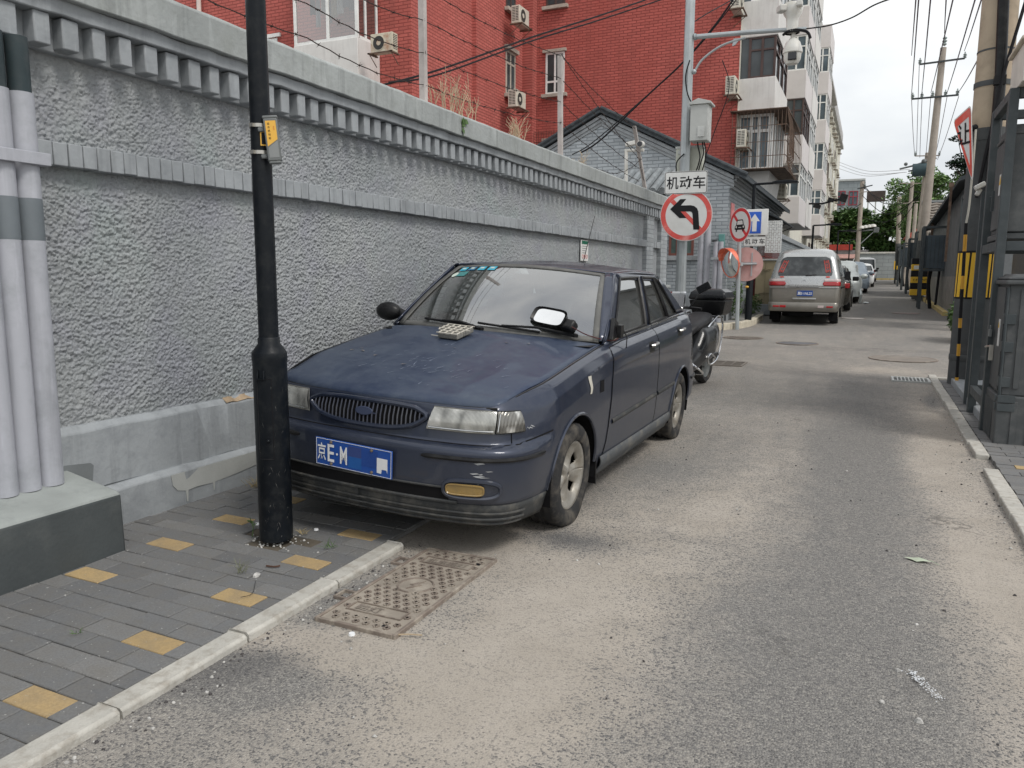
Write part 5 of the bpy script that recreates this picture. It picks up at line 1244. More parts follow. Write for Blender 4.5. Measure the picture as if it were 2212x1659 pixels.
# --- cast iron cover by the kerb
M_iron = pm('rusty cast iron', (.185, .15, .125), .85, .0, var=.2, vs=9, dirt=(.36, .32, .265), damt=.9, ds=10, bump=.4, bs=90)
mc = thing('access_cover', (-1.72, 2.73, .004), 'rectangular rusty cast iron lighting cover set in the road beside the kerb', 'manhole cover')
X0, X1, Y0_, Y1_ = -1.895, -1.545, 2.30, 3.15
cpl = MB(); cpl.box(X0, X1, Y0_, Y1_, -.05, .010)
m = MB(); w_ = .014
m.box(X0-w_, X0, Y0_-w_, Y1_+w_, -.05, .017); m.box(X1, X1+w_, Y0_-w_, Y1_+w_, -.05, .017); m.box(X0, X1, Y0_-w_, Y0_, -.05, .017); m.box(X0, X1, Y1_, Y1_+w_, -.05, .017)
for yy in (2.52, 2.95): m.box(X0-.075, X0-w_, yy-.03, yy-.02, -.02, .014); m.box(X0-.075, X0-w_, yy+.04, yy+.05, -.02, .014); m.box(X0-.08, X0-.07, yy-.03, yy+.05, -.02, .014)
m.build('cover_frame', M_iron, mc, bevel=.003)
m = cpl; m.mat(1); yy = Y0_+.035; r_ = 0
while yy < Y1_-.02:
    xx = X0+.03+(0 if r_ % 2 else .024)
    while xx < X1-.015:
        inb = (abs(xx+1.72) < .135 and (abs(yy-3.02) < .045 or abs(yy-2.45) < .045)) or math.hypot(xx+1.72, yy-2.735) < .085
        if not inb:
            for k in range(3): a = k*PI/3+.3; m.obox((xx, yy, .0112), (.030, .008, .006), Matrix.Rotation(a, 3, 'Z'))
        xx += .048
    yy += .036; r_ += 1
for yc in (3.02, 2.45):
    m.box(X0+.045, X1-.045, yc-.04, yc-.034, .009, .016); m.box(X0+.045, X1-.045, yc+.034, yc+.04, .009, .016); m.box(X0+.045, X0+.051, yc-.034, yc+.034, .009, .016); m.box(X1-.051, X1-.045, yc-.034, yc+.034, .009, .016)
m.tube([(-1.72+.078*math.cos(a), 2.735+.078*math.sin(a), .011) for a in np.linspace(0, 2*PI, 32, endpoint=False)], .005, 5, closed=True)
m.prism([(-1.70, 2.79, .009), (-1.745, 2.73, .009), (-1.722, 2.73, .009), (-1.738, 2.685, .009), (-1.693, 2.745, .009), (-1.716, 2.745, .009)], (0, 0, .006))
m.build('plate', [pm('dust filled iron', (.27, .235, .195), .9, .0, var=.15, vs=6, dirt=(.37, .33, .275), damt=.9, ds=9, bump=.5), M_iron], mc, smooth=0)
text('cast_lettering', '北京路灯', .05, M_iron, mc, (-1.72, 3.02, .012), (1, 0, 0), (0, 1, 0), width=.21, bold=.01, depth=.003)
text('cast_lettering', '路灯', .05, M_iron, mc, (-1.76, 2.45, .012), (1, 0, 0), (0, 1, 0), width=.12, bold=.01, depth=.003)
m = MB(); m.box(-1.60, -1.575, 3.06, 3.085, .0095, .0112); m.box(-1.63, -1.60, 2.34, 2.355, .0095, .0112); m.build('keyhole', M_signk, mc, smooth=0)
# --- round covers and grates in the road
def round_cover(px, py, r, lab, mat, grate=False):
    c = AG(px, py); t = thing('manhole_cover', (c.x, c.y, c.z+.004), lab, 'manhole cover')
    m = MB(); m.lathe([(0, .006), (r-.03, .006)], c, n=40); m.build('lid', mat, t)
    m = MB(); m.lathe([(r-.028, .005), (r-.022, .010), (r, .010), (r+.002, .0)], c, n=40); m.build('rim', M_iron, t)
    if grate:
        m = MB(); n = 15
        for i in range(n): x = -r+.06+i*(2*r-.12)/(n-1); h = math.sqrt(max((r-.03)**2-x*x, .0001)); m.box(c.x+x-.008, c.x+x+.008, c.y-h, c.y+h, c.z+.006, c.z+.012)
        m.build('grate_bars', M_iron, t, smooth=0)
M_lid = pm('worn lid', (.20, .175, .15), .85, dirt=(.3, .27, .22), bump=.4)
round_cover(1605, 730, .42, 'round slotted drain cover in the road nearest the post of the convex mirror', pm('dark slots', (.05, .045, .04), .9, bump=0), True)
round_cover(1722, 742, .40, 'dark round manhole cover in the crossing in front of the silver van', pm('dark lid', (.12, .12, .125), .8, bump=.3))
round_cover(1843, 688, .33, 'small pale manhole cover beside the right rear wheel of the silver van', pm('pale lid', (.42, .40, .39), .8, bump=.3))
round_cover(1957, 677, .40, 'pinkish manhole cover in the lane near the yellow kerb', pm('pinkish lid', (.32, .25, .24), .85, bump=.3))
round_cover(1950, 776, .52, 'wide dusty manhole cover half buried by sand at the crossing', M_lid)
def rect_grate(c0, c1, lab, nx, ny, mat=M_iron, bars=False):
    x0, x1, y0, y1 = c0[0], c1[0], c0[1], c1[1]; t = thing('drain_grate', ((x0+x1)/2, (y0+y1)/2, 0), lab, 'drain grate')
    m = MB(); m.box(x0, x1, y0, y1, -.03, .003); m.build('pit', pm('pit black', (.008, .008, .008), .9, bump=0), t, smooth=0)
    m = MB(); f_ = .03; zt = .020
    m.box(x0-f_, x1+f_, y0-f_, y0, -.02, zt); m.box(x0-f_, x1+f_, y1, y1+f_, -.02, zt); m.box(x0-f_, x0, y0, y1, -.02, zt); m.box(x1, x1+f_, y0, y1, -.02, zt); m.build('grate_frame', mat, t, bevel=.003)
    m = MB()
    for i in range(1, nx): x = lerp(x0, x1, i/nx); m.box(x-.007, x+.007, y0, y1, zt-.007, zt-.002)
    for j in range(1, ny): y = lerp(y0, y1, j/ny); m.box(x0, x1, y-.008, y+.008, zt-.007, zt-.003)
    m.build('grate_bars', mat, t, smooth=0)
rect_grate((.37, 11.22), (.77, 11.62), 'dark square holed iron grate at the near end of the right kerb', 9, 4, M_ltgrey)
a = AG(1573, 787); rect_grate((a.x-.22, a.y-.28), (a.x+.22, a.y+.28), 'rusty rectangular grate in the road behind the motorbike', 3, 12, M_lid)
# --- post with the traffic signs, camera arm and cabinets (over the crossing)
gp = thing('camera_pole', (-2.75, 12.4, 0), 'tall galvanised pole with a long side arm, carrying the left turn sign and cameras', 'pole')
m = MB(); m.cyl((-2.75, 12.4, 0), (-2.75, 12.4, 6.5), .085, .07, 12); m.build('mast', M_galv, gp, smooth=20)
aL, aR = AY(1500, 80, 12.4), AY(1742, 62, 12.4)
m = MB(); m.tube([aL, lerp(aL, aR, .5)+Vector((0, 0, .01)), aR], [.038, .035, .028], 10); m.tube(smoothpts([AY(1500, 155, 12.4), AY(1518, 128, 12.4), AY(1560, 98, 12.4), AY(1610, 82, 12.4)], 5), .018, 8)
m.lathe([(.05, 0), (.05, .03)], aL, (1, 0, 0), 12); m.ball(AY(1499, 155, 12.4), .04, 8, 6); m.prism([AY(1585, 84, 12.41), AY(1600, 83, 12.41), AY(1588, 98, 12.41), AY(1582, 100, 12.41)], (0, -.02, 0))
m.build('side_arm', M_galv, gp)
M_domew = pm('camera white', (.70, .69, .65), .4, bump=0, dirt=(.6, .55, .4), damt=.3)
M_tinted = pm('tinted window', (.03, .03, .035), .1, bump=0)
dc = AY(1712, 112, 12.4)
m = MB(); m.lathe([(0, .19), (.04, .19), (.10, .13), (.135, .03), (.14, -.02), (.125, -.03)], dc, n=24); dm = thing('dome_camera', dc, 'white dome camera hanging below the pole arm', 'camera'); m.build('dome_hood', M_domew, dm)
m = MB(); m.lathe([(.125, -.03), (.118, -.11), (.085, -.17), (0, -.185)], dc, n=24); m.build('dome_body', M_domew, dm)
m = MB(); m.obox(dc+Vector((.01, -.105, -.085)), (.12, .05, .11)); m.build('lens_window', M_tinted, dm, bevel=.012)
m = MB(); m.cyl(dc+Vector((0, 0, .18)), dc+Vector((0, 0, .33)), .028, n=10); m.build('hanger', M_domew, dm)
tcx = AY(1713, 20, 12.4)
tc_ = thing('turret_camera', tcx, 'large white multi lens camera standing on the end of the pole arm', 'camera')
m = MB(); m.lathe([(.075, -.32), (.085, -.19), (.09, -.12), (.13, -.06), (.14, .02), (.12, .08), (.0, .11)], tcx, n=20); m.build('camera_body', M_domew, tc_)
m = MB(); m.obox(tcx+Vector((-.15, -.08, .0)), (.1, .16, .09), Matrix.Rotation(.5, 3, 'Z')); m.obox(tcx+Vector((.10, -.12, .03)), (.08, .12, .08)); m.build('lens_barrel', M_domew, tc_, bevel=.015)
m = MB(); m.lathe([(.08, -.34), (.11, -.33), (.11, -.32), (.08, -.31)], tcx, n=16); m.tube(smoothpts([tcx+Vector((-.12, 0, -.34)), tcx+Vector((0, -.06, -.30)), tcx+Vector((.2, 0, -.33)), tcx+Vector((.26, 0, -.43))], 4), .02, 6); m.build('mount', M_cable, tc_)
b0, b1 = AY(1498, 228, 12.35), AY(1537, 306, 12.35)
cb = thing('control_box', ((b0.x+b1.x)/2, 12.3, b1.z), 'pale grey control box with a peaked lid on the camera pole', 'control box')
m = MB(); m.box(b0.x, b1.x-.03, 12.15, 12.45, b1.z, b0.z-.03); m.build('box_body', M_ltgrey, cb, bevel=.006)
m = MB(); xm = (b0.x+b1.x)/2; m.prism([(b0.x-.02, 12.12, b0.z-.03), (b1.x+.01, 12.12, b0.z-.03), (b1.x+.01, 12.12, b0.z), (xm-.03, 12.12, b0.z+.055), (b0.x-.02, 12.12, b0.z)], (0, .36, 0)); m.build('box_lid', M_ltgrey, cb, bevel=.004)
m = MB(); m.box(xm-.03, xm+.075, 12.135, 12.149, b1.z+.05, b1.z+.20); m.build('box_door_label', pm('pale label', (.55, .56, .54), .5, bump=0), cb, bevel=.003)
c0, c1 = AY(1461, 318, 12.5), AY(1517, 372, 12.5)
jb = thing('junction_cabinet', ((c0.x+c1.x)/2, 12.55, c1.z), 'flat greenish white cabinet fixed behind the camera pole above the sign', 'junction box')
m = MB(); m.box(c0.x, c1.x, 12.49, 12.65, c1.z-.1, c0.z); m.build('cabinet_body', pm('greenish cabinet', (.48, .49, .42), .6, bump=.1), jb, bevel=.006)
m = MB(); m.box(c0.x-.01, c1.x+.01, 12.48, 12.66, c0.z-.03, c0.z+.005); m.box(c0.x+.03, c0.x+.12, 12.475, 12.489, c0.z-.11, c0.z-.06); m.build('cabinet_lid', M_ltgrey, jb, bevel=.004)
m = MB(); y_ = 12.3
for pts in (((1512, 240), (1508, 262), (1513, 285), (1507, 310), (1512, 340), (1503, 372)), ((1517, 307), (1520, 330), (1514, 350), (1508, 372)), ((1521, 307), (1525, 335), (1516, 372)), ((1490, 130), (1481, 165), (1486, 205), (1500, 232)), ((1461, 372), (1462, 350), (1478, 332))): m.tube(smoothpts([AY(*p, y_) for p in pts], 5), .011, 6)
tag(m.build('loose_cables', M_cable), 'loose black cables looping down the camera pole to the sign', 'cable')
def disc(m, c, r0, r1, R_, U_, N_, off, n=48):
    vs = []
    for r in (r0, r1):
        for k in range(n): a = 2*PI*k/n; vs.append(c+R_*(r*math.cos(a))+U_*(r*math.sin(a))+N_*off)
    if r0 < 1e-6: m.add([c+N_*off]+vs[n:], [(0, k+1, (k+1) % n+1) for k in range(n)])
    else: m.add(vs, [(k, (k+1) % n, n+(k+1) % n, n+k) for k in range(n)])
def shape(m, c, pts, R_, U_, N_, off, th=.0015):
    P = [c+R_*a+U_*b+N_*off for a, b in pts]; m.prism(P, N_*th)
def frameof(N_): N_ = Vector(N_).normalized(); R_ = U3.cross(N_).normalized(); return R_, N_.cross(R_).normalized(), N_
# no left turn
R_, U_, N_ = frameof((.10, -1, 0)); c = AY(1482, 464.5, 12.28)
sg = thing('round_sign', c, 'round red ringed sign with a black left turn arrow on the camera pole', 'road sign')
m = MB(); disc(m, c, 0, .40, R_, U_, N_, 0); disc(m, c, 0, .40, R_, U_, N_, -.006); m.lathe([(.402, -.006), (.404, -.003), (.402, 0)], c, N_, 48); m.build('sign_plate', M_signw, sg, smooth=0)
m = MB(); disc(m, c, .318, .392, R_, U_, N_, .002); m.build('red_ring', M_fader, sg, smooth=0)
m = MB(); d45 = [(-.245, .20), (-.20, .245), (.245, -.20), (.20, -.245)]; shape(m, c, d45, R_, U_, N_, .0018, .0006); m.build('slash', M_fader, sg, smooth=0)
m = MB(); arw = [(-.247, .083), (-.01, .245), (-.085, .235), (-.06, .245)]
head = [(-.248, .095), (-.095, .245), (-.005, .245), (-.085, .148), (.065, .148), (.12, .135), (.165, .10), (.185, .05), (.213, -.225), (.120, -.225), (.098, .02), (.085, .045), (.055, .055), (-.085, .055), (.005, -.045), (-.10, -.045)]
shape(m, c, head, R_, U_, N_, .003, .0012); m.build('arrow', M_signk, sg, smooth=0)
# 机动车 plate
def plate(nm, px0, py0, px1, py1, y_, N, lab, s, par=None):
    a = AY(px0, py0, y_); b = AY(px1, py1, y_); c = (a+b)/2; w2 = abs(b.x-a.x)/2/max(.2, abs(Vector(N).normalized().y)); h2 = abs(a.z-b.z)/2
    R_, U_, N_ = frameof(N); t = thing('supplementary_sign', c, lab, 'road sign')
    def rr(w_, h_, r): return [(sx*(w_-r)+r*math.cos(q), sy*(h_-r)+r*math.sin(q)) for sx, sy, q0 in ((1, 1, 0), (-1, 1, PI/2), (-1, -1, PI), (1, -1, 1.5*PI)) for q in (q0, q0+PI/4, q0+PI/2)]
    m = MB(); shape(m, c, rr(w2, h2, .03), R_, U_, N_, -.004, .005); m.build('sign_plate', M_signw, t, smooth=0)
    m = MB(); o = rr(w2-.006, h2-.006, .028); i = rr(w2-.014, h2-.014, .022); n = len(o)
    m.add([c+R_*a+U_*b+N_*.0025 for a, b in o]+[c+R_*a+U_*b+N_*.0025 for a, b in i], [(k, (k+1) % n, n+(k+1) % n, n+k) for k in range(n)]); m.build('black_border', M_signk, t, smooth=0)
    for k, ch in enumerate(s): text('sign_lettering', ch, h2*1.12, M_signk, t, c+R_*((k-1)*w2*.62), R_, U_, bold=.012, depth=.0035, width=h2*1.08)
    return t
plate('p', 1437, 372, 1527, 417, 12.27, (.06, -1, 0), 'white plate reading three large black characters above the round turn sign', '机动车')
# --- second post: no cars sign, convex mirror, back of a red sign
sp0 = AG(1592, 712); SY = sp0.y
sp = thing('sign_post', sp0, 'thin galvanised post at the corner kerb holding a no cars sign and a convex mirror', 'post')
pt_ = AY(1599, 470, SY); m = MB(); m.cyl((sp0.x, SY, sp0.z), (pt_.x, SY, pt_.z), .048, .048, 14); m.build('post_tube', M_galv, sp)
m = MB(); zc_ = AY(1600, 571, SY); m.lathe([(.055, -.04), (.058, -.04), (.058, .04), (.055, .04)], zc_, n=14); m.tube([zc_+Vector((.0, .06, .0)), zc_+Vector((.35, .12, .01))], .02, 6); m.build('bracket', M_galv, sp)
ncx = AY(1598.5, 486, SY-.08); NN = Matrix.Rotation(math.radians(-44), 3, 'Z') @ Vector((0, -1, 0)); R_, U_, N_ = frameof(NN)
sg = thing('round_sign', ncx, 'round white sign with a red slash over a black car on the thin corner post', 'road sign')
m = MB(); disc(m, ncx, 0, .40, R_, U_, N_, 0); disc(m, ncx, 0, .40, R_, U_, N_, -.006); m.lathe([(.401, -.006), (.401, 0)], ncx, N_, 48); m.build('sign_plate', M_signw, sg, smooth=0)
m = MB(); disc(m, ncx, .315, .388, R_, U_, N_, .002); shape(m, ncx, [(-.255, .205), (-.205, .255), (.255, -.205), (.205, -.255)], R_, U_, N_, .0016, .0005); m.build('red_ring', M_signr, sg, smooth=0)
m = MB(); shape(m, ncx, [(-.14, .0), (-.17, -.02), (-.185, -.05), (-.185, -.10), (-.145, -.105), (-.145, -.155), (-.10, -.155), (-.10, -.11), (.10, -.11), (.10, -.155), (.145, -.155), (.145, -.105), (.185, -.10), (.185, -.05), (.17, -.02), (.14, 0), (.115, .10), (.09, .125), (-.09, .125), (-.115, .10)], R_, U_, N_, .003, .001); cs = m.build('car_symbol', M_signk, sg, smooth=0)
m = MB(); shape(m, ncx, [(-.11, .01), (.11, .01), (.09, .09), (.07, .10), (-.07, .10), (-.09, .09)], R_, U_, N_, .0045, .0006)
for sx in (-.13, .13): shape(m, ncx, [(sx+.025*math.cos(a), -.045+.025*math.sin(a)) for a in np.linspace(0, 2*PI, 12, endpoint=False)], R_, U_, N_, .0045, .0006)
shape(m, ncx, [(-.06, -.05), (.06, -.05), (.06, -.062), (-.06, -.062)], R_, U_, N_, .0045, .0006); m.build('symbol_cutout', M_signw, cs, smooth=0)
M_mirror = pm('convex mirror face', (.82, .85, .84), .04, 1., bump=0, var=.02); M_orange = pm('orange mirror hood', (.72, .14, .07), .45, bump=0, dirt=(.8, .35, .28), damt=.5, ds=5)
mcn = AY(1577, 568, SY-.1); NM = Vector((-.72, -.68, -.16)); R_, U_, N_ = frameof(NM)
cm = thing('convex_mirror', mcn, 'round orange rimmed convex traffic mirror on the thin corner post', 'traffic mirror')
m = MB(); rM = .34; m.lathe([(0, .07), (.08, .066), (.16, .054), (.24, .034), (rM-.01, .004)], mcn, N_, 40); m.build('mirror_face', M_mirror, cm, smooth=80)
m = MB(); m.lathe([(rM-.012, .008), (rM+.012, .012), (rM+.014, -.02), (.2, -.07), (0, -.08)], mcn, N_, 40)
vs = []
for k in range(21):
    a = PI*(.05+.9*k/20)
    for (r, h) in ((rM+.012, .01), (rM+.03, .15*math.sin(a)**.6)): vs.append(mcn+R_*(r*math.cos(a))+U_*(r*math.sin(a))+N_*h)
m.add(vs, [(2*k, 2*k+1, 2*k+3, 2*k+2) for k in range(20)]); m.build('mirror_hood', M_orange, cm, smooth=80)
rc = AY(1611, 571, SY+.16); R_, U_, N_ = frameof((.05, 1, 0))
rs_ = thing('round_sign', rc, 'pinkish red round sign seen from behind, fixed behind the convex mirror post', 'road sign')
m = MB(); disc(m, rc, 0, .40, R_, U_, N_, 0); disc(m, rc, 0, .40, R_, U_, N_, -.006); m.lathe([(.401, -.006), (.401, 0)], rc, N_, 40); m.build('sign_plate', pm('faded pink sign back', (.55, .33, .31), .6, var=.12, vs=3, dirt=(.6, .5, .48), bump=0), rs_, smooth=0)
m = MB(); m.obox(rc+Vector((-.12, -.02, 0)), (.03, .02, .55)); m.obox(rc+Vector((.14, -.02, 0)), (.03, .02, .55)); m.obox(rc+Vector((.05, -.035, .02)), (.40, .03, .05)); m.build('sign_rails', M_galv, rs_, smooth=0)
# --- second lamp with the blue one way sign
q0 = Vector((AY(1616, 688, 20.2).x, 20.2, zg(20.2)+.13)); arm = AY(1632, 398, 20.2)
lm = thing('street_lamp', q0, 'black street lamp with a flat head on a side arm beside the blue arrow sign', 'street lamp')
xq = q0.x
def lampset(t, x, y, z0, ztop_, dirx=1, s=1.):
    m = MB(); m.lathe([(.085*s, 0), (.085*s, 1.05), (.05*s, 1.12), (.045*s, 1.15)], (x, y, z0), n=16); m.build('base_sleeve', M_black, t)
    m = MB(); m.cyl((x, y, z0+1.1), (x, y, ztop_), .045*s, .04*s, 10); m.tube([(x, y, ztop_), (x+dirx*.45*s, y, ztop_+.01)], .03*s, 8); m.build('shaft', M_black, t)
    m = MB(); h = [(0, .025), (.12, .05), (.4, .055), (.58, .03), (.62, .0), (.58, -.02), (.1, -.02), (0, -.01)]
    m.prism([(x+dirx*(.42+a)*s, y-.11*s, ztop_+b*s+.01) for a, b in h], (0, .22*s, 0)); m.build('lamp_head', M_black, t, bevel=.015)
lampset(lm, xq, 20.2, q0.z, arm.z, 1)
m = MB(); m.ball((xq-.05, 20.1, q0.z+.85), (.05, .03, .03), 8, 6); m.build('sticker', M_yel, lm)
a, b = AY(1622, 455, 20.05), AY(1658, 508, 20.05)
bs = thing('arrow_sign', (a+b)/2, 'white board with a blue panel and white upward arrow on the second lamp', 'road sign')
m = MB(); m.box(a.x-.15, b.x, 20.03, 20.05, b.z, a.z+.03); m.build('sign_plate', M_signw, bs, bevel=.02)
pa, pb = AY(1617, 458, 20.02), AY(1643, 504, 20.02)
m = MB(); m.box(pa.x, pb.x, 20.02, 20.027, pb.z, pa.z); m.build('blue_panel', M_signb, bs, smooth=0)
m = MB(); wv = (pb.x-pa.x); x_ = (pa.x+pb.x)/2; zz0, zz1 = pb.z+.05, pa.z-.05; hh = zz1-zz0
m.prism([(x_-.17*wv, 20.018, zz0), (x_+.17*wv, 20.018, zz0), (x_+.17*wv, 20.018, zz0+hh*.58), (x_+.40*wv, 20.018, zz0+hh*.58), (x_, 20.018, zz1), (x_-.40*wv, 20.018, zz0+hh*.58), (x_-.17*wv, 20.018, zz0+hh*.58)], (0, -.002, 0)); m.build('arrow', M_signw, bs, smooth=0)
plate('p', 1606, 511, 1655, 532, 20.03, (0, -1, 0), 'white plate with black characters directly under the blue arrow sign', '机动车')
# --- tan cabinet, weeds, lattice, awning, meter, notice, pipes on the house corner
M_tan = pm('tan cabinet paint', (.36, .30, .19), .55, dirt=(.25, .21, .14), damt=.4, ds=5, bump=.1)
tz = zg(24)+.13; tl, tr = AY(1633, 570, 24.2), AY(1676, 570, 24.2); ztp = AY(1655, 563, 24.2).z
tcb = thing('telecom_cabinet', ((tl.x+tr.x)/2, 24.4, tz), 'tall tan metal cabinet standing left of the silver van', 'cabinet')
m = MB(); m.box(tl.x, tr.x, 24.2, 24.75, tz+.22, ztp); m.build('cabinet_body', M_tan, tcb, bevel=.01)
m = MB(); m.box(tl.x-.03, tr.x+.03, 24.17, 24.78, ztp, ztp+.05); m.build('cabinet_lid', M_ltgrey, tcb, bevel=.01)
m = MB(); m.box(tl.x-.05, tr.x+.08, 24.1, 24.85, tz-.1, tz+.22); m.build('plinth', M_smooth, tcb, bevel=.01)
m = MB(); xm = (tl.x+tr.x)/2
for z_ in (tz+.55, tz+1.25): m.tube([(xm-.16, 24.18, z_), (xm+.16, 24.18, z_)], .012, 5); m.obox((xm, 24.17, z_), (.05, .03, .09))
m.box(xm-.005, xm+.005, 24.192, 24.199, tz+.25, ztp-.05); m.build('latch_bars', pm('tan latch', (.25, .21, .13), .6, bump=0), tcb, smooth=0)
M_leafg = pm('weed leaf', (.07, .13, .035), .6, var=.5, vs=8, bump=0)
M_leafd = pm('dark leaf', (.035, .075, .022), .6, var=.5, vs=5, bump=0)
def leafcloud(m, c, r, n, size, rnd, flat_=.6):
    for i in range(n):
        d = Vector((rnd.gauss(0, 1), rnd.gauss(0, 1), rnd.gauss(0, 1))).normalized()*(rnd.random()**.5)
        p = Vector(c)+Vector((d.x*r[0], d.y*r[1], d.z*r[2])); s = size*rnd.uniform(.6, 1.4)
        a = Vector((rnd.gauss(0, 1), rnd.gauss(0, 1), rnd.gauss(0, flat_))).normalized()*s; b = a.cross(Vector((rnd.gauss(0, 1), rnd.gauss(0, 1), rnd.gauss(0, 1)))).normalized()*s*.45
        m.add([p-a, p-b*.8, p+a, p+b*.8], [(0, 1, 2, 3)])
def bush(name, c, r, n, size, lab, cat='weeds', mat=None, stems=8, seed=1):
    rnd = random.Random(seed); t = thing(name, (c[0], c[1], c[2]), lab, cat)
    m = MB(); leafcloud(m, (c[0], c[1], c[2]+r[2]*.9), r, n, size, rnd); m.build('leaves', mat or M_leafg, t, smooth=0)
    m = MB()
    for i in range(stems): m.tube([(c[0]+rnd.uniform(-.1, .1)*r[0], c[1]+rnd.uniform(-.1, .1)*r[1], c[2]-.05), (c[0]+rnd.uniform(-.8, .8)*r[0], c[1]+rnd.uniform(-.8, .8)*r[1], c[2]+r[2]*rnd.uniform(.8, 1.7))], .006*max(1, r[2]), 4)
    m.build('stems', pm('green stem', (.10, .13, .05), .8, bump=0), t)
    return t
a = AG(1607, 676); bush('weed_clump', (-3.1, 20.6, zg(20.6)+.13), (.16, .35, .55), 500, .045, 'tall green weeds climbing behind the second lamp base', seed=3)
bush('weed_clump', (-3.0, 23.0, zg(23)+.13), (.25, .45, .32), 420, .045, 'low green weeds between the lamp base and the tan cabinet', seed=4)
la, lb_ = AY(1656, 478, 23.3), AY(1686, 545, 23.3)
lt = thing('lattice_panel', (la.x, 23.3, lb_.z), 'white perforated metal panel hanging on the house side by the arrow sign', 'panel')
m = MB(); n = 7; k2 = 12; W_ = lb_.x-la.x; H_ = la.z-lb_.z
for i in range(n+1): x = la.x+W_*i/n; m.box(x-.012, x+.012, 23.3, 23.32, lb_.z, la.z)
for j in range(k2+1): z = lb_.z+H_*j/k2; m.box(la.x, lb_.x, 23.296, 23.3, z-.012, z+.012)
for i in range(n):
    for j in range(k2):
        if (i+j) % 2: m.tube([(la.x+W_*i/n, 23.31, lb_.z+H_*j/k2), (la.x+W_*(i+1)/n, 23.31, lb_.z+H_*(j+1)/k2)], .012, 4)
        else: m.tube([(la.x+W_*(i+1)/n, 23.31, lb_.z+H_*j/k2), (la.x+W_*i/n, 23.31, lb_.z+H_*(j+1)/k2)], .012, 4)
m.build('lattice', M_alu, lt, smooth=0)
aw = thing('awning', (-3.1, 27, 3.0), 'small dark sheet awning jutting from the side of the grey house', 'awning')
a1, a2 = AX(1655, 440, -3.28), AX(1700, 474, -2.75)
m = MB(); m.prism([(-3.29, 25.4, 3.42), (-3.29, 29.8, 3.42), (-2.62, 29.8, 3.12), (-2.62, 25.4, 3.12)], (0, 0, .04)); m.build('sheet', M_rtile, aw, smooth=0)
m = MB(); [m.tube([(-3.29, y_, 2.85), (-2.66, y_, 3.12)], .015, 5) for y_ in (25.5, 27.6, 29.7)]; m.build('brackets', M_cable, aw)
rg = thing('red_window_cage', (-3.2, 28, 1.6), 'dark red iron cage on the house side under the awning', 'window cage')
m = MB()
for i in range(16): y_ = 25.6+i*.27; m.tube([(-3.05, y_, 1.5), (-3.05, y_, 2.95)], .012, 4)
for z_ in (1.5, 2.0, 2.5, 2.95): m.tube([(-3.29, 25.6, z_), (-3.05, 25.6, z_), (-3.05, 29.65, z_)], .014, 4)
m.build('cage_bars', pm('dark red bars', (.22, .04, .035), .7, bump=.1), rg)
m = MB(); m.box(-3.295, -3.27, 25.6, 29.6, 1.5, 2.9); m.build('dark_window', M_dglass, rg, smooth=0)
gt = thing('red_gate', (-3.35, 24.6, zg(24.6)+.13), 'red sheet metal gate in the grey wall behind the tan cabinet', 'gate')
m = MB(); m.box(-3.27, -3.235, 24.3, 25.5, zg(24)+.1, 2.1); m.build('gate_leaf', pm('gate red', (.33, .04, .04), .6, dirt=(.2, .04, .03), bump=.2), gt, bevel=.01)
m = MB(); [m.box(-3.234, -3.215, 24.35+.27*i, 24.37+.27*i, zg(24)+.2, 2.05) for i in range(5)]; m.build('gate_ribs', pm('gate dark red', (.2, .03, .03), .6, bump=.1), gt, smooth=0)
def pole_pipe(px, y_, r, z1, lab, z0=0):
    p = AY(px, 620, y_); t = thing('conduit_pipe', (p.x, y_, zg(y_)), lab, 'pipe', 'white conduits before the grey house')
    m = MB(); m.cyl((p.x, y_, zg(y_)-.02), (p.x, y_, z1), r, n=14); m.build('pipe_body', M_pipe, t); return t
pole_pipe(1511, 19.6, .075, AY(1511, 500, 19.6).z+.1, 'tall white conduit just right of the camera pole base')
pole_pipe(1525, 19.6, .075, AY(1525, 500, 19.6).z+.3, 'tall white conduit, second one right of the camera pole base')
t_ = pole_pipe(1543, 19.5, .062, AY(1543, 522, 19.5).z, 'shorter white conduit left of the convex mirror')
m = MB(); p = AY(1543, 522, 19.5); m.cyl(p+Vector((0, 0, .0)), p+Vector((0, 0, .03)), .066, n=14); m.build('pipe_cap', M_cable, t_)
pole_pipe(1554, 19.5, .062, AY(1554, 522, 19.5).z, 'shorter white conduit nearest the convex mirror')
m = MB(); c_ = AY(1543, 558, 19.42); m.box(c_.x-.08, c_.x+.28, 19.40, 19.43, c_.z-.03, c_.z+.03); tag(m.build('pipe_clamp', M_galv), 'steel clamp joining the two shorter white conduits', 'pipe clamp')
m = MB(); a = AX(1573, 445, HX+.01); m.box(HX+.006, HX+.02, HY+.25, HY+.75, a.z-.25, a.z+.12); tag(m.build('wall_notice', pm('faded red notice', (.60, .22, .22), .7, var=.3, vs=12, bump=0)), 'small faded red notice on the corner of the grey house', 'notice')
m = MB(); a = AY(1559, 520, HY-.06); m.box(a.x-.07, a.x+.07, HY-.13, HY-.01, a.z-.16, a.z+.16); m.box(a.x-.05, a.x+.05, HY-.15, HY-.13, a.z-.04, a.z+.04); tag(m.build('meter_bottle', pm('turquoise plastic', (.12, .30, .28), .5, bump=0), bevel=.02), 'small turquoise plastic box on the corner of the grey house', 'box')
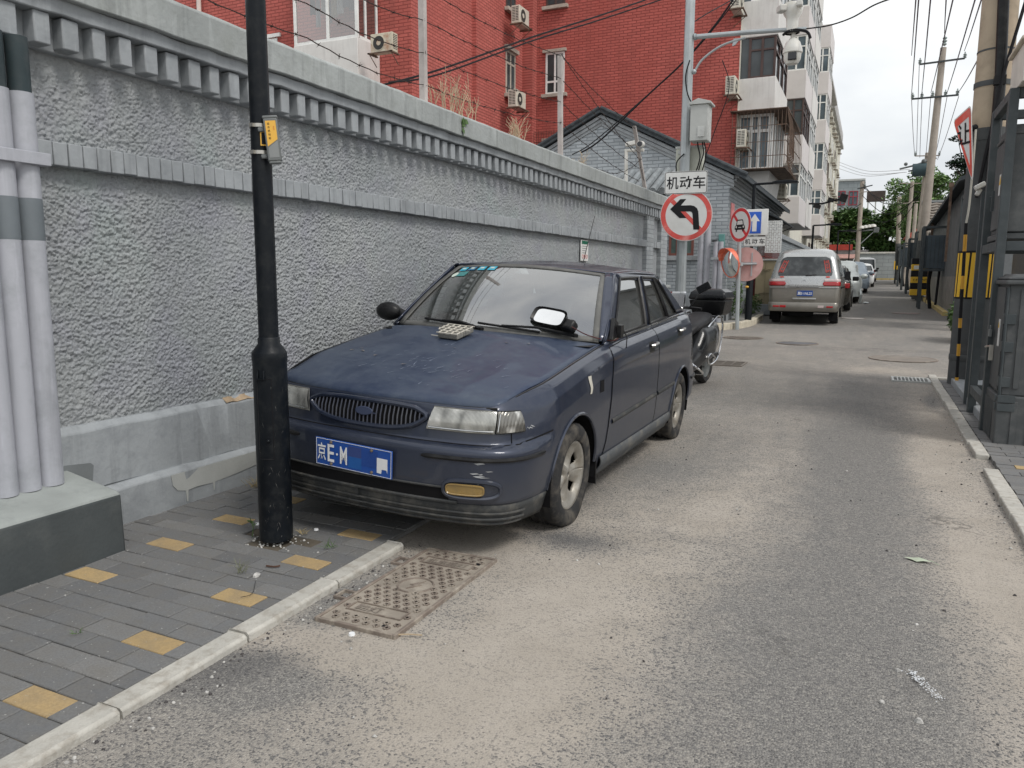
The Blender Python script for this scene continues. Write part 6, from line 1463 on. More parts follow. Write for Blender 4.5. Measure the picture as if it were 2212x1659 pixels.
# --- plaque on the roughcast wall
a = AX(1265, 540, -3.56); m = MB(); R_ = Vector((0, 1, 0))
pq = thing('wall_plaque', a, 'small white notice with a green heading on the roughcast wall behind the car roof', 'notice')
m.box(-3.57, -3.555, a.y-.19, a.y+.10, a.z-.15, a.z+.13); m.build('plaque_board', M_signw, pq, bevel=.003)
m = MB(); m.box(-3.5545, -3.553, a.y-.17, a.y+.08, a.z+.075, a.z+.12); m.build('green_heading', pm('deep green', (.01, .12, .07), .5, bump=0), pq, smooth=0)
m = MB()
for i in range(4): m.box(-3.5545, -3.553, a.y-.15, a.y+.05-.02*i, a.z+.045-.03*i, a.z+.052-.03*i)
m.build('printed_lines', M_greyp, pq, smooth=0)
m = MB()
for i, c_ in enumerate((-.13, -.05, .03)): m.tube([(-3.553, a.y+c_+.026*math.cos(k), a.z-.09+.026*math.sin(k)) for k in np.linspace(0, 2*PI, 14, endpoint=False)], .003, 4, closed=True)
m.build('printed_symbols', pm('print red', (.5, .08, .07), .5, bump=0), pq)
# --- barbed wire fence on the wall cap
M_post = pm('pale fence post', (.46, .42, .40), .7, dirt=(.3, .27, .25), ds=12, bump=.3)
posts = [(Vector((-3.72, 2.9, 2.77)), Vector((-3.72, 2.9, 4.15)), 'pale angle iron fence post on the wall cap left of the lamp post'), (Vector((-3.72, 6.18, 2.77)), Vector((-3.72, 6.17, 4.15)), 'pale angle iron fence post on the wall cap before the red wing'),
         (Vector((-3.72, 9.58, 2.77)), Vector((-3.72, 9.52, 4.13)), 'pale angle iron fence post before the small white framed window'), (Vector((-3.72, 13.85, 2.77)), Vector((-3.72, 12.95, 3.85)), 'leaning weathered fence post beside the camera at the wall end')]
for i, (a, b, lb) in enumerate(posts):
    m = MB(); d_ = (b-a); m.prism([a, a+Vector((0, .055, 0)), a+Vector((-.008, .055, 0)), a+Vector((-.008, .008, 0)), a+Vector((-.055, .008, 0)), a+Vector((-.055, 0, 0))], d_); tag(m.build('fence_post', M_post, smooth=0), lb, 'fence post', 'posts of the barbed wire fence')
M_barb = pm('rusty black barbed wire', (.035, .025, .022), .8, bump=0)
def strand(pts, lab, sag=.05):
    m = MB(); P = []; rnd = random.Random(int(pts[0].z*1000))
    for a, b in zip(pts[:-1], pts[1:]):
        n = max(2, int((b-a).length/.12))
        for k in range(n): t = k/n; P.append(a.lerp(b, t)-Vector((0, 0, sag*4*t*(1-t)))+Vector((rnd.uniform(-1, 1), 0, rnd.uniform(-1, 1)))*.006)
    P.append(pts[-1]); m.tube(P, .0042, 4); acc = 0
    for a, b in zip(P[:-1], P[1:]):
        acc += (b-a).length
        if acc > .13:
            acc = 0; t = (b-a).normalized()
            for k in range(2):
                d_ = Vector((rnd.gauss(0, 1), rnd.gauss(0, .7), rnd.gauss(0, 1))).normalized()*.024; m.tube([a-d_+t*.006*k, a+d_-t*.006*k], .0019, 3)
            m.ball(a, .008, 5, 4)
    tag(m.build('barbed_wire', M_barb), lab, 'barbed wire', 'strands of the barbed wire fence')
for lab, zs_ in (('lowest', (3.06, 3.03, 3.04, 3.30, 2.98)), ('second lowest', (3.22, 3.26, 3.316, 3.56, 3.2)), ('third', (3.42, 3.50, 3.592, 3.845, 3.45)), ('fourth', (3.66, 3.74, 3.86, 4.12, 3.80))):
    P = [Vector((-3.73, -1., zs_[0]-.1)), Vector((-3.73, 2.9, zs_[0])), Vector((-3.73, 4.6, zs_[1]-.01)), Vector((-3.73, 6.2, zs_[2])), Vector((-3.73, 9.55, zs_[3])), Vector((-3.73, 13.3, zs_[4]))]
    strand(P, lab+' long strand of barbed wire above the wall cap')
strand([posts[2][1], Vector((-3.73, 13.3, 3.35)), Vector((-3.73, 13.65, 3.02))], 'barbed strand slanting down from the third post to the leaning post')
strand([posts[3][0]+(posts[3][1]-posts[3][0])*.55, Vector((-3.8, 11.2, 2.95))], 'broken barbed strand drooping left of the leaning post', .15)
# dried weeds on the cap
M_dry = pm('dried stalk', (.48, .38, .26), .9, bump=0)
def dryweed(px, py, y_lo, h, seed, lab, n=10, x=-3.75):
    b = AX(px, py, x); rnd = random.Random(seed); m = MB()
    for i in range(n):
        p = b+Vector((rnd.uniform(-.04, .04), rnd.uniform(-.12, .12), -.1)); P = [p]; d_ = Vector((rnd.uniform(-.2, .2), rnd.uniform(-.25, .25), 1)).normalized()
        L_ = h*rnd.uniform(.5, 1.)
        for k in range(4): p = p+d_*L_/4; d_ = (d_+Vector((rnd.gauss(0, .2), rnd.gauss(0, .25), .1))).normalized(); P.append(p)
        m.tube(P, [.005, .004, .004, .003, .002], 4)
        for k in (2, 3, 4):
            for s_ in range(2): q_ = P[k]+Vector((rnd.uniform(-.06, .06), rnd.uniform(-.08, .08), rnd.uniform(.03, .10))); m.tube([P[k], q_], .0025, 3)
    tag(m.build('dried_weed', M_dry), lab, 'dried weed', 'dried weeds on the wall cap')
dryweed(955, 225, 0, .36, 1, 'tall pale dried weed by the second fence post', 8); dryweed(985, 240, 0, .42, 2, 'bare branching dried weed right of the tall pale one', 8); dryweed(1010, 240, 0, .22, 5, 'small dried weed in the middle of the cap', 5)
dryweed(1115, 300, 0, .30, 3, 'bushy dried weed on the cap below the small air conditioner', 14); dryweed(1255, 360, 0, .25, 4, 'sparse dried weed beside the third fence post', 8)
m = MB(); b = AX(998, 265, -3.42); rnd = random.Random(4)
for i in range(9): a = rnd.uniform(0, 6.28); d_ = Vector((.02, math.cos(a)*.06, math.sin(a)*.07)); n_ = Vector((0, -d_.z, d_.y))*.35; p = b+Vector((.01, rnd.uniform(-.03, .03), rnd.uniform(-.08, .06))); m.add([p, p+d_*.5+n_, p+d_, p+d_*.5-n_], [(0, 1, 2, 3)])
m.tube([b+Vector((-.01, 0, .08)), b+Vector((.015, 0, -.12))], .003, 4); tag(m.build('green_sprout', M_leafg, smooth=0), 'green sprout growing from a crack in the wall cap', 'plant')
# CCTV on a white post behind the wall
cv = thing('security_camera', AY(1352, 390, 13.3), 'white security camera pair on a bent white post at the end of the wall', 'camera')
m = MB(); m.tube([AY(1352, 420, 13.3), AY(1353, 322, 13.3)], .030, 10); m.tube([AY(1350, 325, 13.3), AY(1391, 324, 13.3)], .028, 10); m.build('bent_post', M_domew, cv)
m = MB(); c_ = AY(1386, 312, 13.25); m.cyl(c_+Vector((.0, -.12, -.01)), c_+Vector((-.03, .12, .02)), .055, n=12); m.build('camera_barrel', M_domew, cv)
m = MB(); m.cyl(c_+Vector((0, -.125, -.01)), c_+Vector((0, -.13, -.01)), .045, n=12); m.build('lens', M_tinted, cv)
m = MB(); c_ = AY(1365, 310, 13.3); m.obox(c_, (.22, .10, .07), Matrix.Rotation(-.15, 3, 'Y')); m.build('side_camera', M_domew, cv, bevel=.01)
# --- heavy cables across the scene
def cable(pts, r, lab, name='overhead_cable', mat=None, grp=None, sag=0):
    m = MB(); m.tube(smoothpts(pts, 8), r, 5); return tag(m.build(name, mat or M_cable), lab, 'cable', grp)
cable([AY(820, 185, 9.5), AY(950, 150, 10.5), AY(1150, 80, 13), AY(1300, 32, 15), AY(1420, -10, 17), AY(1500, -45, 18)], .016, 'upper of the two thick black cables crossing before the red wall', grp='thick cables before the red building')
cable([AY(840, 178, 9.5), AY(950, 160, 10.5), AY(1150, 88, 13), AY(1280, 48, 15), AY(1420, 2, 17), AY(1500, -25, 18)], .014, 'lower of the two thick black cables crossing before the red wall', grp='thick cables before the red building')
cable([AY(1590, -10, 14), AY(1540, 60, 14), AY(1470, 140, 14), AY(1400, 205, 14), AY(1300, 300, 14), AY(1255, 330, 14)], .016, 'thick black cable running down from the balcony corner to the gable house', grp='cables by the camera pole')
cable([AY(1598, -10, 14.2), AY(1500, 110, 14.2), AY(1380, 222, 14.2), AY(1280, 308, 14.2), AY(1236, 334, 14.2)], .010, 'thin black cable running beside the thick one to the gable house', grp='cables by the camera pole')
cable([AY(1498, 48, 12.6), AY(1530, 28, 13), AY(1580, 0, 14), AY(1600, -15, 14)], .009, 'thin black wire from the pole top to the balcony corner', grp='cables by the camera pole')
cable([AY(1560, 130, 15), AY(1575, 190, 15), AY(1545, 280, 15), AY(1512, 370, 15)], .009, 'thin wire sweeping down before the red wall to the sign', grp='cables by the camera pole')
cable([AY(1742, 62, 12.4), AY(1790, 55, 12), AY(1840, 38, 11.5), AY(1890, 10, 11), AY(1940, -8, 10.5)], .010, 'lone black wire from the camera arm into the sky', grp='cables by the camera pole')
# --- air conditioners
M_ac = pm('air conditioner cream', (.60, .58, .50), .6, var=.05, dirt=(.42, .33, .22), damt=.35, ds=5, bump=.05)
M_ac2 = pm('rusty air conditioner', (.58, .53, .42), .65, dirt=(.32, .13, .06), damt=.8, ds=5, bump=.1)
def ac(loc, rotz, lab, mat=M_ac, s=1., rust=False):
    t = thing('air_conditioner', (0, 0, 0), lab, 'air conditioner', 'air conditioners on the buildings')
    m = MB(); m.box(-.40*s, .40*s, -.30*s, 0, 0, .56*s); m.build('casing', mat, t, bevel=.012)
    m = MB(); m.lathe([(.22*s, -.302*s), (.22*s, -.312*s), (.205*s, -.312*s), (.205*s, -.302*s)], (-.10*s, 0, .28*s), (0, 1, 0), 20); m.lathe([(0, -.315*s), (.075*s, -.315*s), (.075*s, -.305*s)], (-.10*s, 0, .28*s), (0, 1, 0), 14)
    m.build('fan_grille', mat, t)
    m = MB(); m.lathe([(0, -.303*s), (.205*s, -.303*s)], (-.10*s, 0, .28*s), (0, 1, 0), 20); m.build('fan_opening', pm('fan dark', (.05, .05, .048), .7, bump=0), t)
    for sg_ in (-1, 1):
        m = MB(); m.box(min(sg_*.4005, sg_*.401)*s, max(sg_*.4005, sg_*.401)*s, -.27*s, -.03*s, .07*s, .53*s)
        for i in range(9): m.box(min(sg_*.401, sg_*.403)*s, max(sg_*.401, sg_*.403)*s, -.26*s, -.16*s, (.08+i*.05)*s, (.105+i*.05)*s); m.box(min(sg_*.401, sg_*.403)*s, max(sg_*.401, sg_*.403)*s, -.14*s, -.04*s, (.08+i*.05)*s, (.105+i*.05)*s)
        m.mi = [1 if k < 6 else 0 for k in range(len(m.mi))]; m.build('side_louvre', [MATS['fan dark'], mat], t, smooth=0)
    m = MB(); m.box(-.44*s, -.36*s, -.42*s, .04, -.05*s, -.012*s); m.box(.36*s, .44*s, -.42*s, .04, -.05*s, -.012*s); m.box(-.44*s, .44*s, -.42*s, -.38*s, -.045*s, -.015*s)
    for sx in (-.4, .4): m.tube([(sx*s, -.36*s, -.05*s), (sx*s, .02, -.34*s)], .012, 4)
    m.build('bracket', M_rust if not rust else M_rust, t)
    t.location = loc; t.rotation_euler = (0, 0, rotz); ORG[t.name] = Vector(loc); return t
ac0 = ac(AX(1115, 58, -11.4), PI/2, 'cream air conditioner below the upper window at the red inner corner')
dup(ac0, AX(1108, 236, -11.4), PI/2, 'cream air conditioner just above the wall cap at the red inner corner')
ac(AY(836, 118, 18.2), 0., 'rusty cream air conditioner beside the white balcony with laundry', M_ac2, .86)
dup(ac0, Vector((-4.60, 26.6, 7.15)), PI/2, 'white air conditioner at the red corner above the iron cage')
dup(ac0, Vector((-4.25, 27.0, 5.55)), PI/2, 'white air conditioner inside the rusty iron cage')
dup(ac0, Vector((-3.4, 31.6, 4.3)), PI/2, 'white air conditioner right of the lamp head, below the cage')
dup(ac0, Vector((-4.55, 26.6, 9.75)), PI/2, 'air conditioner under the top edge of the photo at the red corner')
k_ = 0; rnd = random.Random(12)
nth = 'first second third fourth fifth sixth seventh eighth ninth tenth eleventh twelfth thirteenth fourteenth fifteenth sixteenth'.split(); flw = ['ground', 'first', 'second', 'third', 'fourth', 'top']
for fl in range(1, 6):
    for c_ in range(7):
        y_ = 62.8+c_*5.6+rnd.uniform(-.2, .2)
        for dy in ((0, 2.6) if rnd.random() < .75 else (0,)):
            z_ = 1.6+fl*2.75+zg(60)-.75+rnd.uniform(-.1, .1)
            if z_ > TOP-.9: continue
            o = dup(ac0, Vector((XF+.02, y_+dy, z_)), PI/2, 'air conditioner above the %s floor of the cream facade, %s bay from the balconies' % (flw[fl], nth[2*c_+(1 if dy else 0)])); o['group'] = 'air conditioners on the cream facade'; k_ += 1
# low wall and gate beyond the house
lw = thing('yard_wall', (-3.3, 45, 0), 'grey yard wall with a pale cap between the balconies and the parked cars', 'wall')
m = MB(); m.box(-3.6, -3.32, 31.02, 57, 0, 2.85); m.build('wall_body', M_gx, lw, smooth=0)
m = MB(); m.box(-3.68, -3.24, 31.02, 57.1, 2.85, 3.05); m.build('cap', M_smooth, lw, bevel=.02)
# ================================================================== scooter behind the saloon
sc0 = Vector((-1.86, 9.55, 0))
so = thing('scooter', sc0, 'black motor scooter with chrome bars and a top box, behind the blue car', 'scooter')
M_gblack = pm('gloss black fairing', (.010, .011, .013), .32, bump=0, coat=.35, dirt=(.06, .06, .058), damt=.3, ds=5)
M_seatv = pm('black vinyl', (.025, .025, .027), .45, bump=.2, bs=120)
M_chr = pm('chrome tube', (.75, .75, .76), .12, 1., bump=0)
hd = Vector((-.12, -.99, 0)).normalized()          # heading: nose towards the car and the wall
sd_ = Vector((-hd.y, hd.x, 0))*-1
SB = Vector((-1.96, 9.33, 0))                       # ground point below the middle of the scooter
def S(f, l, z): return SB+hd*f+sd_*l+U3*z          # forward, lateral (towards the road), up
def loftbody(m, secs, n=20):
    """secs: (f, half width, z low, z high, exponent)"""
    vs = []
    for f, w_, z0, z1, ex in secs:
        for k in range(n):
            a = 2*PI*k/n; c, s_ = math.cos(a), math.sin(a)
            vs.append(S(f, w_*abs(c)**(2/ex)*(1 if c > 0 else -1), (z0+z1)/2+(z1-z0)/2*abs(s_)**(2/ex)*(1 if s_ > 0 else -1)))
    fs = [(i*n+k, i*n+(k+1) % n, (i+1)*n+(k+1) % n, (i+1)*n+k) for i in range(len(secs)-1) for k in range(n)]
    fs += [tuple(range(n)), tuple((len(secs)-1)*n+n-1-k for k in range(n))]
    return m.add(vs, fs)
def sm(secs, n=5):
    P = [Vector(s[:3]) for s in secs]; out_ = []
    for i in range(len(secs)-1):
        for k in range(n): t = k/n; t = t; out_.append(tuple(lerp(a, b, t) for a, b in zip(secs[i], secs[i+1])))
    return out_+[secs[-1]]
m = MB(); loftbody(m, sm([(-.86, .07, .56, .76, 3), (-.72, .17, .42, .80, 3), (-.40, .23, .30, .80, 3), (-.10, .22, .26, .76, 3), (.05, .19, .22, .56, 3), (.30, .16, .20, .40, 4), (.42, .17, .22, .60, 3)])); m.build('tail_fairing', M_gblack, so, smooth=60)
m = MB(); loftbody(m, sm([(.38, .20, .30, .62, 3), (.50, .23, .30, .90, 3), (.62, .20, .45, 1.02, 3), (.72, .10, .62, .98, 3), (.76, .03, .75, .90, 3)])); m.build('front_fairing', M_gblack, so, smooth=60)
m = MB(); loftbody(m, sm([(-.62, .10, .80, .90, 3), (-.45, .15, .76, .92, 3), (-.2, .16, .73, .86, 3), (.02, .13, .68, .79, 3), (.14, .08, .62, .72, 3)])); m.build('saddle', M_seatv, so, smooth=60)
for nm, f, r in (('wheel', -.62, .255), ('wheel', .72, .26)):
    m = MB(); m.lathe([(r-.08, -.045), (r-.03, -.06), (r-.004, -.035), (r, 0), (r-.004, .035), (r-.03, .06), (r-.08, .045)], S(f, 0, r), sd_, 36); w_ = m.build(nm, M_tyre, so, smooth=60)
    m = MB(); m.lathe([(0, -.03), (.05, -.035), (.06, -.01), (r-.09, -.008), (r-.075, -.045)], S(f, 0, r), sd_, 24); m.lathe([(0, .03), (.05, .035), (.06, .01), (r-.09, .008), (r-.075, .045)], S(f, 0, r), sd_, 24); m.build('rim', M_greyp, w_)
    m = MB(); m.lathe([(.09, .058), (.125, .058)], S(f, 0, r), sd_, 30); m.build('brake_disc', M_chrome, w_)
m = MB(); m.tube([S(-.66, .20, .26), S(-.30, .19, .30)], [.055, .05], 12); m.build('exhaust', M_blackp, so)
m = MB(); m.tube([S(.30, .0, .12), S(.1, .0, .30), S(-.2, 0, .32), S(-.62, 0, .26)], [.04, .07, .08, .05], 8); m.build('engine', M_greyp, so)
m = MB()
for l in (.22, -.22):
    m.tube(smoothpts([S(.44, l*.6, .40), S(.52, l*1.25, .34), S(.30, l*1.35, .24), S(.24, l*.9, .22)], 5), .012, 8)
    m.tube(smoothpts([S(-.25, l*.75, .74), S(-.60, l*.75, .86), S(-.74, l*.8, .84), S(-.78, l*.85, .74), S(-.66, l*.95, .52), S(-.48, l*1.0, .34), S(-.2, l*1.0, .29), S(-.12, l*1.0, .38), S(-.25, l*1.0, .42), S(-.42, l*1.0, .35)], 5), .011, 8)
m.tube([S(-.80, .18, .84), S(-.80, -.18, .84)], .012, 8); m.build('crash_bars', M_chr, so)
m = MB(); m.tube(smoothpts([S(.44, .30, .99), S(.42, .16, 1.0), S(.50, .0, 1.01), S(.42, -.16, 1.0), S(.44, -.30, .99)], 5), .016, 8); m.tube([S(.44, .34, .99), S(.50, .34, .97), S(.46, .22, .95)], .007, 6); m.build('handlebar', M_blackp, so)
for l in (1, -1):
    m = MB(); m.tube(smoothpts([S(.46, .16*l, 1.0), S(.45, .22*l, 1.09), S(.42, .28*l, 1.20)], 4), .009, 6)
    c = S(.42, .31*l, 1.23); m.obox(c, (.16, .035, .085), Matrix.Rotation(math.atan2(sd_.y, sd_.x), 3, 'Z') @ Matrix.Rotation(-.5*l, 3, 'Y'))
    o = m.build('rear_view_mirror', M_gblack, so, bevel=.014, seg=3)
m = MB(); m.grid(lambda u, v: S(.70-.20*v-.04*(2*u-1)**2, (u-.5)*.34*(1-.3*v), .98+.20*v), 8, 5); m.build('windshield', glassm('smoked screen', (.15, .16, .17), 1., .05), so, solid=.004)
Rt = Matrix.Rotation(math.atan2(hd.y, hd.x), 3, 'Z')
m = MB(); c = S(-.88, 0, 0)
def tb(zc, dz, sx, sy, tz_): m.obox(c+U3*zc, (sx, sy, dz), Rt)
vs = []
for z, a, b in ((.86, .145, .165), (.89, .175, .20), (1.06, .205, .238)):
    for sx, sy in ((-1, -1), (1, -1), (1, 1), (-1, 1)): vs.append(c+Rt @ Vector((sx*a, sy*b, z)))
m.add(vs, [(3, 2, 1, 0)]+[(q*4+i, q*4+(i+1) % 4, q*4+4+(i+1) % 4, q*4+4+i) for q in (0, 1) for i in range(4)]+[(8, 9, 10, 11)]); tbx = m.build('top_box', M_blackp, so, bevel=.02, seg=3)
m = MB(); vs = []
for z, a, b in ((1.065, .21, .243), (1.09, .212, .245), (1.16, .19, .222), (1.20, .145, .165)):
    for sx, sy in ((-1, -1), (1, -1), (1, 1), (-1, 1)): vs.append(c+Rt @ Vector((sx*a, sy*b, z)))
m.add(vs, [(3, 2, 1, 0)]+[(q*4+i, q*4+(i+1) % 4, q*4+4+(i+1) % 4, q*4+4+i) for q in (0, 1, 2) for i in range(4)]+[(12, 13, 14, 15)]); m.build('box_lid', M_gblack, tbx, bevel=.025, seg=3)
m = MB(); m.obox(S(-.98, .0, .33), (.20, .13, .08), Rt); m.build('mud_guard', M_blackp, so, bevel=.02)
m = MB(); m.obox(S(-.62, .26, .50), (.06, .05, .05), Rt); m.build('indicator', pm('amber lens', (.8, .28, .03), .3, bump=0), so, bevel=.01)
m = MB(); m.tube([S(-.18, .10, .28), S(-.30, .24, .02), S(-.42, .30, .012)], .012, 6); m.build('side_stand', M_blackp, so)
text('badge_lettering', 'V125', .035, M_domew, so, S(-.50, .199, .66), hd*-1, U3, bold=.01)
# ================================================================== vehicles along the lane
def stack(m, levels, xc, y0, zb, n=5, close=True):
    """levels: (z, half width, rear offset, front offset, corner radius): stacked rounded rectangles, rear face at y0"""
    vs = []; K = 4*(n+1)
    for z, w_, ya, yb, r in levels:
        cs = [(w_-r, yb-r, 0), (-w_+r, yb-r, PI/2), (-w_+r, ya+r, PI), (w_-r, ya+r, 1.5*PI)]
        for cx, cy, a0 in cs:
            for k in range(n+1): a = a0+PI/2*k/n; vs.append((xc+cx+r*math.cos(a), y0+cy+r*math.sin(a), zb+z))
    L_ = len(levels); fs = [(i*K+k, i*K+(k+1) % K, (i+1)*K+(k+1) % K, (i+1)*K+k) for i in range(L_-1) for k in range(K)]
    if close: fs += [tuple(K-1-k for k in range(K)), tuple((L_-1)*K+k for k in range(K))]
    return m.add(vs, fs)
def simple_wheels(t, xs, ys, zb, r=.31, w_=.19, rim=None):
    for x, s_ in xs:
        for y in ys:
            m = MB(); m.lathe([(r-.10, -w_/2), (r-.02, -w_/2), (r, -w_/2+.02), (r, w_/2-.02), (r-.02, w_/2), (r-.10, w_/2)], (x, y, zb+r), (1, 0, 0), 28); o = m.build('wheel', M_tyre, t)
            m = MB(); m.lathe([(0, s_*w_*.30), (r-.13, s_*w_*.34), (r-.10, s_*w_*.5)], (x, y, zb+r), (1, 0, 0), 20); m.build('rim', rim or M_rim, o)
M_silver = pm('silver van paint', (.46, .47, .465), .3, .5, var=.04, vs=1, dirt=(.40, .40, .385), damt=.2, ds=4, bump=0, coat=.7)
M_champ = pm('dusty bronze lower paint', (.22, .205, .18), .38, .45, var=.08, vs=2, dirt=(.30, .28, .24), damt=.4, ds=5, bump=0, coat=.4)
VX, VY = -1.52, 21.0; vz = zg(22.2)-.01
van = thing('parked_van', (VX, VY+2.2, vz), 'silver and bronze van seen from behind, red characters on its rear window', 'van')
m = MB(); stack(m, [(.98, .845, .035, 4.55, .12), (1.12, .84, .06, 4.4, .13), (1.2, .83, .085, 4.0, .14), (1.45, .775, .17, 3.7, .15), (1.68, .715, .26, 3.35, .16), (1.80, .67, .33, 3.1, .2), (1.88, .60, .45, 3.0, .26), (1.925, .48, .65, 2.8, .3), (1.935, .25, .95, 2.6, .2)], VX, VY, vz); m.build('upper_body', M_silver, van, smooth=50)
m = MB(); stack(m, [(.34, .79, .06, 4.5, .12), (.42, .83, .03, 4.55, .12), (.66, .845, .02, 4.6, .12), (.84, .85, .02, 4.6, .12), (.90, .85, .03, 4.6, .12), (.985, .845, .035, 4.55, .12)], VX, VY, vz); m.build('lower_body', M_champ, van, smooth=50)
m = MB(); stack(m, [(.33, .80, -.10, .25, .10), (.36, .835, -.13, .3, .12), (.52, .845, -.14, .3, .12), (.56, .84, -.11, .3, .12), (.565, .80, .0, .25, .1)], VX, VY, vz); m.build('rear_bumper', M_champ, van, smooth=50)
def VR(u, z, off=0.):
    y = interp(z, [.56, .66, .98, 1.12, 1.2, 1.45, 1.68, 1.80], [.025, .02, .035, .06, .085, .17, .26, .33]); return Vector((VX+u, VY+y-off, vz+z))
def vpatch(name, pts, mat, par, off=.004, th=.006, bevel=0, smooth=0):
    P = [VR(u, z, off) for u, z in pts]; m = MB(); m.prism(P, (0, -th, 0)); return m.build(name, mat, par, smooth=smooth, bevel=bevel)
m = MB(); m.box(VX-.36, VX+.36, VY-.015, VY+.03, vz+.955, vz+1.02); m.box(VX-.26, VX+.30, VY-.02, VY+.03, vz+.635, vz+.675); m.box(VX-.83, VX+.83, VY+.012, VY+.03, vz+.93, vz+.955); m.build('tailgate_trim', M_silver, van, bevel=.012)
def gw(k=1.):
    return [(-.64*k, 1.245), (-.61*k, 1.235), (.61*k, 1.235), (.64*k, 1.245), (.655*k, 1.30), (.60*k, 1.62), (.54*k, 1.69), (.45*k, 1.715), (-.45*k, 1.715), (-.54*k, 1.69), (-.60*k, 1.62), (-.655*k, 1.30)]
m = MB()
def wgl(u, v):
    z = lerp(1.235, 1.715, v); hw = interp(z, [1.235, 1.30, 1.62, 1.69, 1.715], [.63, .655, .60, .55, .47]); return VR((2*u-1)*hw, z, .008)
m.grid(wgl, 12, 12); vw = m.build('rear_window', pm('van rear glass', (.045, .05, .052), .06, var=.6, vs=2.5, bump=0, dirt=(.16, .17, .17), damt=.5, ds=2.5), van)
M_couplet = pm('festival red paper', (.60, .05, .03), .6, bump=0)
for sx, tilt in ((-1, .10), (1, -.06)):
    cu, cz = sx*.50, 1.47
    pts = [(cu-.05+tilt*-.9, cz-.15), (cu+.05+tilt*-.9, cz-.15), (cu+.05+tilt*.3, cz+.15), (cu-.05+tilt*.3, cz+.15)]
    P = [VR(u, z, .014) for u, z in pts]; m = MB(); m.tube(P, .009, 4, closed=True); c_ = m.build('red_couplet', M_couplet, vw)
    for i, ch in enumerate('出入平安'):
        t_ = (i+.5)/4; cc = [lerp(pts[3][k]*.5+pts[2][k]*.5, pts[0][k]*.5+pts[1][k]*.5, t_) for k in (0, 1)]
        o = text('couplet_lettering', ch, .062, M_couplet, c_, VR(cc[0], cc[1], .014), (1, 0, 0), Vector((0, .3, 1)), bold=.01)
m = MB(); m.tube([VR(.02, 1.24, .02), VR(.28, 1.26, .025)], .010, 5); m.build('rear_wiper', M_blackp, van)
M_tlr = pm('rear lamp red', (.42, .008, .012), .15, bump=0, coat=.8); M_tlc = pm('rear lamp clear', (.60, .50, .48), .15, bump=0, coat=.8)
for sx in (-1, 1):
    def lampgrid(u0, u1, z0, z1, off, nm, mt, par):
        def f(u, v):
            uu = lerp(u0+.03*(1-(2*v-1)**2)*-1, u1, u); z = lerp(z0, z1, v); w_ = .848; r = .12; y = interp(z, [.9, .98, 1.12, 1.2], [.03, .035, .06, .085])
            if uu > w_-r: a_ = (uu-(w_-r))/r*1.25; x = (w_-r)+(r+off)*math.sin(a_); y = y+r-(r+off)*math.cos(a_)
            else: x = uu; y = y-off
            return (VX+sx*x, VY+y, vz+z)
        m = MB(); m.grid(f, 18, 4); return m.build(nm, mt, par, smooth=80, solid=.012)
    tl = lampgrid(.47, .86, .985, 1.085, .014, 'tail_lamp', M_tlr, van); lampgrid(.49, .86, 1.087, 1.150, .013, 'clear_lens', M_tlc, tl)
    vpatch('red_sticker', [(sx*.55-.045, 1.19), (sx*.55+.045, 1.19), (sx*.55+.045, 1.22), (sx*.55-.045, 1.22)], M_couplet, van)
    m = MB(); m.box(VX+sx*.64-.075, VX+sx*.64+.075, VY-.148, VY-.13, vz+.44, vz+.48); m.build('bumper_reflector', M_tlr, van, bevel=.006)
m = MB(); m.box(VX+.36, VX+.50, VY-.148, VY-.13, vz+.43, vz+.49); m.build('reversing_lamp', M_tlc, van, bevel=.008)
m = MB(); m.box(VX-.55, VX-.40, VY-.148, VY-.13, vz+.43, vz+.49); m.build('fog_lamp', M_tlr, van, bevel=.008)
m = MB(); m.lathe([(0, -.012), (.035, -.01), (.035, 0)], VR(0, 1.09, .006), (0, -1, 0), 18); m.build('tailgate_emblem', M_greyp, van)
pl = VR(0, .79, .01); m = MB(); m.box(pl.x-.16, pl.x+.28-.06, pl.y-.012, pl.y, pl.z-.07, pl.z+.07); np2 = m.build('number_plate', M_pbl, van, bevel=.003)
text('plate_lettering', '冀E·1NL25', .085, M_wht, np2, (pl.x+.03, pl.y-.013, pl.z), (1, 0, 0), U3, width=.34, bold=.02)
m = MB()
for y0_, y1_ in ((.75, 1.9), (2.0, 3.0)):
    m.grid(lambda u, v: (VX+interp(lerp(1.24, 1.66, v), [1.2, 1.45, 1.68], [.83, .775, .715])+.006, VY+lerp(y0_, y1_, u), vz+lerp(1.24, 1.66, v)), 6, 5)
m.build('side_window', M_dglass, van)
m = MB(); m.obox((VX+.93, VY+3.3, vz+1.25), (.14, .12, .24)); m.tube([(VX+.80, VY+3.35, vz+1.2), (VX+.93, VY+3.32, vz+1.2)], .02, 6); m.build('wing_mirror', M_blackp, van, bevel=.03)
m = MB()
for y_ in (.72, 1.95, 3.05): m.box(VX+.846, VX+.852, VY+y_, VY+y_+.01, vz+.45, vz+1.2)
m.box(VX+.848, VX+.858, VY+.6, VY+4., vz+.905, vz+.94); m.build('panel_lines', M_gap, van, smooth=0)
m = MB(); m.cyl((VX-.35, VY+.15, vz+.30), (VX+.25, VY+.15, vz+.30), .09, n=12); m.box(VX-.7, VX+.7, VY+.1, VY+4, vz+.3, vz+.42); m.build('underside', M_gap, van)
simple_wheels(van, ((VX-.72, -1), (VX+.72, 1)), (VY+.85, VY+3.6), vz, .31, .20)
for sx in (-.72, .72): m = MB(); m.box(VX+sx-.11, VX+sx+.11, VY+.30, VY+.32, vz+.10, vz+.36); m.build('mud_flap', M_gap, van, smooth=0)
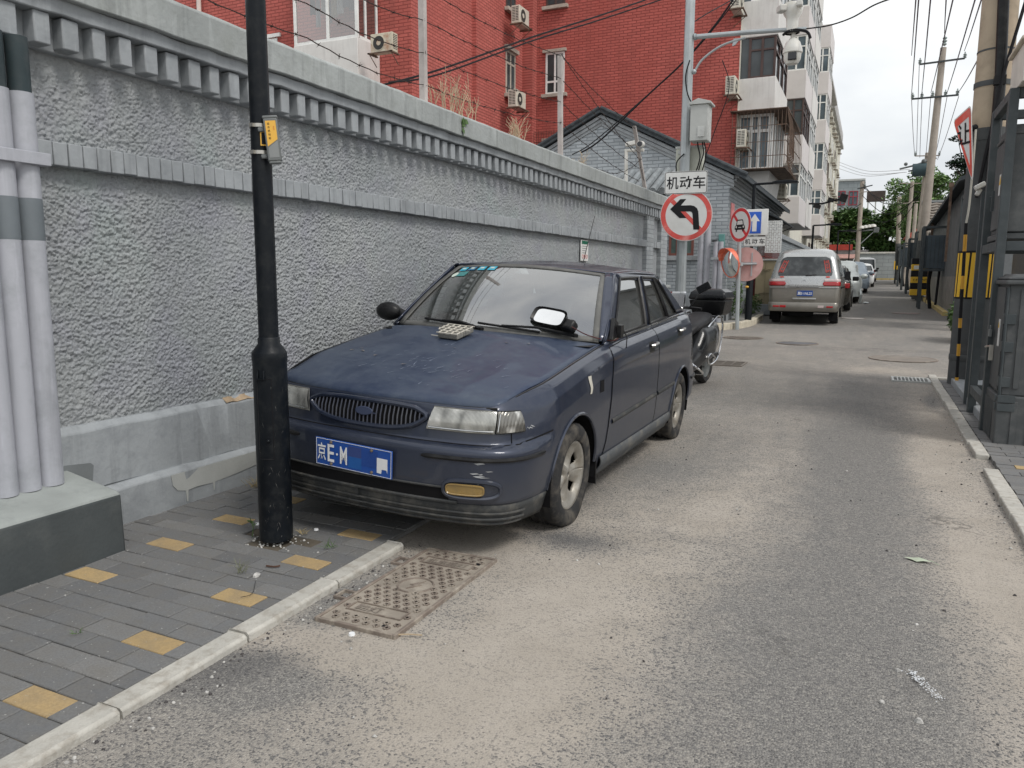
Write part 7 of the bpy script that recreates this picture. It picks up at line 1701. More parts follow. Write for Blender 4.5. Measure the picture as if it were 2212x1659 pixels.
def saloon(x, y, lab, mat, w_=.87, L_=4.4, h=1.45, cover=False, cat='car', r=.31, seed=0, glass=None, s_roof=.64):
    zb = zg(y+L_/2)-.005; t = thing('parked_car', (x, y+L_/2, zb), lab, cat, 'cars parked along the lane')
    rd = random.Random(seed)
    if cover:
        m = MB(); lv = [(.22, w_+.04, -.06, L_+.06, .25), (.45, w_+.05, -.08, L_+.08, .28), (.75, w_+.03, -.05, L_+.05, .3), (.95, w_-.02, .05, L_-.1, .3), (1.05, w_-.06, .35, L_-.9, .3), (h-.18, s_roof+.04, .75, L_-1.5, .3), (h-.04, s_roof-.06, 1.0, L_-1.8, .3), (h, s_roof-.3, 1.3, L_-2.1, .25)]
        L2 = []
        for a, b in zip(lv[:-1], lv[1:]):
            for k in range(5): L2.append(tuple(lerp(p, q, k/5) for p, q in zip(a, b)))
        L2.append(lv[-1]); stack(m, L2, x, y, zb, n=14)
        m.v = [(v[0]+.035*math.sin(v[1]*7+v[2]*5+seed)*math.sin(v[2]*3)+.02*math.sin(v[1]*17+v[2]*11), v[1]+.03*math.sin(v[0]*9+v[2]*8+seed), v[2]+.02*math.sin(v[1]*5+v[0]*6)) for v in m.v]
        m.build('car_cover', mat, t, smooth=80)
        m = MB(); m.ball((x+w_+.12, y+L_-1.55, zb+1.0), (.14, .13, .11), 10, 8); m.build('covered_mirror', mat, t, smooth=80)
        simple_wheels(t, ((x-w_+.15, -1), (x+w_-.12, 1)), (y+.85, y+L_-.9), zb, r)
        return t
    m = MB(); stack(m, [(.20, w_-.08, .10, L_-.15, .2), (.30, w_-.02, .02, L_-.03, .22), (.55, w_, 0, L_, .24), (.75, w_, .02, L_-.02, .24), (.90, w_-.03, .06, L_-.25, .24), (.98, w_-.08, .12, L_-.9, .24)], x, y, zb, n=6); m.build('body', mat, t, smooth=50)
    m = MB(); stack(m, [(.97, w_-.09, .35, L_-1.15, .2), (h-.14, s_roof+.03, .85, L_-1.9, .2)], x, y, zb, n=6, close=False); m.build('windows', glass or M_dglass, t)
    m = MB(); stack(m, [(h-.15, s_roof+.04, .83, L_-1.88, .2), (h-.05, s_roof, .95, L_-2.0, .22), (h, s_roof-.25, 1.2, L_-2.3, .2)], x, y, zb, n=6); m.build('roof', mat, t, smooth=50)
    m = MB()
    for sx in (-1, 1):
        for (y0_, y1_) in ((.35, .85), (L_-1.15, L_-1.9), (L_*.5, L_*.5)): m.tube([(x+sx*(w_-.085), y+y0_, zb+.97), (x+sx*(s_roof+.035), y+y1_, zb+h-.14)], .035, 5)
    m.build('pillars', mat, t)
    m = MB(); m.obox((x+w_+.09, y+L_-1.45, zb+1.02), (.20, .12, .15)); m.build('wing_mirror', M_blackp, t, bevel=.035, seg=3)
    for sx in (-1, 1):
        m = MB(); m.box(x+sx*(w_-.14)-.12, x+sx*(w_-.14)+.12, y-.012, y+.06, zb+.72, zb+.88); m.build('tail_lamp', M_tlr, t, bevel=.02)
    m = MB(); m.box(x-.22, x+.22, y-.012, y+.01, zb+.60, zb+.73); m.build('number_plate', M_pbl, t, smooth=0)
    simple_wheels(t, ((x-w_+.10, -1), (x+w_-.08, 1)), (y+.85, y+L_-.9), zb, r)
    return t
M_olive = pm('dark bronze car paint', (.075, .072, .06), .3, .4, bump=0, coat=.8)
M_covs = pm('silver car cover', (.52, .55, .54), .42, .25, var=.12, vs=3, bump=.4, bs=9, bd=.03)
M_covb = pm('blue grey car cover', (.28, .33, .38), .5, .15, var=.12, vs=2, bump=.4, bs=9, bd=.03)
M_wcar = pm('white car paint', (.70, .71, .71), .3, bump=0, coat=.8)
saloon(-1.42, 26.6, 'dark bronze car with a black wing mirror parked just beyond the silver van', M_olive, h=1.5)
saloon(-1.22, 32.2, 'car under a crumpled silver cover parked beyond the dark bronze car', M_covs, cover=True, h=1.62, seed=1, L_=4.7)
saloon(-.95, 42.5, 'car under a blue grey cover parked beyond the silver covered one', M_covb, cover=True, h=1.55, seed=4, L_=4.6)
saloon(-.65, 52, 'small white car between the covered cars and the white estate', M_wcar, h=1.45)
saloon(-.52, 66, 'white high roofed car parked last before the block wall at the street end', M_wcar, h=1.85, L_=4.7, s_roof=.72, w_=.92)
m = MB(); P = AG(1868, 700)
m.tube([(-.33, 32.4, zg(32)+.6), (-.28, 32.2, zg(32)+.35), (-.30, 32.3, zg(32)+.03)], .05, 6); m.ball((-.10, 32.2, zg(32)+.05), (.12, .06, .04), 8, 6)
tag(m.build('cover_strap', M_covs), 'loose hanging corner and strap of the silver car cover touching the road', 'strap')
# ================================================================== right side: concrete pole, cabinets, house
M_conc = pm('tan concrete pole', (.42, .34, .25), .9, var=.12, vs=3, dirt=(.25, .21, .16), damt=.5, ds=4, bump=.4, bs=60)
M_dgp = pm('dark grey overpaint', (.085, .09, .092), .75, var=.12, vs=4, dirt=(.14, .14, .14), damt=.3, ds=9, bump=.3)
M_frame = pm('grey green steel frame', (.062, .072, .076), .5, var=.12, vs=5, dirt=(.12, .13, .13), damt=.3, ds=9, bump=.15)
M_cab = pm('dark grey cabinet paint', (.085, .09, .092), .6, var=.10, vs=4, dirt=(.17, .17, .165), damt=.4, ds=8, bump=.15)
PXc, PYc = 1.19, 11.1
up = thing('utility_pole', (PXc, PYc, 0), 'thick tan concrete utility pole painted dark grey below, with a yellow striped band', 'utility pole')
m = MB(); m.cyl((PXc, PYc, 3.12), (PXc, PYc, 9.5), .198, .17, 36); m.build('bare_shaft', M_conc, up)
m = MB(); m.cyl((PXc, PYc, 0), (PXc, PYc, 3.12), .225, .205, 36); m.build('painted_base', M_dgp, up)
for pr_ in ([(.2235, .33), (.23, .34), (.23, .40), (.2235, .41)], [(.208, 2.98), (.214, 2.98), (.214, 3.05), (.208, 3.05)], [(.20, 3.6), (.205, 3.6), (.205, 3.66), (.2, 3.66)], [(.196, 4.0), (.199, 4.0), (.199, 4.02)]): m = MB(); m.lathe(pr_, (PXc, PYc, 0), n=36); m.build('steel_hoop', M_dgp, up)
m = MB(); m.lathe([(.2215, 1.10), (.2235, 1.10), (.2225, 1.68), (.2205, 1.68)], (PXc, PYc, 0), n=36); bd_ = m.build('black_band', M_signk, up)
M_warn = pm('warning yellow', (.80, .48, .03), .5, bump=0, var=.06)
m = MB()
for k in range(8):
    a0 = PI*.90+k*.36
    def st(u, v): a = a0+.255*u+.06*(v-.5); r = lerp(.2242, .2232, v); return (PXc+r*math.cos(a), PYc+r*math.sin(a), lerp(1.12, 1.655, v))
    m.grid(st, 5, 3)
m.build('yellow_stripes', M_warn, bd_)
for (x, z0, z1, r, mt, lb) in ((PXc+.06, 2.3, 9., .06, M_cable, 'thick black duct clamped to the front of the thick concrete pole'),):
    m = MB(); m.tube([(x-.02, PYc-.25, z0), (x-.02, PYc-.25, 3.6), (x-.06, PYc-.26, 4.5), (x-.06, PYc-.25, z1)], r, 12); m.obox((x-.03, PYc-.29, 3.62), (.12, .08, .1)); tag(m.build('cable_duct', M_blackp), lb, 'cable duct')
m = MB(); m.tube([(PXc-.10, PYc-.25, 2.3), (PXc-.02, PYc-.27, 3.0), (PXc+.06, PYc-.34, 3.7), (PXc+.35, PYc-.4, 5.2), (PXc+.6, PYc-.4, 7)], .018, 8); tag(m.build('pole_cable', M_cable), 'single black cable slanting up across the thick pole', 'cable')
tb0, tb1 = AY(2087, 482, 10.75), AY(2066, 832, 10.75)
st_ = thing('striped_cable_guard', (tb1.x, 10.8, 0), 'thin black tube with yellow bands guarding a cable at the foot of the thick pole', 'cable guard')
m = MB(); m.tube([tb1, tb0], .019, 12); m.build('guard_tube', M_signk, st_)
m = MB()
for f0, f1 in ((.005, .05), (.185, .26), (.36, .42), (.60, .68), (.83, .93)): m.tube([tb1.lerp(tb0, f0), tb1.lerp(tb0, f1)], .0205, 12)
m.build('yellow_bands', pm('orange yellow tape', (.62, .32, .03), .5, bump=0), st_)
m = MB(); m.tube(smoothpts([tb0, AY(2094, 440, 10.75), AY(2104, 330, 10.8), AY(2108, 280, 10.85)], 5), .012, 6); tag(m.build('pale_cable', pm('pale cable', (.5, .48, .42), .6, bump=0)), 'pale cable leaving the top of the striped guard tube', 'cable')
m = MB(); a_, b_ = AY(2096, 268, 10.7), AY(2109, 266, 10.7); m.ball((a_.x+.09, 11.0, a_.z), (.07, .05, .045), 10, 8); m.box(a_.x+.02, PXc-.1, 10.98, 11.04, a_.z-.03, a_.z+.0); tag(m.build('sign_bracket', M_blackp, bevel=.01), 'dark bracket fixing the triangular sign to the thick pole', 'bracket')
# triangular give way sign turned half away
P1, P2, P3 = AY(2097.5, 227, 10.72), AY(2059, 262, 11.05), AY(2101, 395, 10.72)
N_ = (P2-P1).cross(P3-P1).normalized(); N_ = -N_ if N_.y > 0 else N_; C_ = (P1+P2+P3)/3
ts = thing('give_way_sign', C_, 'red bordered white triangular sign with one black character beside the thick pole', 'road sign')
def tri(k, off): return [C_+(p-C_)*k+N_*off for p in (P1, P2, P3)]
def tri2(k, off, cut=.09):
    T = tri(k, off); o = []
    for i in range(3): a, b, c = T[i-1], T[i], T[(i+1) % 3]; o += [b+(a-b)*cut, b+(a-b)*cut*.3+(c-b)*cut*.3, b+(c-b)*cut]
    return o
m = MB(); m.prism(tri2(1.02, 0), -N_*.006); m.build('sign_plate', M_signw, ts, smooth=0)
m = MB(); o, i = tri2(.96, .002), tri2(.64, .002, .03); n = len(o); m.add(o+i, [(k, (k+1) % n, n+(k+1) % n, n+k) for k in range(n)]); m.build('red_border', pm('fresh faded red', (.75, .10, .07), .5, bump=0, dirt=(.8, .35, .3), damt=.4, ds=3), ts, smooth=0)
Rr = U3.cross(N_).normalized(); text('sign_lettering', '让', .25, M_signk, ts, C_+N_*.004+N_.cross(Rr)*.03-Rr*.03, Rr, N_.cross(Rr), bold=.012)
# camera post
cpst = thing('camera_post', (1.0, 9.3, 0), 'slim dark post topped by a small white camera beside the thick pole', 'post')
m = MB(); m.box(.975, 1.035, 9.27, 9.33, 0, 2.22); m.build('post_body', M_frame, cpst, bevel=.004)
m = MB(); Rc_ = Matrix.Rotation(.6, 3, 'Y'); c_ = AY(2117, 402, 9.3); m.obox(c_, (.10, .11, .05), Matrix.Rotation(-.5, 3, 'Y')); m.obox(c_+Vector((-.01, 0, -.06)), (.045, .06, .07), Matrix.Rotation(.4, 3, 'Y')); m.build('small_camera', M_domew, cpst, bevel=.01)
# steel frame with the raised cabinet
fr = thing('cabinet_frame', (1.3, 8.2, 0), 'dark steel frame on legs holding a raised cabinet beside the right kerb', 'steel frame')
m = MB()
for x in (.985, 1.75):
    for y in (7.75, 8.72): m.box(x-.035, x+.035, y-.045, y+.045, 0, 2.9)
for z in (.27, 1.62, 2.86):
    for x in (.985, 1.75): m.box(x-.03, x+.03, 7.796, 8.674, z-.04, z+.04)
    for y in (7.75, 8.72): m.box(1.021, 1.714, y-.03, y+.03, z-.04, z+.04)
m.build('frame_bars', M_frame, fr, bevel=.004)
rc_ = thing('raised_cabinet', (1.3, 8.2, 1.68), 'tall flat electrical cabinet hung in the steel frame, with a yellow warning label', 'electrical cabinet')
m = MB(); m.box(1.0, 1.70, 7.81, 8.52, 1.74, 2.56); m.build('cabinet_body', M_cab, rc_, bevel=.01)
m = MB(); m.prism([(1.0, 7.80, 2.56), (1.0, 8.53, 2.56), (1.0, 8.50, 2.63), (1.0, 7.83, 2.63)], (.7, 0, 0)); m.box(.985, 1.7, 7.80, 8.54, 2.545, 2.575); m.box(.975, 1.7, 7.82, 8.54, 1.68, 1.735); m.build('cabinet_roof', M_cab, rc_, bevel=.008)
m = MB(); m.box(.985, .999, 7.86, 8.47, 1.78, 2.52); dr = m.build('cabinet_door', M_cab, rc_, bevel=.005)
m = MB(); m.box(.980, .984, 8.0, 8.12, 2.07, 2.25); m.build('warning_label', M_signw, dr, smooth=0)
m = MB(); m.prism([(.979, 8.01, 2.16), (.979, 8.11, 2.16), (.979, 8.06, 2.235)], (-.001, 0, 0)); m.build('warning_triangle', M_warn, dr, smooth=0)
m = MB(); m.box(.965, .984, 8.385, 8.41, 1.96, 2.14); m.tube([(.965, 8.40, 2.09), (.95, 8.42, 2.09), (.965, 8.44, 2.09)], .005, 5); m.box(.98, .984, 7.95, 7.955, 2.36, 2.43); m.box(.98, .984, 7.95, 8.03, 2.355, 2.36); m.build('door_bolt', M_frame, dr, smooth=0)
wb = thing('white_meter_box', (1.4, 7.85, 2.9), 'off white box standing on top of the steel cabinet frame', 'meter box')
m = MB(); m.box(1.0, 1.7, 7.5, 8.15, 2.905, 3.22); m.build('box_body', pm('warm white box', (.62, .58, .52), .6, bump=.05), wb, bevel=.008)
m = MB(); m.box(.97, 1.73, 7.47, 8.18, 3.222, 3.25); m.build('box_lid', pm('cream lid', (.55, .48, .38), .6, bump=.05), wb, bevel=.006)
# big ground cabinet
bc = thing('street_cabinet', (1.4, 7.5, 0), 'large dark grey floor cabinet with ribbed doors, hinges and a padlock at the right edge', 'electrical cabinet')
m = MB(); m.box(1.0, 1.9, 7.17, 7.90, .42, 1.33); m.build('cabinet_body', M_cab, bc, bevel=.012)
m = MB(); m.box(.975, 1.92, 7.13, 7.93, -.02, .42); m.build('cabinet_plinth', M_cab, bc, bevel=.012)
m = MB(); m.box(.97, 1.93, 7.13, 7.94, 1.30, 1.335); m.prism([(.99, 7.15, 1.335), (1.9, 7.15, 1.335), (1.9, 7.35, 1.385), (1.05, 7.35, 1.385)], (0, .5, 0)); m.box(.985, 1.92, 7.15, 7.92, 1.336, 1.36); m.build('cabinet_roof', M_cab, bc, bevel=.01)
m = MB(); m.box(.988, .999, 7.27, 7.86, .45, 1.28); m.build('side_door', M_cab, bc, bevel=.004)
m = MB()
for i in range(12): y_ = 7.30+i*.05; m.box(.968, .974, y_, y_+.018, .05, .36)
for i in range(8): x_ = 1.08+i*.11; m.box(x_, x_+.04, 7.160, 7.169, .48, 1.26); m.box(x_, x_+.04, 7.122, 7.129, .03, .38)
m.build('pressed_ribs', M_cab, bc, bevel=.002)
m = MB()
for z in (.52, .80, 1.02): m.box(.985, .997, 7.19, 7.26, z-.03, z+.05); m.box(1.0, 1.06, 7.155, 7.168, z-.03, z+.05)
for z in (.33, .40): m.box(.965, .974, 7.14, 7.24, z-.02, z+.03); m.box(.98, 1.1, 7.118, 7.129, z-.03, z+.03)
m.tube([(.995, 7.165, .42), (.995, 7.165, 1.28)], .012, 8); m.build('hinges', M_frame, bc, bevel=.002)
m = MB(); m.box(.981, .987, 7.36, 7.42, .80, 1.02); lb_ = m.build('warning_label', M_signw, bc, smooth=0)
m = MB(); m.prism([(.980, 7.365, .95), (.980, 7.415, .95), (.980, 7.39, 1.0)], (-.001, 0, 0)); m.build('warning_triangle', M_warn, lb_, smooth=0)
m = MB(); m.tube([(.985, 7.62, .77), (.955, 7.66, .775), (.95, 7.80, .76)], .009, 6); m.box(.955, .985, 7.60, 7.63, .66, .79); m.build('door_handle', M_steel, bc)
m = MB(); m.box(.945, .965, 7.62, 7.68, .86, .92); m.tube([(.955, 7.63, .92), (.955, 7.63, .95), (.955, 7.67, .95), (.955, 7.67, .92)], .005, 5); m.build('padlock', M_greyp, bc, bevel=.004)
m = MB(); m.box(1.0, 1.9, 7.95, 11.0, -.01, .11); tag(m.build('concrete_footing', M_smooth, bevel=.01), 'low concrete footing under the steel frame', 'footing')
# dense things behind the frame (second cabinet bank) so that nothing shows through
b2 = thing('back_cabinet', (1.9, 9.6, 0), 'dark cabinet bank in the shade behind the steel frame', 'electrical cabinet')
m = MB(); m.box(1.45, 3.0, 9.2, 10.4, .1, 3.0); m.build('cabinet_body', M_cab, b2, bevel=.02)
m = MB(); [m.box(1.50+.3*i, 1.52+.3*i, 9.18, 9.199, .2, 2.9) for i in range(5)]; m.build('door_ribs', M_frame, b2, smooth=0)
m = MB(); m.cyl((1.62, 8.9, 0), (1.60, 8.95, 8.5), .16, .14, 24); o = m.build('utility_pole', M_conc); tag(o, 'second concrete pole in shadow at the top right, behind the white box', 'utility pole')
# far right house
HXr = 2.22
rh = thing('right_house', (3.5, 30, zg(30)), 'low dark grey rendered house with a sloping dark eave on the right of the lane', 'house')
M_rw = pm('dark rendered wall', (.165, .175, .18), .9, var=.12, vs=1.3, dirt=(.11, .115, .12), damt=.5, ds=3, bump=.4)
m = MB(); m.add([(HXr, 23.5, 0), (HXr, 36.5, 0), (HXr, 36.5, 3.35), (HXr, 23.5, 3.9), (7, 23.5, 0), (7, 36.5, 0), (7, 36.5, 5.2), (7, 23.5, 5.8)], [(1, 0, 3, 2), (0, 4, 7, 3), (4, 5, 6, 7), (5, 1, 2, 6), (3, 7, 6, 2)]); m.build('wall', M_rw, rh, smooth=0)
m = MB(); m.prism([(HXr-.30, 23.2, 3.82), (HXr-.30, 36.8, 3.24), (7, 36.8, 5.22), (7, 23.2, 5.82)], (0, 0, .10)); m.build('roof', M_rtile, rh, smooth=0)
m = MB(); m.box(HXr-.02, HXr-.001, 23.5, 36.5, 0, 1.1+.3); m.build('plinth', pm('damp plinth', (.25, .24, .22), .9, dirt=(.16, .16, .15), bump=.4), rh, smooth=0)
th = thing('tiled_house', (4, 42, zg(42)), 'house with a steep roof of grey brown pantiles beyond the dark rendered one', 'house')
a, c_ = AY(2025, 440, 42), AY(2020, 505, 38.5)
M_pant = pm('grey brown pantile', (.28, .25, .22), .85, var=.2, vs=3, bump=.4)
m = MB(); m.add([(2.1, 38.4, c_.z), (8, 38.4, c_.z), (8, 42, a.z), (2.1, 42, a.z), (8, 46, c_.z), (2.1, 46, c_.z)], [(0, 1, 2, 3), (3, 2, 4, 5)])
for r in range(11):
    z = lerp(c_.z, a.z, r/10.5)+.03; y = 38.45+r*.33
    m.tube([(2.05+i*.18, y, z+.035*(i % 2)) for i in range(33)], .05, 5)
m.build('pantile_roof', M_pant, th)
m = MB(); m.box(2.15, 8, 38.6, 46, 0, c_.z); m.tube([(2.0, 42, a.z+.05), (8, 42, a.z+.05)], .12, 6); m.build('wall', M_rw, th)
rr_ = thing('red_roof_house', (2.8, 60, zg(60)), 'small house with a red tiled roof behind the leaning utility poles', 'house')
m = MB(); m.prism([(1.95, 58, 4.0), (6, 58, 4.0), (6, 58, 4.1), (4., 58, 5.6), (1.95, 58, 4.1)], (0, 4, 0)); m.build('red_roof', pm('red tile', (.42, .09, .06), .8, bump=.3), rr_, smooth=0)
m = MB(); m.box(2.1, 6, 58.2, 62, 0, 4.0); m.build('wall', pm('pale wall', (.45, .46, .45), .9), rr_, smooth=0)
# cabinets in frames along the right lane
def lane_frame(x, y, z_, h, lab, w_=.75, d=.6, cab=(1.35, 2.35)):
    zb = zg(y); t = thing('lane_cabinet', (x, y, zb), lab, 'electrical cabinet', 'framed cabinets along the lane')
    m = MB()
    for xx in (x, x+w_):
        for yy in (y, y+d): m.box(xx-.045, xx+.045, yy-.045, yy+.045, zb-.02, zb+h)
    for z in (cab[0]-.05, h-.04): m.box(x+.046, x+w_-.046, y-.03, y+.03, zb+z-.04, zb+z+.04); m.box(x-.03, x+.03, y+.046, y+d-.046, zb+z-.04, zb+z+.04)
    m.build('frame', M_frame, t, bevel=.006)
    m = MB(); m.box(x+.05, x+w_-.05, y+.05, y+d-.05, zb+cab[0], zb+cab[1]); o = m.build('cabinet_body', pm('slate cabinet', (.075, .095, .11), .55, bump=.1, dirt=(.12, .13, .14), damt=.3), t, bevel=.01)
    m = MB(); [m.box(x+.1+i*.12, x+.115+i*.12, y+.04, y+.049, zb+cab[0]+.05, zb+cab[1]-.05) for i in range(5)]; m.build('door_ribs', M_frame, o, smooth=0)
    m = MB(); m.tube(smoothpts([(x+.3, y+.3, zb+cab[0]), (x+.25, y+.3, zb+.8), (x+.35, y+.3, zb+.0)], 4), .06, 6); m.tube([(x+.55, y+.3, zb+cab[0]), (x+.5, y+.3, zb)], .04, 6); m.build('cable_tails', M_cable, t)
    return t
lane_frame(1.55, 29.5, 0, 2.75, 'framed slate cabinet nearest to the dark rendered house wall', w_=.8, d=.8, cab=(1.35, 2.45))
lane_frame(1.95, 20.5, 0, 3.2, 'tall narrow framed cabinet against the wall right of the weeds', w_=.35, d=1.6, cab=(1.5, 2.6))
lane_frame(1.75, 39, 0, 2.9, 'framed slate cabinet with pale insulated pipes on its top', w_=.5, d=.8, cab=(1.5, 2.6)); lane_frame(1.65, 43, 0, 2.7, 'framed cabinet beyond the yellow and black block pier', w_=.55, d=.8, cab=(1.3, 2.5))
lane_frame(1.6, 48, 0, 2.6, 'framed cabinet in the middle of the far row on the right', w_=.5, d=.8); lane_frame(1.6, 55, 0, 2.6, 'small far framed cabinet before the end of the lane', w_=.5, d=.8); lane_frame(1.62, 62, 0, 2.6, 'farthest framed cabinet near the block wall', w_=.5, d=.8)
yb_ = zg(35.5); bk = thing('block_pier', (1.9, 35.5, yb_), 'stacked yellow and black striped concrete pier beside the rusty post', 'protection pier')
for i in range(6):
    m = MB(); m.box(1.50, 2.15, 35.5, 36.1, yb_+.22+i*.25, yb_+.22+i*.25+.246); m.build('pier_block', M_warn if i in (0, 2, 4) else M_signk, bk, bevel=.015)
m = MB(); m.box(1.72, 1.95, 35.6, 36.0, yb_-.05, yb_+.22); m.build('pier_foot', M_dgp, bk)
text('pier_lettering', '保护电力设', .11, M_signk, bk, (1.83, 35.497, yb_+.22+2*.25+.12), (1, 0, 0), U3, width=.5, bold=.02)
m = MB(); m.box(1.58, 1.78, 35.485, 35.497, yb_+1.27, yb_+1.42); m.build('torn_poster', M_signw, bk, smooth=0)
m = MB(); m.box(1.98, 2.06, 33.6, 33.68, zg(34), zg(34)+3.2); tag(m.build('rusty_post', M_rust), 'rusty square iron post beside the striped pier', 'post')
m = MB(); a = AY(2055, 400, 24.5); m.box(a.x-.03, a.x+.03, 24.4, 24.46, 1.8, a.z); m.obox((a.x, 24.43, a.z), (.12, .08, .12)); tag(m.build('iron_post', M_rust), 'dark thin iron post rising above the dark eave near the triangular sign', 'post')
bush('weed_clump', (1.75, 17.8, zg(18)+.12), (.28, .8, .42), 900, .07, 'leafy green weeds on the yellow kerb at the foot of the thick pole', seed=8)
bush('weed_clump', (1.2, 10.78, 0), (.06, .10, .14), 60, .03, 'thin grass tuft at the foot of the striped cable guard', seed=9, mat=pm('dry grass', (.22, .22, .09), .8, bump=0))
# utility poles and wires down the lane
M_pole = pm('weathered pole concrete', (.40, .35, .30), .9, var=.1, vs=2, dirt=(.25, .22, .19), damt=.4, ds=3, bump=.2)
M_insul = pm('glazed insulator', (.30, .35, .34), .3, bump=0)
def upole(px0, py0, px1, py1, y_, r0, r1, lab, arms=(), paint=None, y_lean=0.):
    a, b = AY(px0, py0, y_), AY(px1, py1, y_+y_lean); d_ = (b-a); k = (zg(y_)-a.z)/d_.z; base = a+d_*k
    t = thing('utility_pole', base, lab, 'utility pole', 'poles along the lane')
    m = MB(); m.cyl(base, b, r0, r1, 16); m.build('shaft', M_pole, t)
    if paint: m = MB(); e = base.lerp(b, (paint-base.z)/(b.z-base.z)); m.cyl(base, e, r0*1.04, r0*.97+.01, 16); m.build('painted_base', M_dgp, t)
    for (q0, q1, rr, ins) in arms:
        A1, A2 = AY(*q0, y_+y_lean-.15), AY(*q1, y_+y_lean-.15); m = MB(); m.tube([A1, A2], rr, 4); ar = m.build('cross_arm', M_frame if rr > .04 else M_pole, t)
        m = MB()
        for f in ins:
            p = A1.lerp(A2, f); m.lathe([(.03, 0), (.07, .03), (.035, .06), (.08, .09), (.035, .12), (.075, .15), (.03, .18), (.02, .25)], p, n=8)
        if ins: m.build('insulator', M_insul, ar)
    return t
U1 = upole(1985, 600, 2038, 103, 37, .20, .115, 'tallest weathered concrete pole with two insulator arms in the middle of the sky', [((1987, 139), (2084, 126), .045, (.0, 1.)), ((1969, 214), (2071, 205), .045, (.02, .22, .45, .72, .97))], paint=2.9)
m = MB(); p = AY(2040, 99, 37); m.lathe([(.03, 0), (.09, .06), (.04, .12), (.10, .18), (.04, .24), (.09, .3), (.03, .36)], p, n=8); m.build('insulator', M_insul, U1)
upole(1976, 600, 2004, 330, 50, .17, .12, 'second pole behind the tallest one, carrying a dark transformer', [((1976, 337), (2030, 336), .04, (.02, .98)), ((1962, 370), (2020, 358), .05, ())])
tr_ = thing('transformer', AY(1987, 370, 50), 'dark transformer drum with fittings hung on the second pole', 'transformer')
m = MB(); c_ = AY(1986, 367, 49.7); m.cyl(c_+Vector((-.35, 0, 0)), c_+Vector((.4, 0, 0)), .35, n=16); m.build('drum', pm('teal drum', (.05, .08, .09), .6), tr_)
m = MB(); m.ball(c_+Vector((-.7, 0, .35)), .10, 8, 6); m.ball(c_+Vector((.2, 0, .45)), .14, 8, 6); m.tube([c_+Vector((-1., 0, .1)), c_+Vector((-.3, 0, .25)), c_+Vector((.8, 0, .6))], .05, 5); m.build('fittings', M_greyp, tr_)
upole(1953, 600, 1971, 392, 58, .15, .11, 'slim pole third in the row on the right', [((1944, 396), (1992, 396), .03, (0., 1.)), ((1950, 440), (1985, 435), .03, ())])
upole(1966, 600, 1979, 440, 54, .13, .10, 'short pole hidden among cables between the slim poles', [])
upole(1938, 604, 1943, 425, 73, .20, .15, 'pole with a grey painted foot and a yellow square before the block wall', [((1930, 440), (1955, 436), .03, ())], paint=4.2)
m = MB(); p = AY(1937.5, 573, 72.75); m.box(p.x-.22, p.x+.22, 72.72, 72.78, p.z-.35, p.z+.35); tag(m.build('pole_notice', M_warn, smooth=0), 'yellow square notice on the pole before the block wall', 'notice')
U5 = upole(1850, 585, 1863, 392, 60, .17, .13, 'leaning pole left of the lane with a bunch of cables at its head', [((1852, 408), (1885, 400), .05, (.5,)), ((1855, 416), (1882, 413), .04, ())])
fl_ = thing('floodlight_rack', AY(1870, 495, 60), 'rack with four pale floodlights sticking out from the left leaning pole', 'lights')
m = MB(); m.tube([AY(1838, 500, 60), AY(1890, 496, 60)], .05, 5); m.tube([AY(1855, 530, 60), AY(1888, 500, 60)], .03, 4); m.build('rack', M_galv, fl_)
for i in range(4): m = MB(); p = AY(1862+i*8, 492-i*1.2, 60); m.lathe([(0, .15), (.18, .1), (.24, -.05), (0, -.05)], p, n=10); m.build('lamp', M_domew, fl_)
m = MB(); p = AY(1893, 497, 60); m.obox(p, (.35, .3, .35)); m.build('flood_lamp', M_greyp, fl_, bevel=.03)
M_wire = pm('lilac grey wire', (.16, .13, .16), .7, bump=0)
ii = 0
wl_ = 'wires fanning down the lane'
for (p0, p1, lab) in (((1986, -20), (1969, 205), 'leftmost wire of the fan above the lane'), ((1980, -20), (1969, 120), 'wire reaching the left end of the top arm'), ((2012, -20), (1991, 205), 'wire dropping to the second insulator from the left'), ((2045, -20), (2040, 72), 'wire reaching the insulator at the pole head'),
                      ((2063, -20), (2011, 200), 'wire passing right behind the head of the tallest pole'), ((2112, -20), (2045, 203), 'wire dropping to the fourth insulator'), ((2126, -20), (2083, 110), 'wire reaching the right end of the top arm'), ((2136, 85), (2070, 200), 'rightmost wire of the fan, starting at the thick pole')):
    a, b = AY(*p0, 14), AY(*p1, 37); cable([a, a.lerp(b, .5)-U3*.05, b], .013, lab, 'overhead_wire', M_wire, wl_)
for (p0, p1, lab) in (((1969, 208), (1976, 337), 'left low wire between the tallest and the second pole'), ((1986, 135), (1980, 335), 'wire from the left of the top arm to the second pole'), ((1992, 208), (1987, 340), 'inner wire between the first two poles'), ((2011, 205), (2000, 338), 'wire just left of the tallest shaft'), ((2046, 208), (2020, 338), 'wire just right of the tallest shaft'), ((2071, 208), (2025, 345), 'wire from the right end of the low arm to the second pole')):
    a, b = AY(*p0, 37), AY(*p1, 50); cable([a, a.lerp(b, .5)-U3*.15, b], .013, lab, 'overhead_wire', M_wire, wl_)
for (p0, p1, lab) in (((1812, 350), (1965, 366), 'upper slack wire from the cream building to the transformer'), ((1812, 356), (1958, 372), 'middle slack wire from the cream building to the transformer'), ((1812, 364), (1955, 372), 'lower slack wire from the cream building to the transformer')):
    a, b = AY(*p0, 70), AY(*p1, 50); cable([a, a.lerp(b, .5)-U3*.4, b], .014, lab, 'overhead_wire', pm('pale wire', (.35, .35, .36), .7, bump=0), wl_)
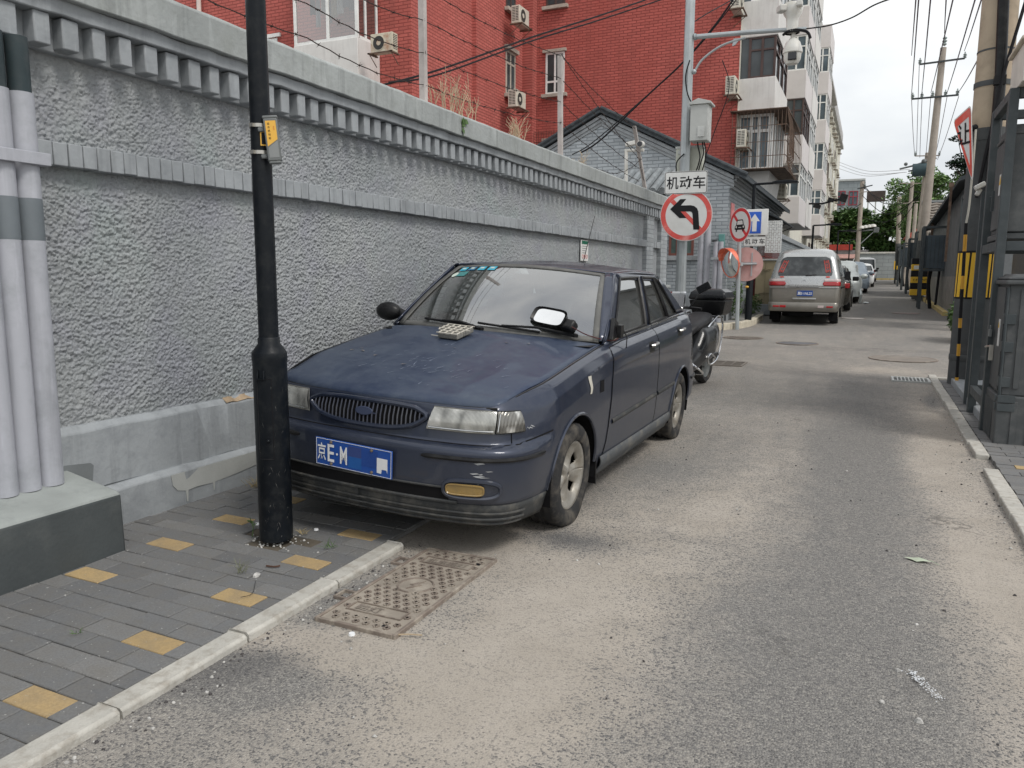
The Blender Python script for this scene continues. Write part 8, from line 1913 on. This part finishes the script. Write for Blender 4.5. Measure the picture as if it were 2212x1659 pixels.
for i, (p0, p1, s_) in enumerate((((1862, 395), (1950, 440), .6), ((1865, 405), (1975, 400), .9), ((1860, 420), (1985, 425), 1.2), ((1815, 445), (1860, 440), .3), ((1862, 470), (1990, 415), 1.0), ((1820, 500), (1950, 460), .4), ((1890, 510), (2005, 395), .8), ((1960, 410), (2060, 385), .5))):
    a, b = AY(*p0, 60), AY(*p1, 55); cable([a, a.lerp(b, .5)-U3*s_, b], .022, 'sagging black cable over the trees, %s' % ('highest on the left', 'second from the top', 'third from the top', 'short one by the cream building', 'rising to the right', 'lowest on the left', 'crossing the dark tree', 'reaching the conifer')[i], 'overhead_cable', M_cable, 'sagging cables at the street end')
for (y_, pxp, pyt, z, lb) in ((36, 1757, 487, 0, 'black street lamp with its arm over the parked cars, before the cream facade'), (58, 1811, 499, 0, 'small black street lamp at the end of the cream facade'), (68, 1836, 518, 0, 'smallest black street lamp near the leaning left pole')):
    p = AY(pxp, pyt, y_); t = thing('street_lamp', (p.x, y_, zg(y_)), lb, 'street lamp', 'far street lamps'); lampset(t, p.x, y_, zg(y_), p.z, 1, 1.1)
m = MB(); a = AY(1776, 440, 44); b = AY(1822, 428, 44); m.tube([AY(1745, 440, 44), a, b], .05, 5)
fa = thing('flood_arm', a, 'dark arm with spot lamps reaching out from the cream facade', 'lights'); m.build('arm', M_cable, fa)
for c_, d_ in ((b, (.35, .3, .4)), (AY(1795, 432, 44), (.3, .25, .2)), (AY(1765, 446, 44), (.35, .3, .2))): m = MB(); m.obox(c_, d_, Matrix.Rotation(.3, 3, 'Y')); m.build('spot_lamp', M_blackp, fa)
# ================================================================== the end of the street
M_blk = brick('grey block wall', (.36, .39, .40), (.20, .215, .22), 'y', .9, .33, .02, .08, .4)
ew = thing('block_wall', (2, 75, zg(75)), 'grey concrete block wall with a white cap closing the end of the lane', 'wall')
m = MB(); m.box(-1.05, 6, 75, 75.3, zg(75)-.3, zg(75)+2.25); m.build('blocks', M_blk, ew, smooth=0)
m = MB(); m.box(-1.1, 6, 74.92, 75.36, zg(75)+2.25, zg(75)+2.38); m.build('cap', M_domew, ew, smooth=0)
gb = thing('grey_building', (-8, 122, 1), 'grey block building with red framed windows behind the far trees', 'building')
M_blk2 = brick('far grey block', (.30, .335, .345), (.22, .24, .25), 'y', 1.2, .6, .05, .06, .1)
zt0 = AY(1812, 392, 120).z; xr = AY(1864, 395, 120).x
m = MB(); m.box(-22, xr, 120, 132, 0, zt0); m.build('wall', M_blk2, gb, smooth=0)
M_wred = pm('red window frame', (.30, .03, .045), .6, bump=0)
for px in (1843, 1816): a = AY(px-9, 413, 120); b = AY(px+9, 443, 120); frame_y('window', a.x, b.x, 120, b.z, a.z, gb, M_wred, M_bglass, 1, (.6,), t_=.1, proud=.1)
m = MB(); m.box(-22, xr+.3, 119.8, 132, zt0, zt0+.25); m.build('parapet', M_ltgrey, gb, smooth=0)
a, b = AY(1873, 413, 112), AY(1912, 435, 112); bb = thing('roof_sign', a, 'dark billboard panel on posts above the trees', 'billboard')
m = MB(); m.box(a.x, b.x, 112, 112.3, b.z, a.z); m.build('panel', pm('brown panel', (.07, .055, .05), .8), bb)
m = MB(); [m.box(x-.08, x+.08, 112.05, 112.2, 5, b.z) for x in (a.x+.2, (a.x+b.x)/2, b.x-.2)]; m.box(a.x, b.x, 112, 112.2, b.z-2.6, b.z-2.3); m.build('posts', M_ltgrey, bb)
rl = thing('red_shop', (-4, 88, 1), 'low shop with a red fascia behind the parked cars at the street end', 'shop')
a, b = AY(1808, 522, 88), AY(1848, 540, 88)
m = MB(); m.box(a.x-3, b.x-.3, 88, 88.6, b.z, a.z-.3); m.build('red_fascia', pm('fascia red', (.38, .045, .03), .7), rl, smooth=0)
m = MB(); m.box(a.x-3, b.x+1.2, 88.1, 92, 0, b.z); m.build('wall', pm('shop wall', (.22, .22, .22), .9), rl, smooth=0)
m = MB(); m.prism([(a.x-3, 86.8, b.z-.9), (b.x+1, 86.8, b.z-.9), (b.x+1, 88, b.z-.5), (a.x-3, 88, b.z-.5)], (0, 0, .08)); m.build('shop_awning', pm('pink awning', (.45, .27, .24), .8), rl, smooth=0)
# trees: trunk, limbs and a crown of leaf clumps
def tree(base, h, cr, n, leaf, lab, mats, seed, trunk_r=.2, blobs=14, name='tree', grp=None, squash=.75):
    rnd = random.Random(seed); t = thing(name, base, lab, 'tree', grp); b = Vector(base); m = MB()
    topz = b+Vector((0, 0, h*.55)); m.tube([b, b.lerp(topz, .5)+Vector((rnd.uniform(-.1, .1), 0, 0)), topz], [trunk_r, trunk_r*.8, trunk_r*.5], 8); cs = []
    for i in range(blobs):
        a = rnd.uniform(0, 2*PI); rr = cr*rnd.random()**.5*.8; z = h*rnd.uniform(.38, .92); f = 1-abs(z/h-.6)*1.2
        c = b+Vector((math.cos(a)*rr*f, math.sin(a)*rr*f, z)); cs.append((c, cr*rnd.uniform(.26, .44))); m.tube([b+Vector((0, 0, h*rnd.uniform(.25, .5))), c.lerp(b+Vector((0, 0, h*.5)), .3)-U3*.3, c], [trunk_r*.4, trunk_r*.25, trunk_r*.1], 5)
    m.build('trunk', pm('bark', (.10, .08, .06), .95, bump=.5), t)
    P = []; k = n//blobs; arrs = [MB() for _ in mats]
    for c, r in cs:
        for i in range(k):
            d_ = Vector((rnd.gauss(0, 1), rnd.gauss(0, 1), rnd.gauss(0, 1))).normalized()*r*(rnd.random()**.35)
            p = c+Vector((d_.x, d_.y, d_.z*squash)); s = leaf*rnd.uniform(.6, 1.4); u = Vector((rnd.gauss(0, 1), rnd.gauss(0, 1), rnd.gauss(0, .5))).normalized()*s; v = u.cross(Vector((rnd.gauss(0, .4), rnd.gauss(0, .4), 1))).normalized()*s*.5
            mm = arrs[0]; mm.cur = rnd.randrange(len(mats)); mm.add([p-u, p-v, p+u, p+v], [(0, 1, 2, 3)])
    arrs[0].build('crown', mats, t, smooth=0); return t
Lf = [pm('leaf dark', (.045, .095, .028), .6, var=.4, vs=1, bump=0), pm('leaf mid', (.075, .15, .04), .6, var=.4, vs=1, bump=0), pm('leaf light', (.12, .20, .06), .6, var=.3, vs=1, bump=0)]
Ll = [pm('leaf fresh', (.15, .26, .08), .6, var=.3, vs=1, bump=0), pm('leaf pale', (.24, .36, .14), .6, var=.3, vs=1, bump=0), Lf[1]]
Lc = [pm('conifer dark', (.018, .040, .024), .7, var=.4, vs=2, bump=0), pm('conifer mid', (.03, .06, .032), .7, var=.4, vs=2, bump=0)]
tg = 'trees at the end of the lane'
tree((-4.2, 93, 1.3), 6.9, 3.2, 8000, .21, 'dark green tree nearest the end of the cream building', Lf, 21, grp=tg)
tree((-1.6, 92, 1.3), 7.3, 3.8, 10000, .21, 'broad dark green tree behind the leaning left pole', Lf, 22, grp=tg)
tree((1.2, 92, 1.3), 7.5, 3.8, 10000, .21, 'dark green tree directly above the block wall', Lf, 23, grp=tg)
tree((4.2, 90, 1.3), 8.6, 3.8, 9000, .21, 'mid green tree behind the row of poles on the right', Lf, 24, grp=tg)
tree((3.6, 66, 1.), 8.8, 2.9, 8500, .13, 'fresh light green tree rising over the pantiled roof', Ll, 25, trunk_r=.15, grp=tg)
tree((2.6, 78, 1.1), 9.2, 2.8, 5000, .15, 'pale feathery tree behind the slim poles', Ll, 26, trunk_r=.14, grp=tg)
tree((6.2, 62, 1.), 8.4, 2.8, 6000, .13, 'light green tree half hidden by the dark conifer', Ll, 27, trunk_r=.15, grp=tg)
tree((2.95, 31.5, 3.2), 4.0, .85, 3600, .055, 'dark ragged conifer sticking out beside the triangular sign', Lc, 28, trunk_r=.07, blobs=22, name='conifer', squash=.35)
# ================================================================== small litter on the ground
def litter(name, px, py, fn, mat, lab, cat, z=.004, grp=None, gz=0.):
    c = AZ(px, py, gz); m = MB(); fn(m, c+U3*z); return tag(m.build(name, mat, smooth=0), lab, cat, grp)
def leaf(m, c):
    pts = [(-.065, .015), (-.03, .022), (.0, .035), (.015, .02), (.05, .0), (.06, -.012), (.02, -.02), (-.01, -.028), (-.03, -.008)]
    vs = [c+Vector((a, b, .006+.010*math.sin(a*40)*abs(b)*20)) for a, b in pts]; cc = c+Vector((0, 0, .014)); m.add(vs+[cc], [(i, (i+1) % len(vs), len(vs)) for i in range(len(vs))]); m.tube([c+Vector((.05, -.004, .01)), c+Vector((.085, -.03, .003))], .002, 4)
litter('fallen_leaf', 1984, 1213, leaf, pm('pale underside of leaf', (.42, .47, .36), .7, bump=.2), 'curled pale green leaf lying on the road at the right', 'leaf')
M_chalk = pm('white chalk smear', (.62, .64, .66), .9, bump=0)
def smear(m, c):
    r = random.Random(3)
    for i in range(130): t = r.random(); x = -.03+t*.09+r.gauss(0, .010); y = .075-t*.17+r.gauss(0, .014); s = r.uniform(.001, .0045)*(1.2-t*.7); p = c+Vector((x, y, .006)); m.add([p+Vector((-s, -s*.6, 0)), p+Vector((s, -s, 0)), p+Vector((s*.7, s, 0)), p+Vector((-s, s*.5, 0))], [(0, 1, 2, 3)])
litter('chalk_smear', 1985, 1480, smear, M_chalk, 'short white powdery smear on the asphalt at the lower right', 'smear')
M_stone = pm('pale pebble', (.42, .41, .39), .9, var=.4, vs=30, bump=.3); M_stone2 = pm('dark pebble', (.07, .065, .065), .9, var=.3, bump=.3)
m = MB(); m2 = MB(); r = random.Random(11)
def pebble(m, c, s, r):
    vs = []; 
    for z in (0, .6, 1.):
        for k in range(6): a = k*PI/3+r.uniform(-.3, .3); q = s*(1 if z == 0 else (.85 if z < 1 else .4))*r.uniform(.75, 1.2); vs.append(c+Vector((q*math.cos(a), q*math.sin(a), z*s*.9)))
    m.add(vs, [(i+k, i+(k+1) % 6, i+6+(k+1) % 6, i+6+k) for i in (0, 6) for k in range(6)]+[tuple(range(12, 18))])
for i in range(420):
    z = r.random()
    if z < .35: x = -2.0+abs(r.gauss(0, .07)); y = r.uniform(1.1, 3.2)
    elif z < .6: x = .80-abs(r.gauss(0, .08)); y = r.uniform(2, 10)
    else: x = r.uniform(-1.9, .9); y = r.uniform(1.2, 8)**1
    pebble(m if r.random() < .5 else m2, Vector((x, y, .001)), r.choice((.003, .004, .004, .005, .007)), r)
m.mat(0); a = len(m2.v)
o = m.build('pebbles', M_stone); tag(o, 'scattered pale grit and pebbles on the road and along both kerbs', 'pebbles', kind='stuff'); o = m2.build('dark_grit', M_stone2); tag(o, 'scattered dark grit on the road surface', 'grit', kind='stuff')
for (px, py, s, lb) in ((1940, 1450, .011, 'pale pebble above the white smear'), (1985, 1560, .014, 'angular white stone below the white smear'), (1905, 1518, .010, 'grey stone left of the white smear'), (1980, 1350, .008, 'small white stone beside the grey tarmac centre'), (555, 1245, .018, 'lump of mortar near the black lamp foot'), (1440, 905, .02, 'dark clod beside the flat rear tyre')):
    c = AZ(px, py, .03 if px == 555 else 0); m = MB(); pebble(m, c, s, r); tag(m.build('stone', M_stone if 'white' in lb or 'pale' in lb or 'grey' in lb or 'mortar' in lb else M_stone2, smooth=0), lb, 'stone')
def twig(pts, rad, mat, lab, z=.01):
    P = [AZ(*p, z) for p in pts]; m = MB(); m.tube(smoothpts(P, 4), rad, 4); tag(m.build('twig', mat), lab, 'twig')
twig(((840, 1372), (880, 1370), (912, 1372)), .003, M_dry, 'straw coloured twig at the near end of the iron cover')
twig(((575, 1222), (592, 1224), (605, 1222)), .004, pm('brown twig', (.09, .05, .035), .9), 'short brown twig on the pavement beside the lamp foot', .04)
twig(((520, 1290), (545, 1282), (552, 1255)), .0012, M_cable, 'hair thin dark wire curl lying on the pavement', .04)
def tuft(px, py, n, h, lab, mat, seed, gz=.04, sp=.035):
    c = AZ(px, py, gz); r = random.Random(seed); m = MB()
    for i in range(n):
        a = r.uniform(0, 6.28); l = h*r.uniform(.5, 1.2); d_ = Vector((math.cos(a)*r.uniform(.3, 1.2), math.sin(a)*r.uniform(.3, 1.2), r.uniform(.4, 1.2))).normalized(); b = c+Vector((r.gauss(0, sp*.4), r.gauss(0, sp*.4), 0)); m.tube([b, b+d_*l*.5, b+d_*l*.85-U3*l*.12], [.0014, .0011, .0005], 3)
    tag(m.build('grass_tuft', mat, smooth=0), lab, 'grass', 'small grass tufts')
M_dgr = pm('dry grass blade', (.34, .27, .14), .9, bump=0)
tuft(555, 1052, 40, .11, 'dry straw tuft against the plinth behind the lamp post', M_dgr, 1, sp=.06); tuft(522, 1235, 16, .09, 'flattened greyish grass on the pavers left of the lamp foot', pm('grey grass', (.18, .19, .12), .9, bump=0), 2)
tuft(170, 1365, 8, .03, 'tiny green sprout in a paver joint', M_leafg, 3); tuft(712, 1182, 18, .05, 'small green tuft by the right side of the lamp foot', M_leafg, 4); tuft(650, 1152, 20, .05, 'tuft in the shade under the front bumper', M_dgr, 5)
c = AZ(545, 1160, .04); m = MB(); m.tube([c, c+Vector((.01, 0, .05)), c+Vector((-.01, .0, .10))], .002, 4)
for a in range(6): d_ = Vector((math.cos(a*1.1), math.sin(a*1.1), .3))*.028; p = c+U3*(.05+.009*a); n_ = Vector((-d_.y, d_.x, 0))*.4; m.add([p, p+d_*.5+n_, p+d_, p+d_*.5-n_], [(0, 1, 2, 3)])
tag(m.build('seedling', M_leafg, smooth=0), 'leafy green seedling beside the left of the lamp foot', 'plant')
m = MB(); r = random.Random(2)
for i in range(70): c = Vector((lx+r.gauss(.02, .09), ly+r.gauss(-.02, .07), .03)); pebble(m, c, r.uniform(.003, .008), r)
o = m.build('rubble', M_stone); tag(o, 'crumbs of mortar and soil round the lamp foot', 'rubble', kind='stuff')
for (px, py, lb) in ((556, 1133, 'white bottle cap left of the lamp foot'), (683, 1145, 'white scrap right of the lamp foot'), (760, 2500/1.8228, 'white scrap on the road left of centre')):
    c = AZ(px, py, .035); m = MB(); m.lathe([(0, .008), (.011, .008), (.013, 0)], c, n=10); tag(m.build('litter_scrap', M_wht), lb, 'litter')
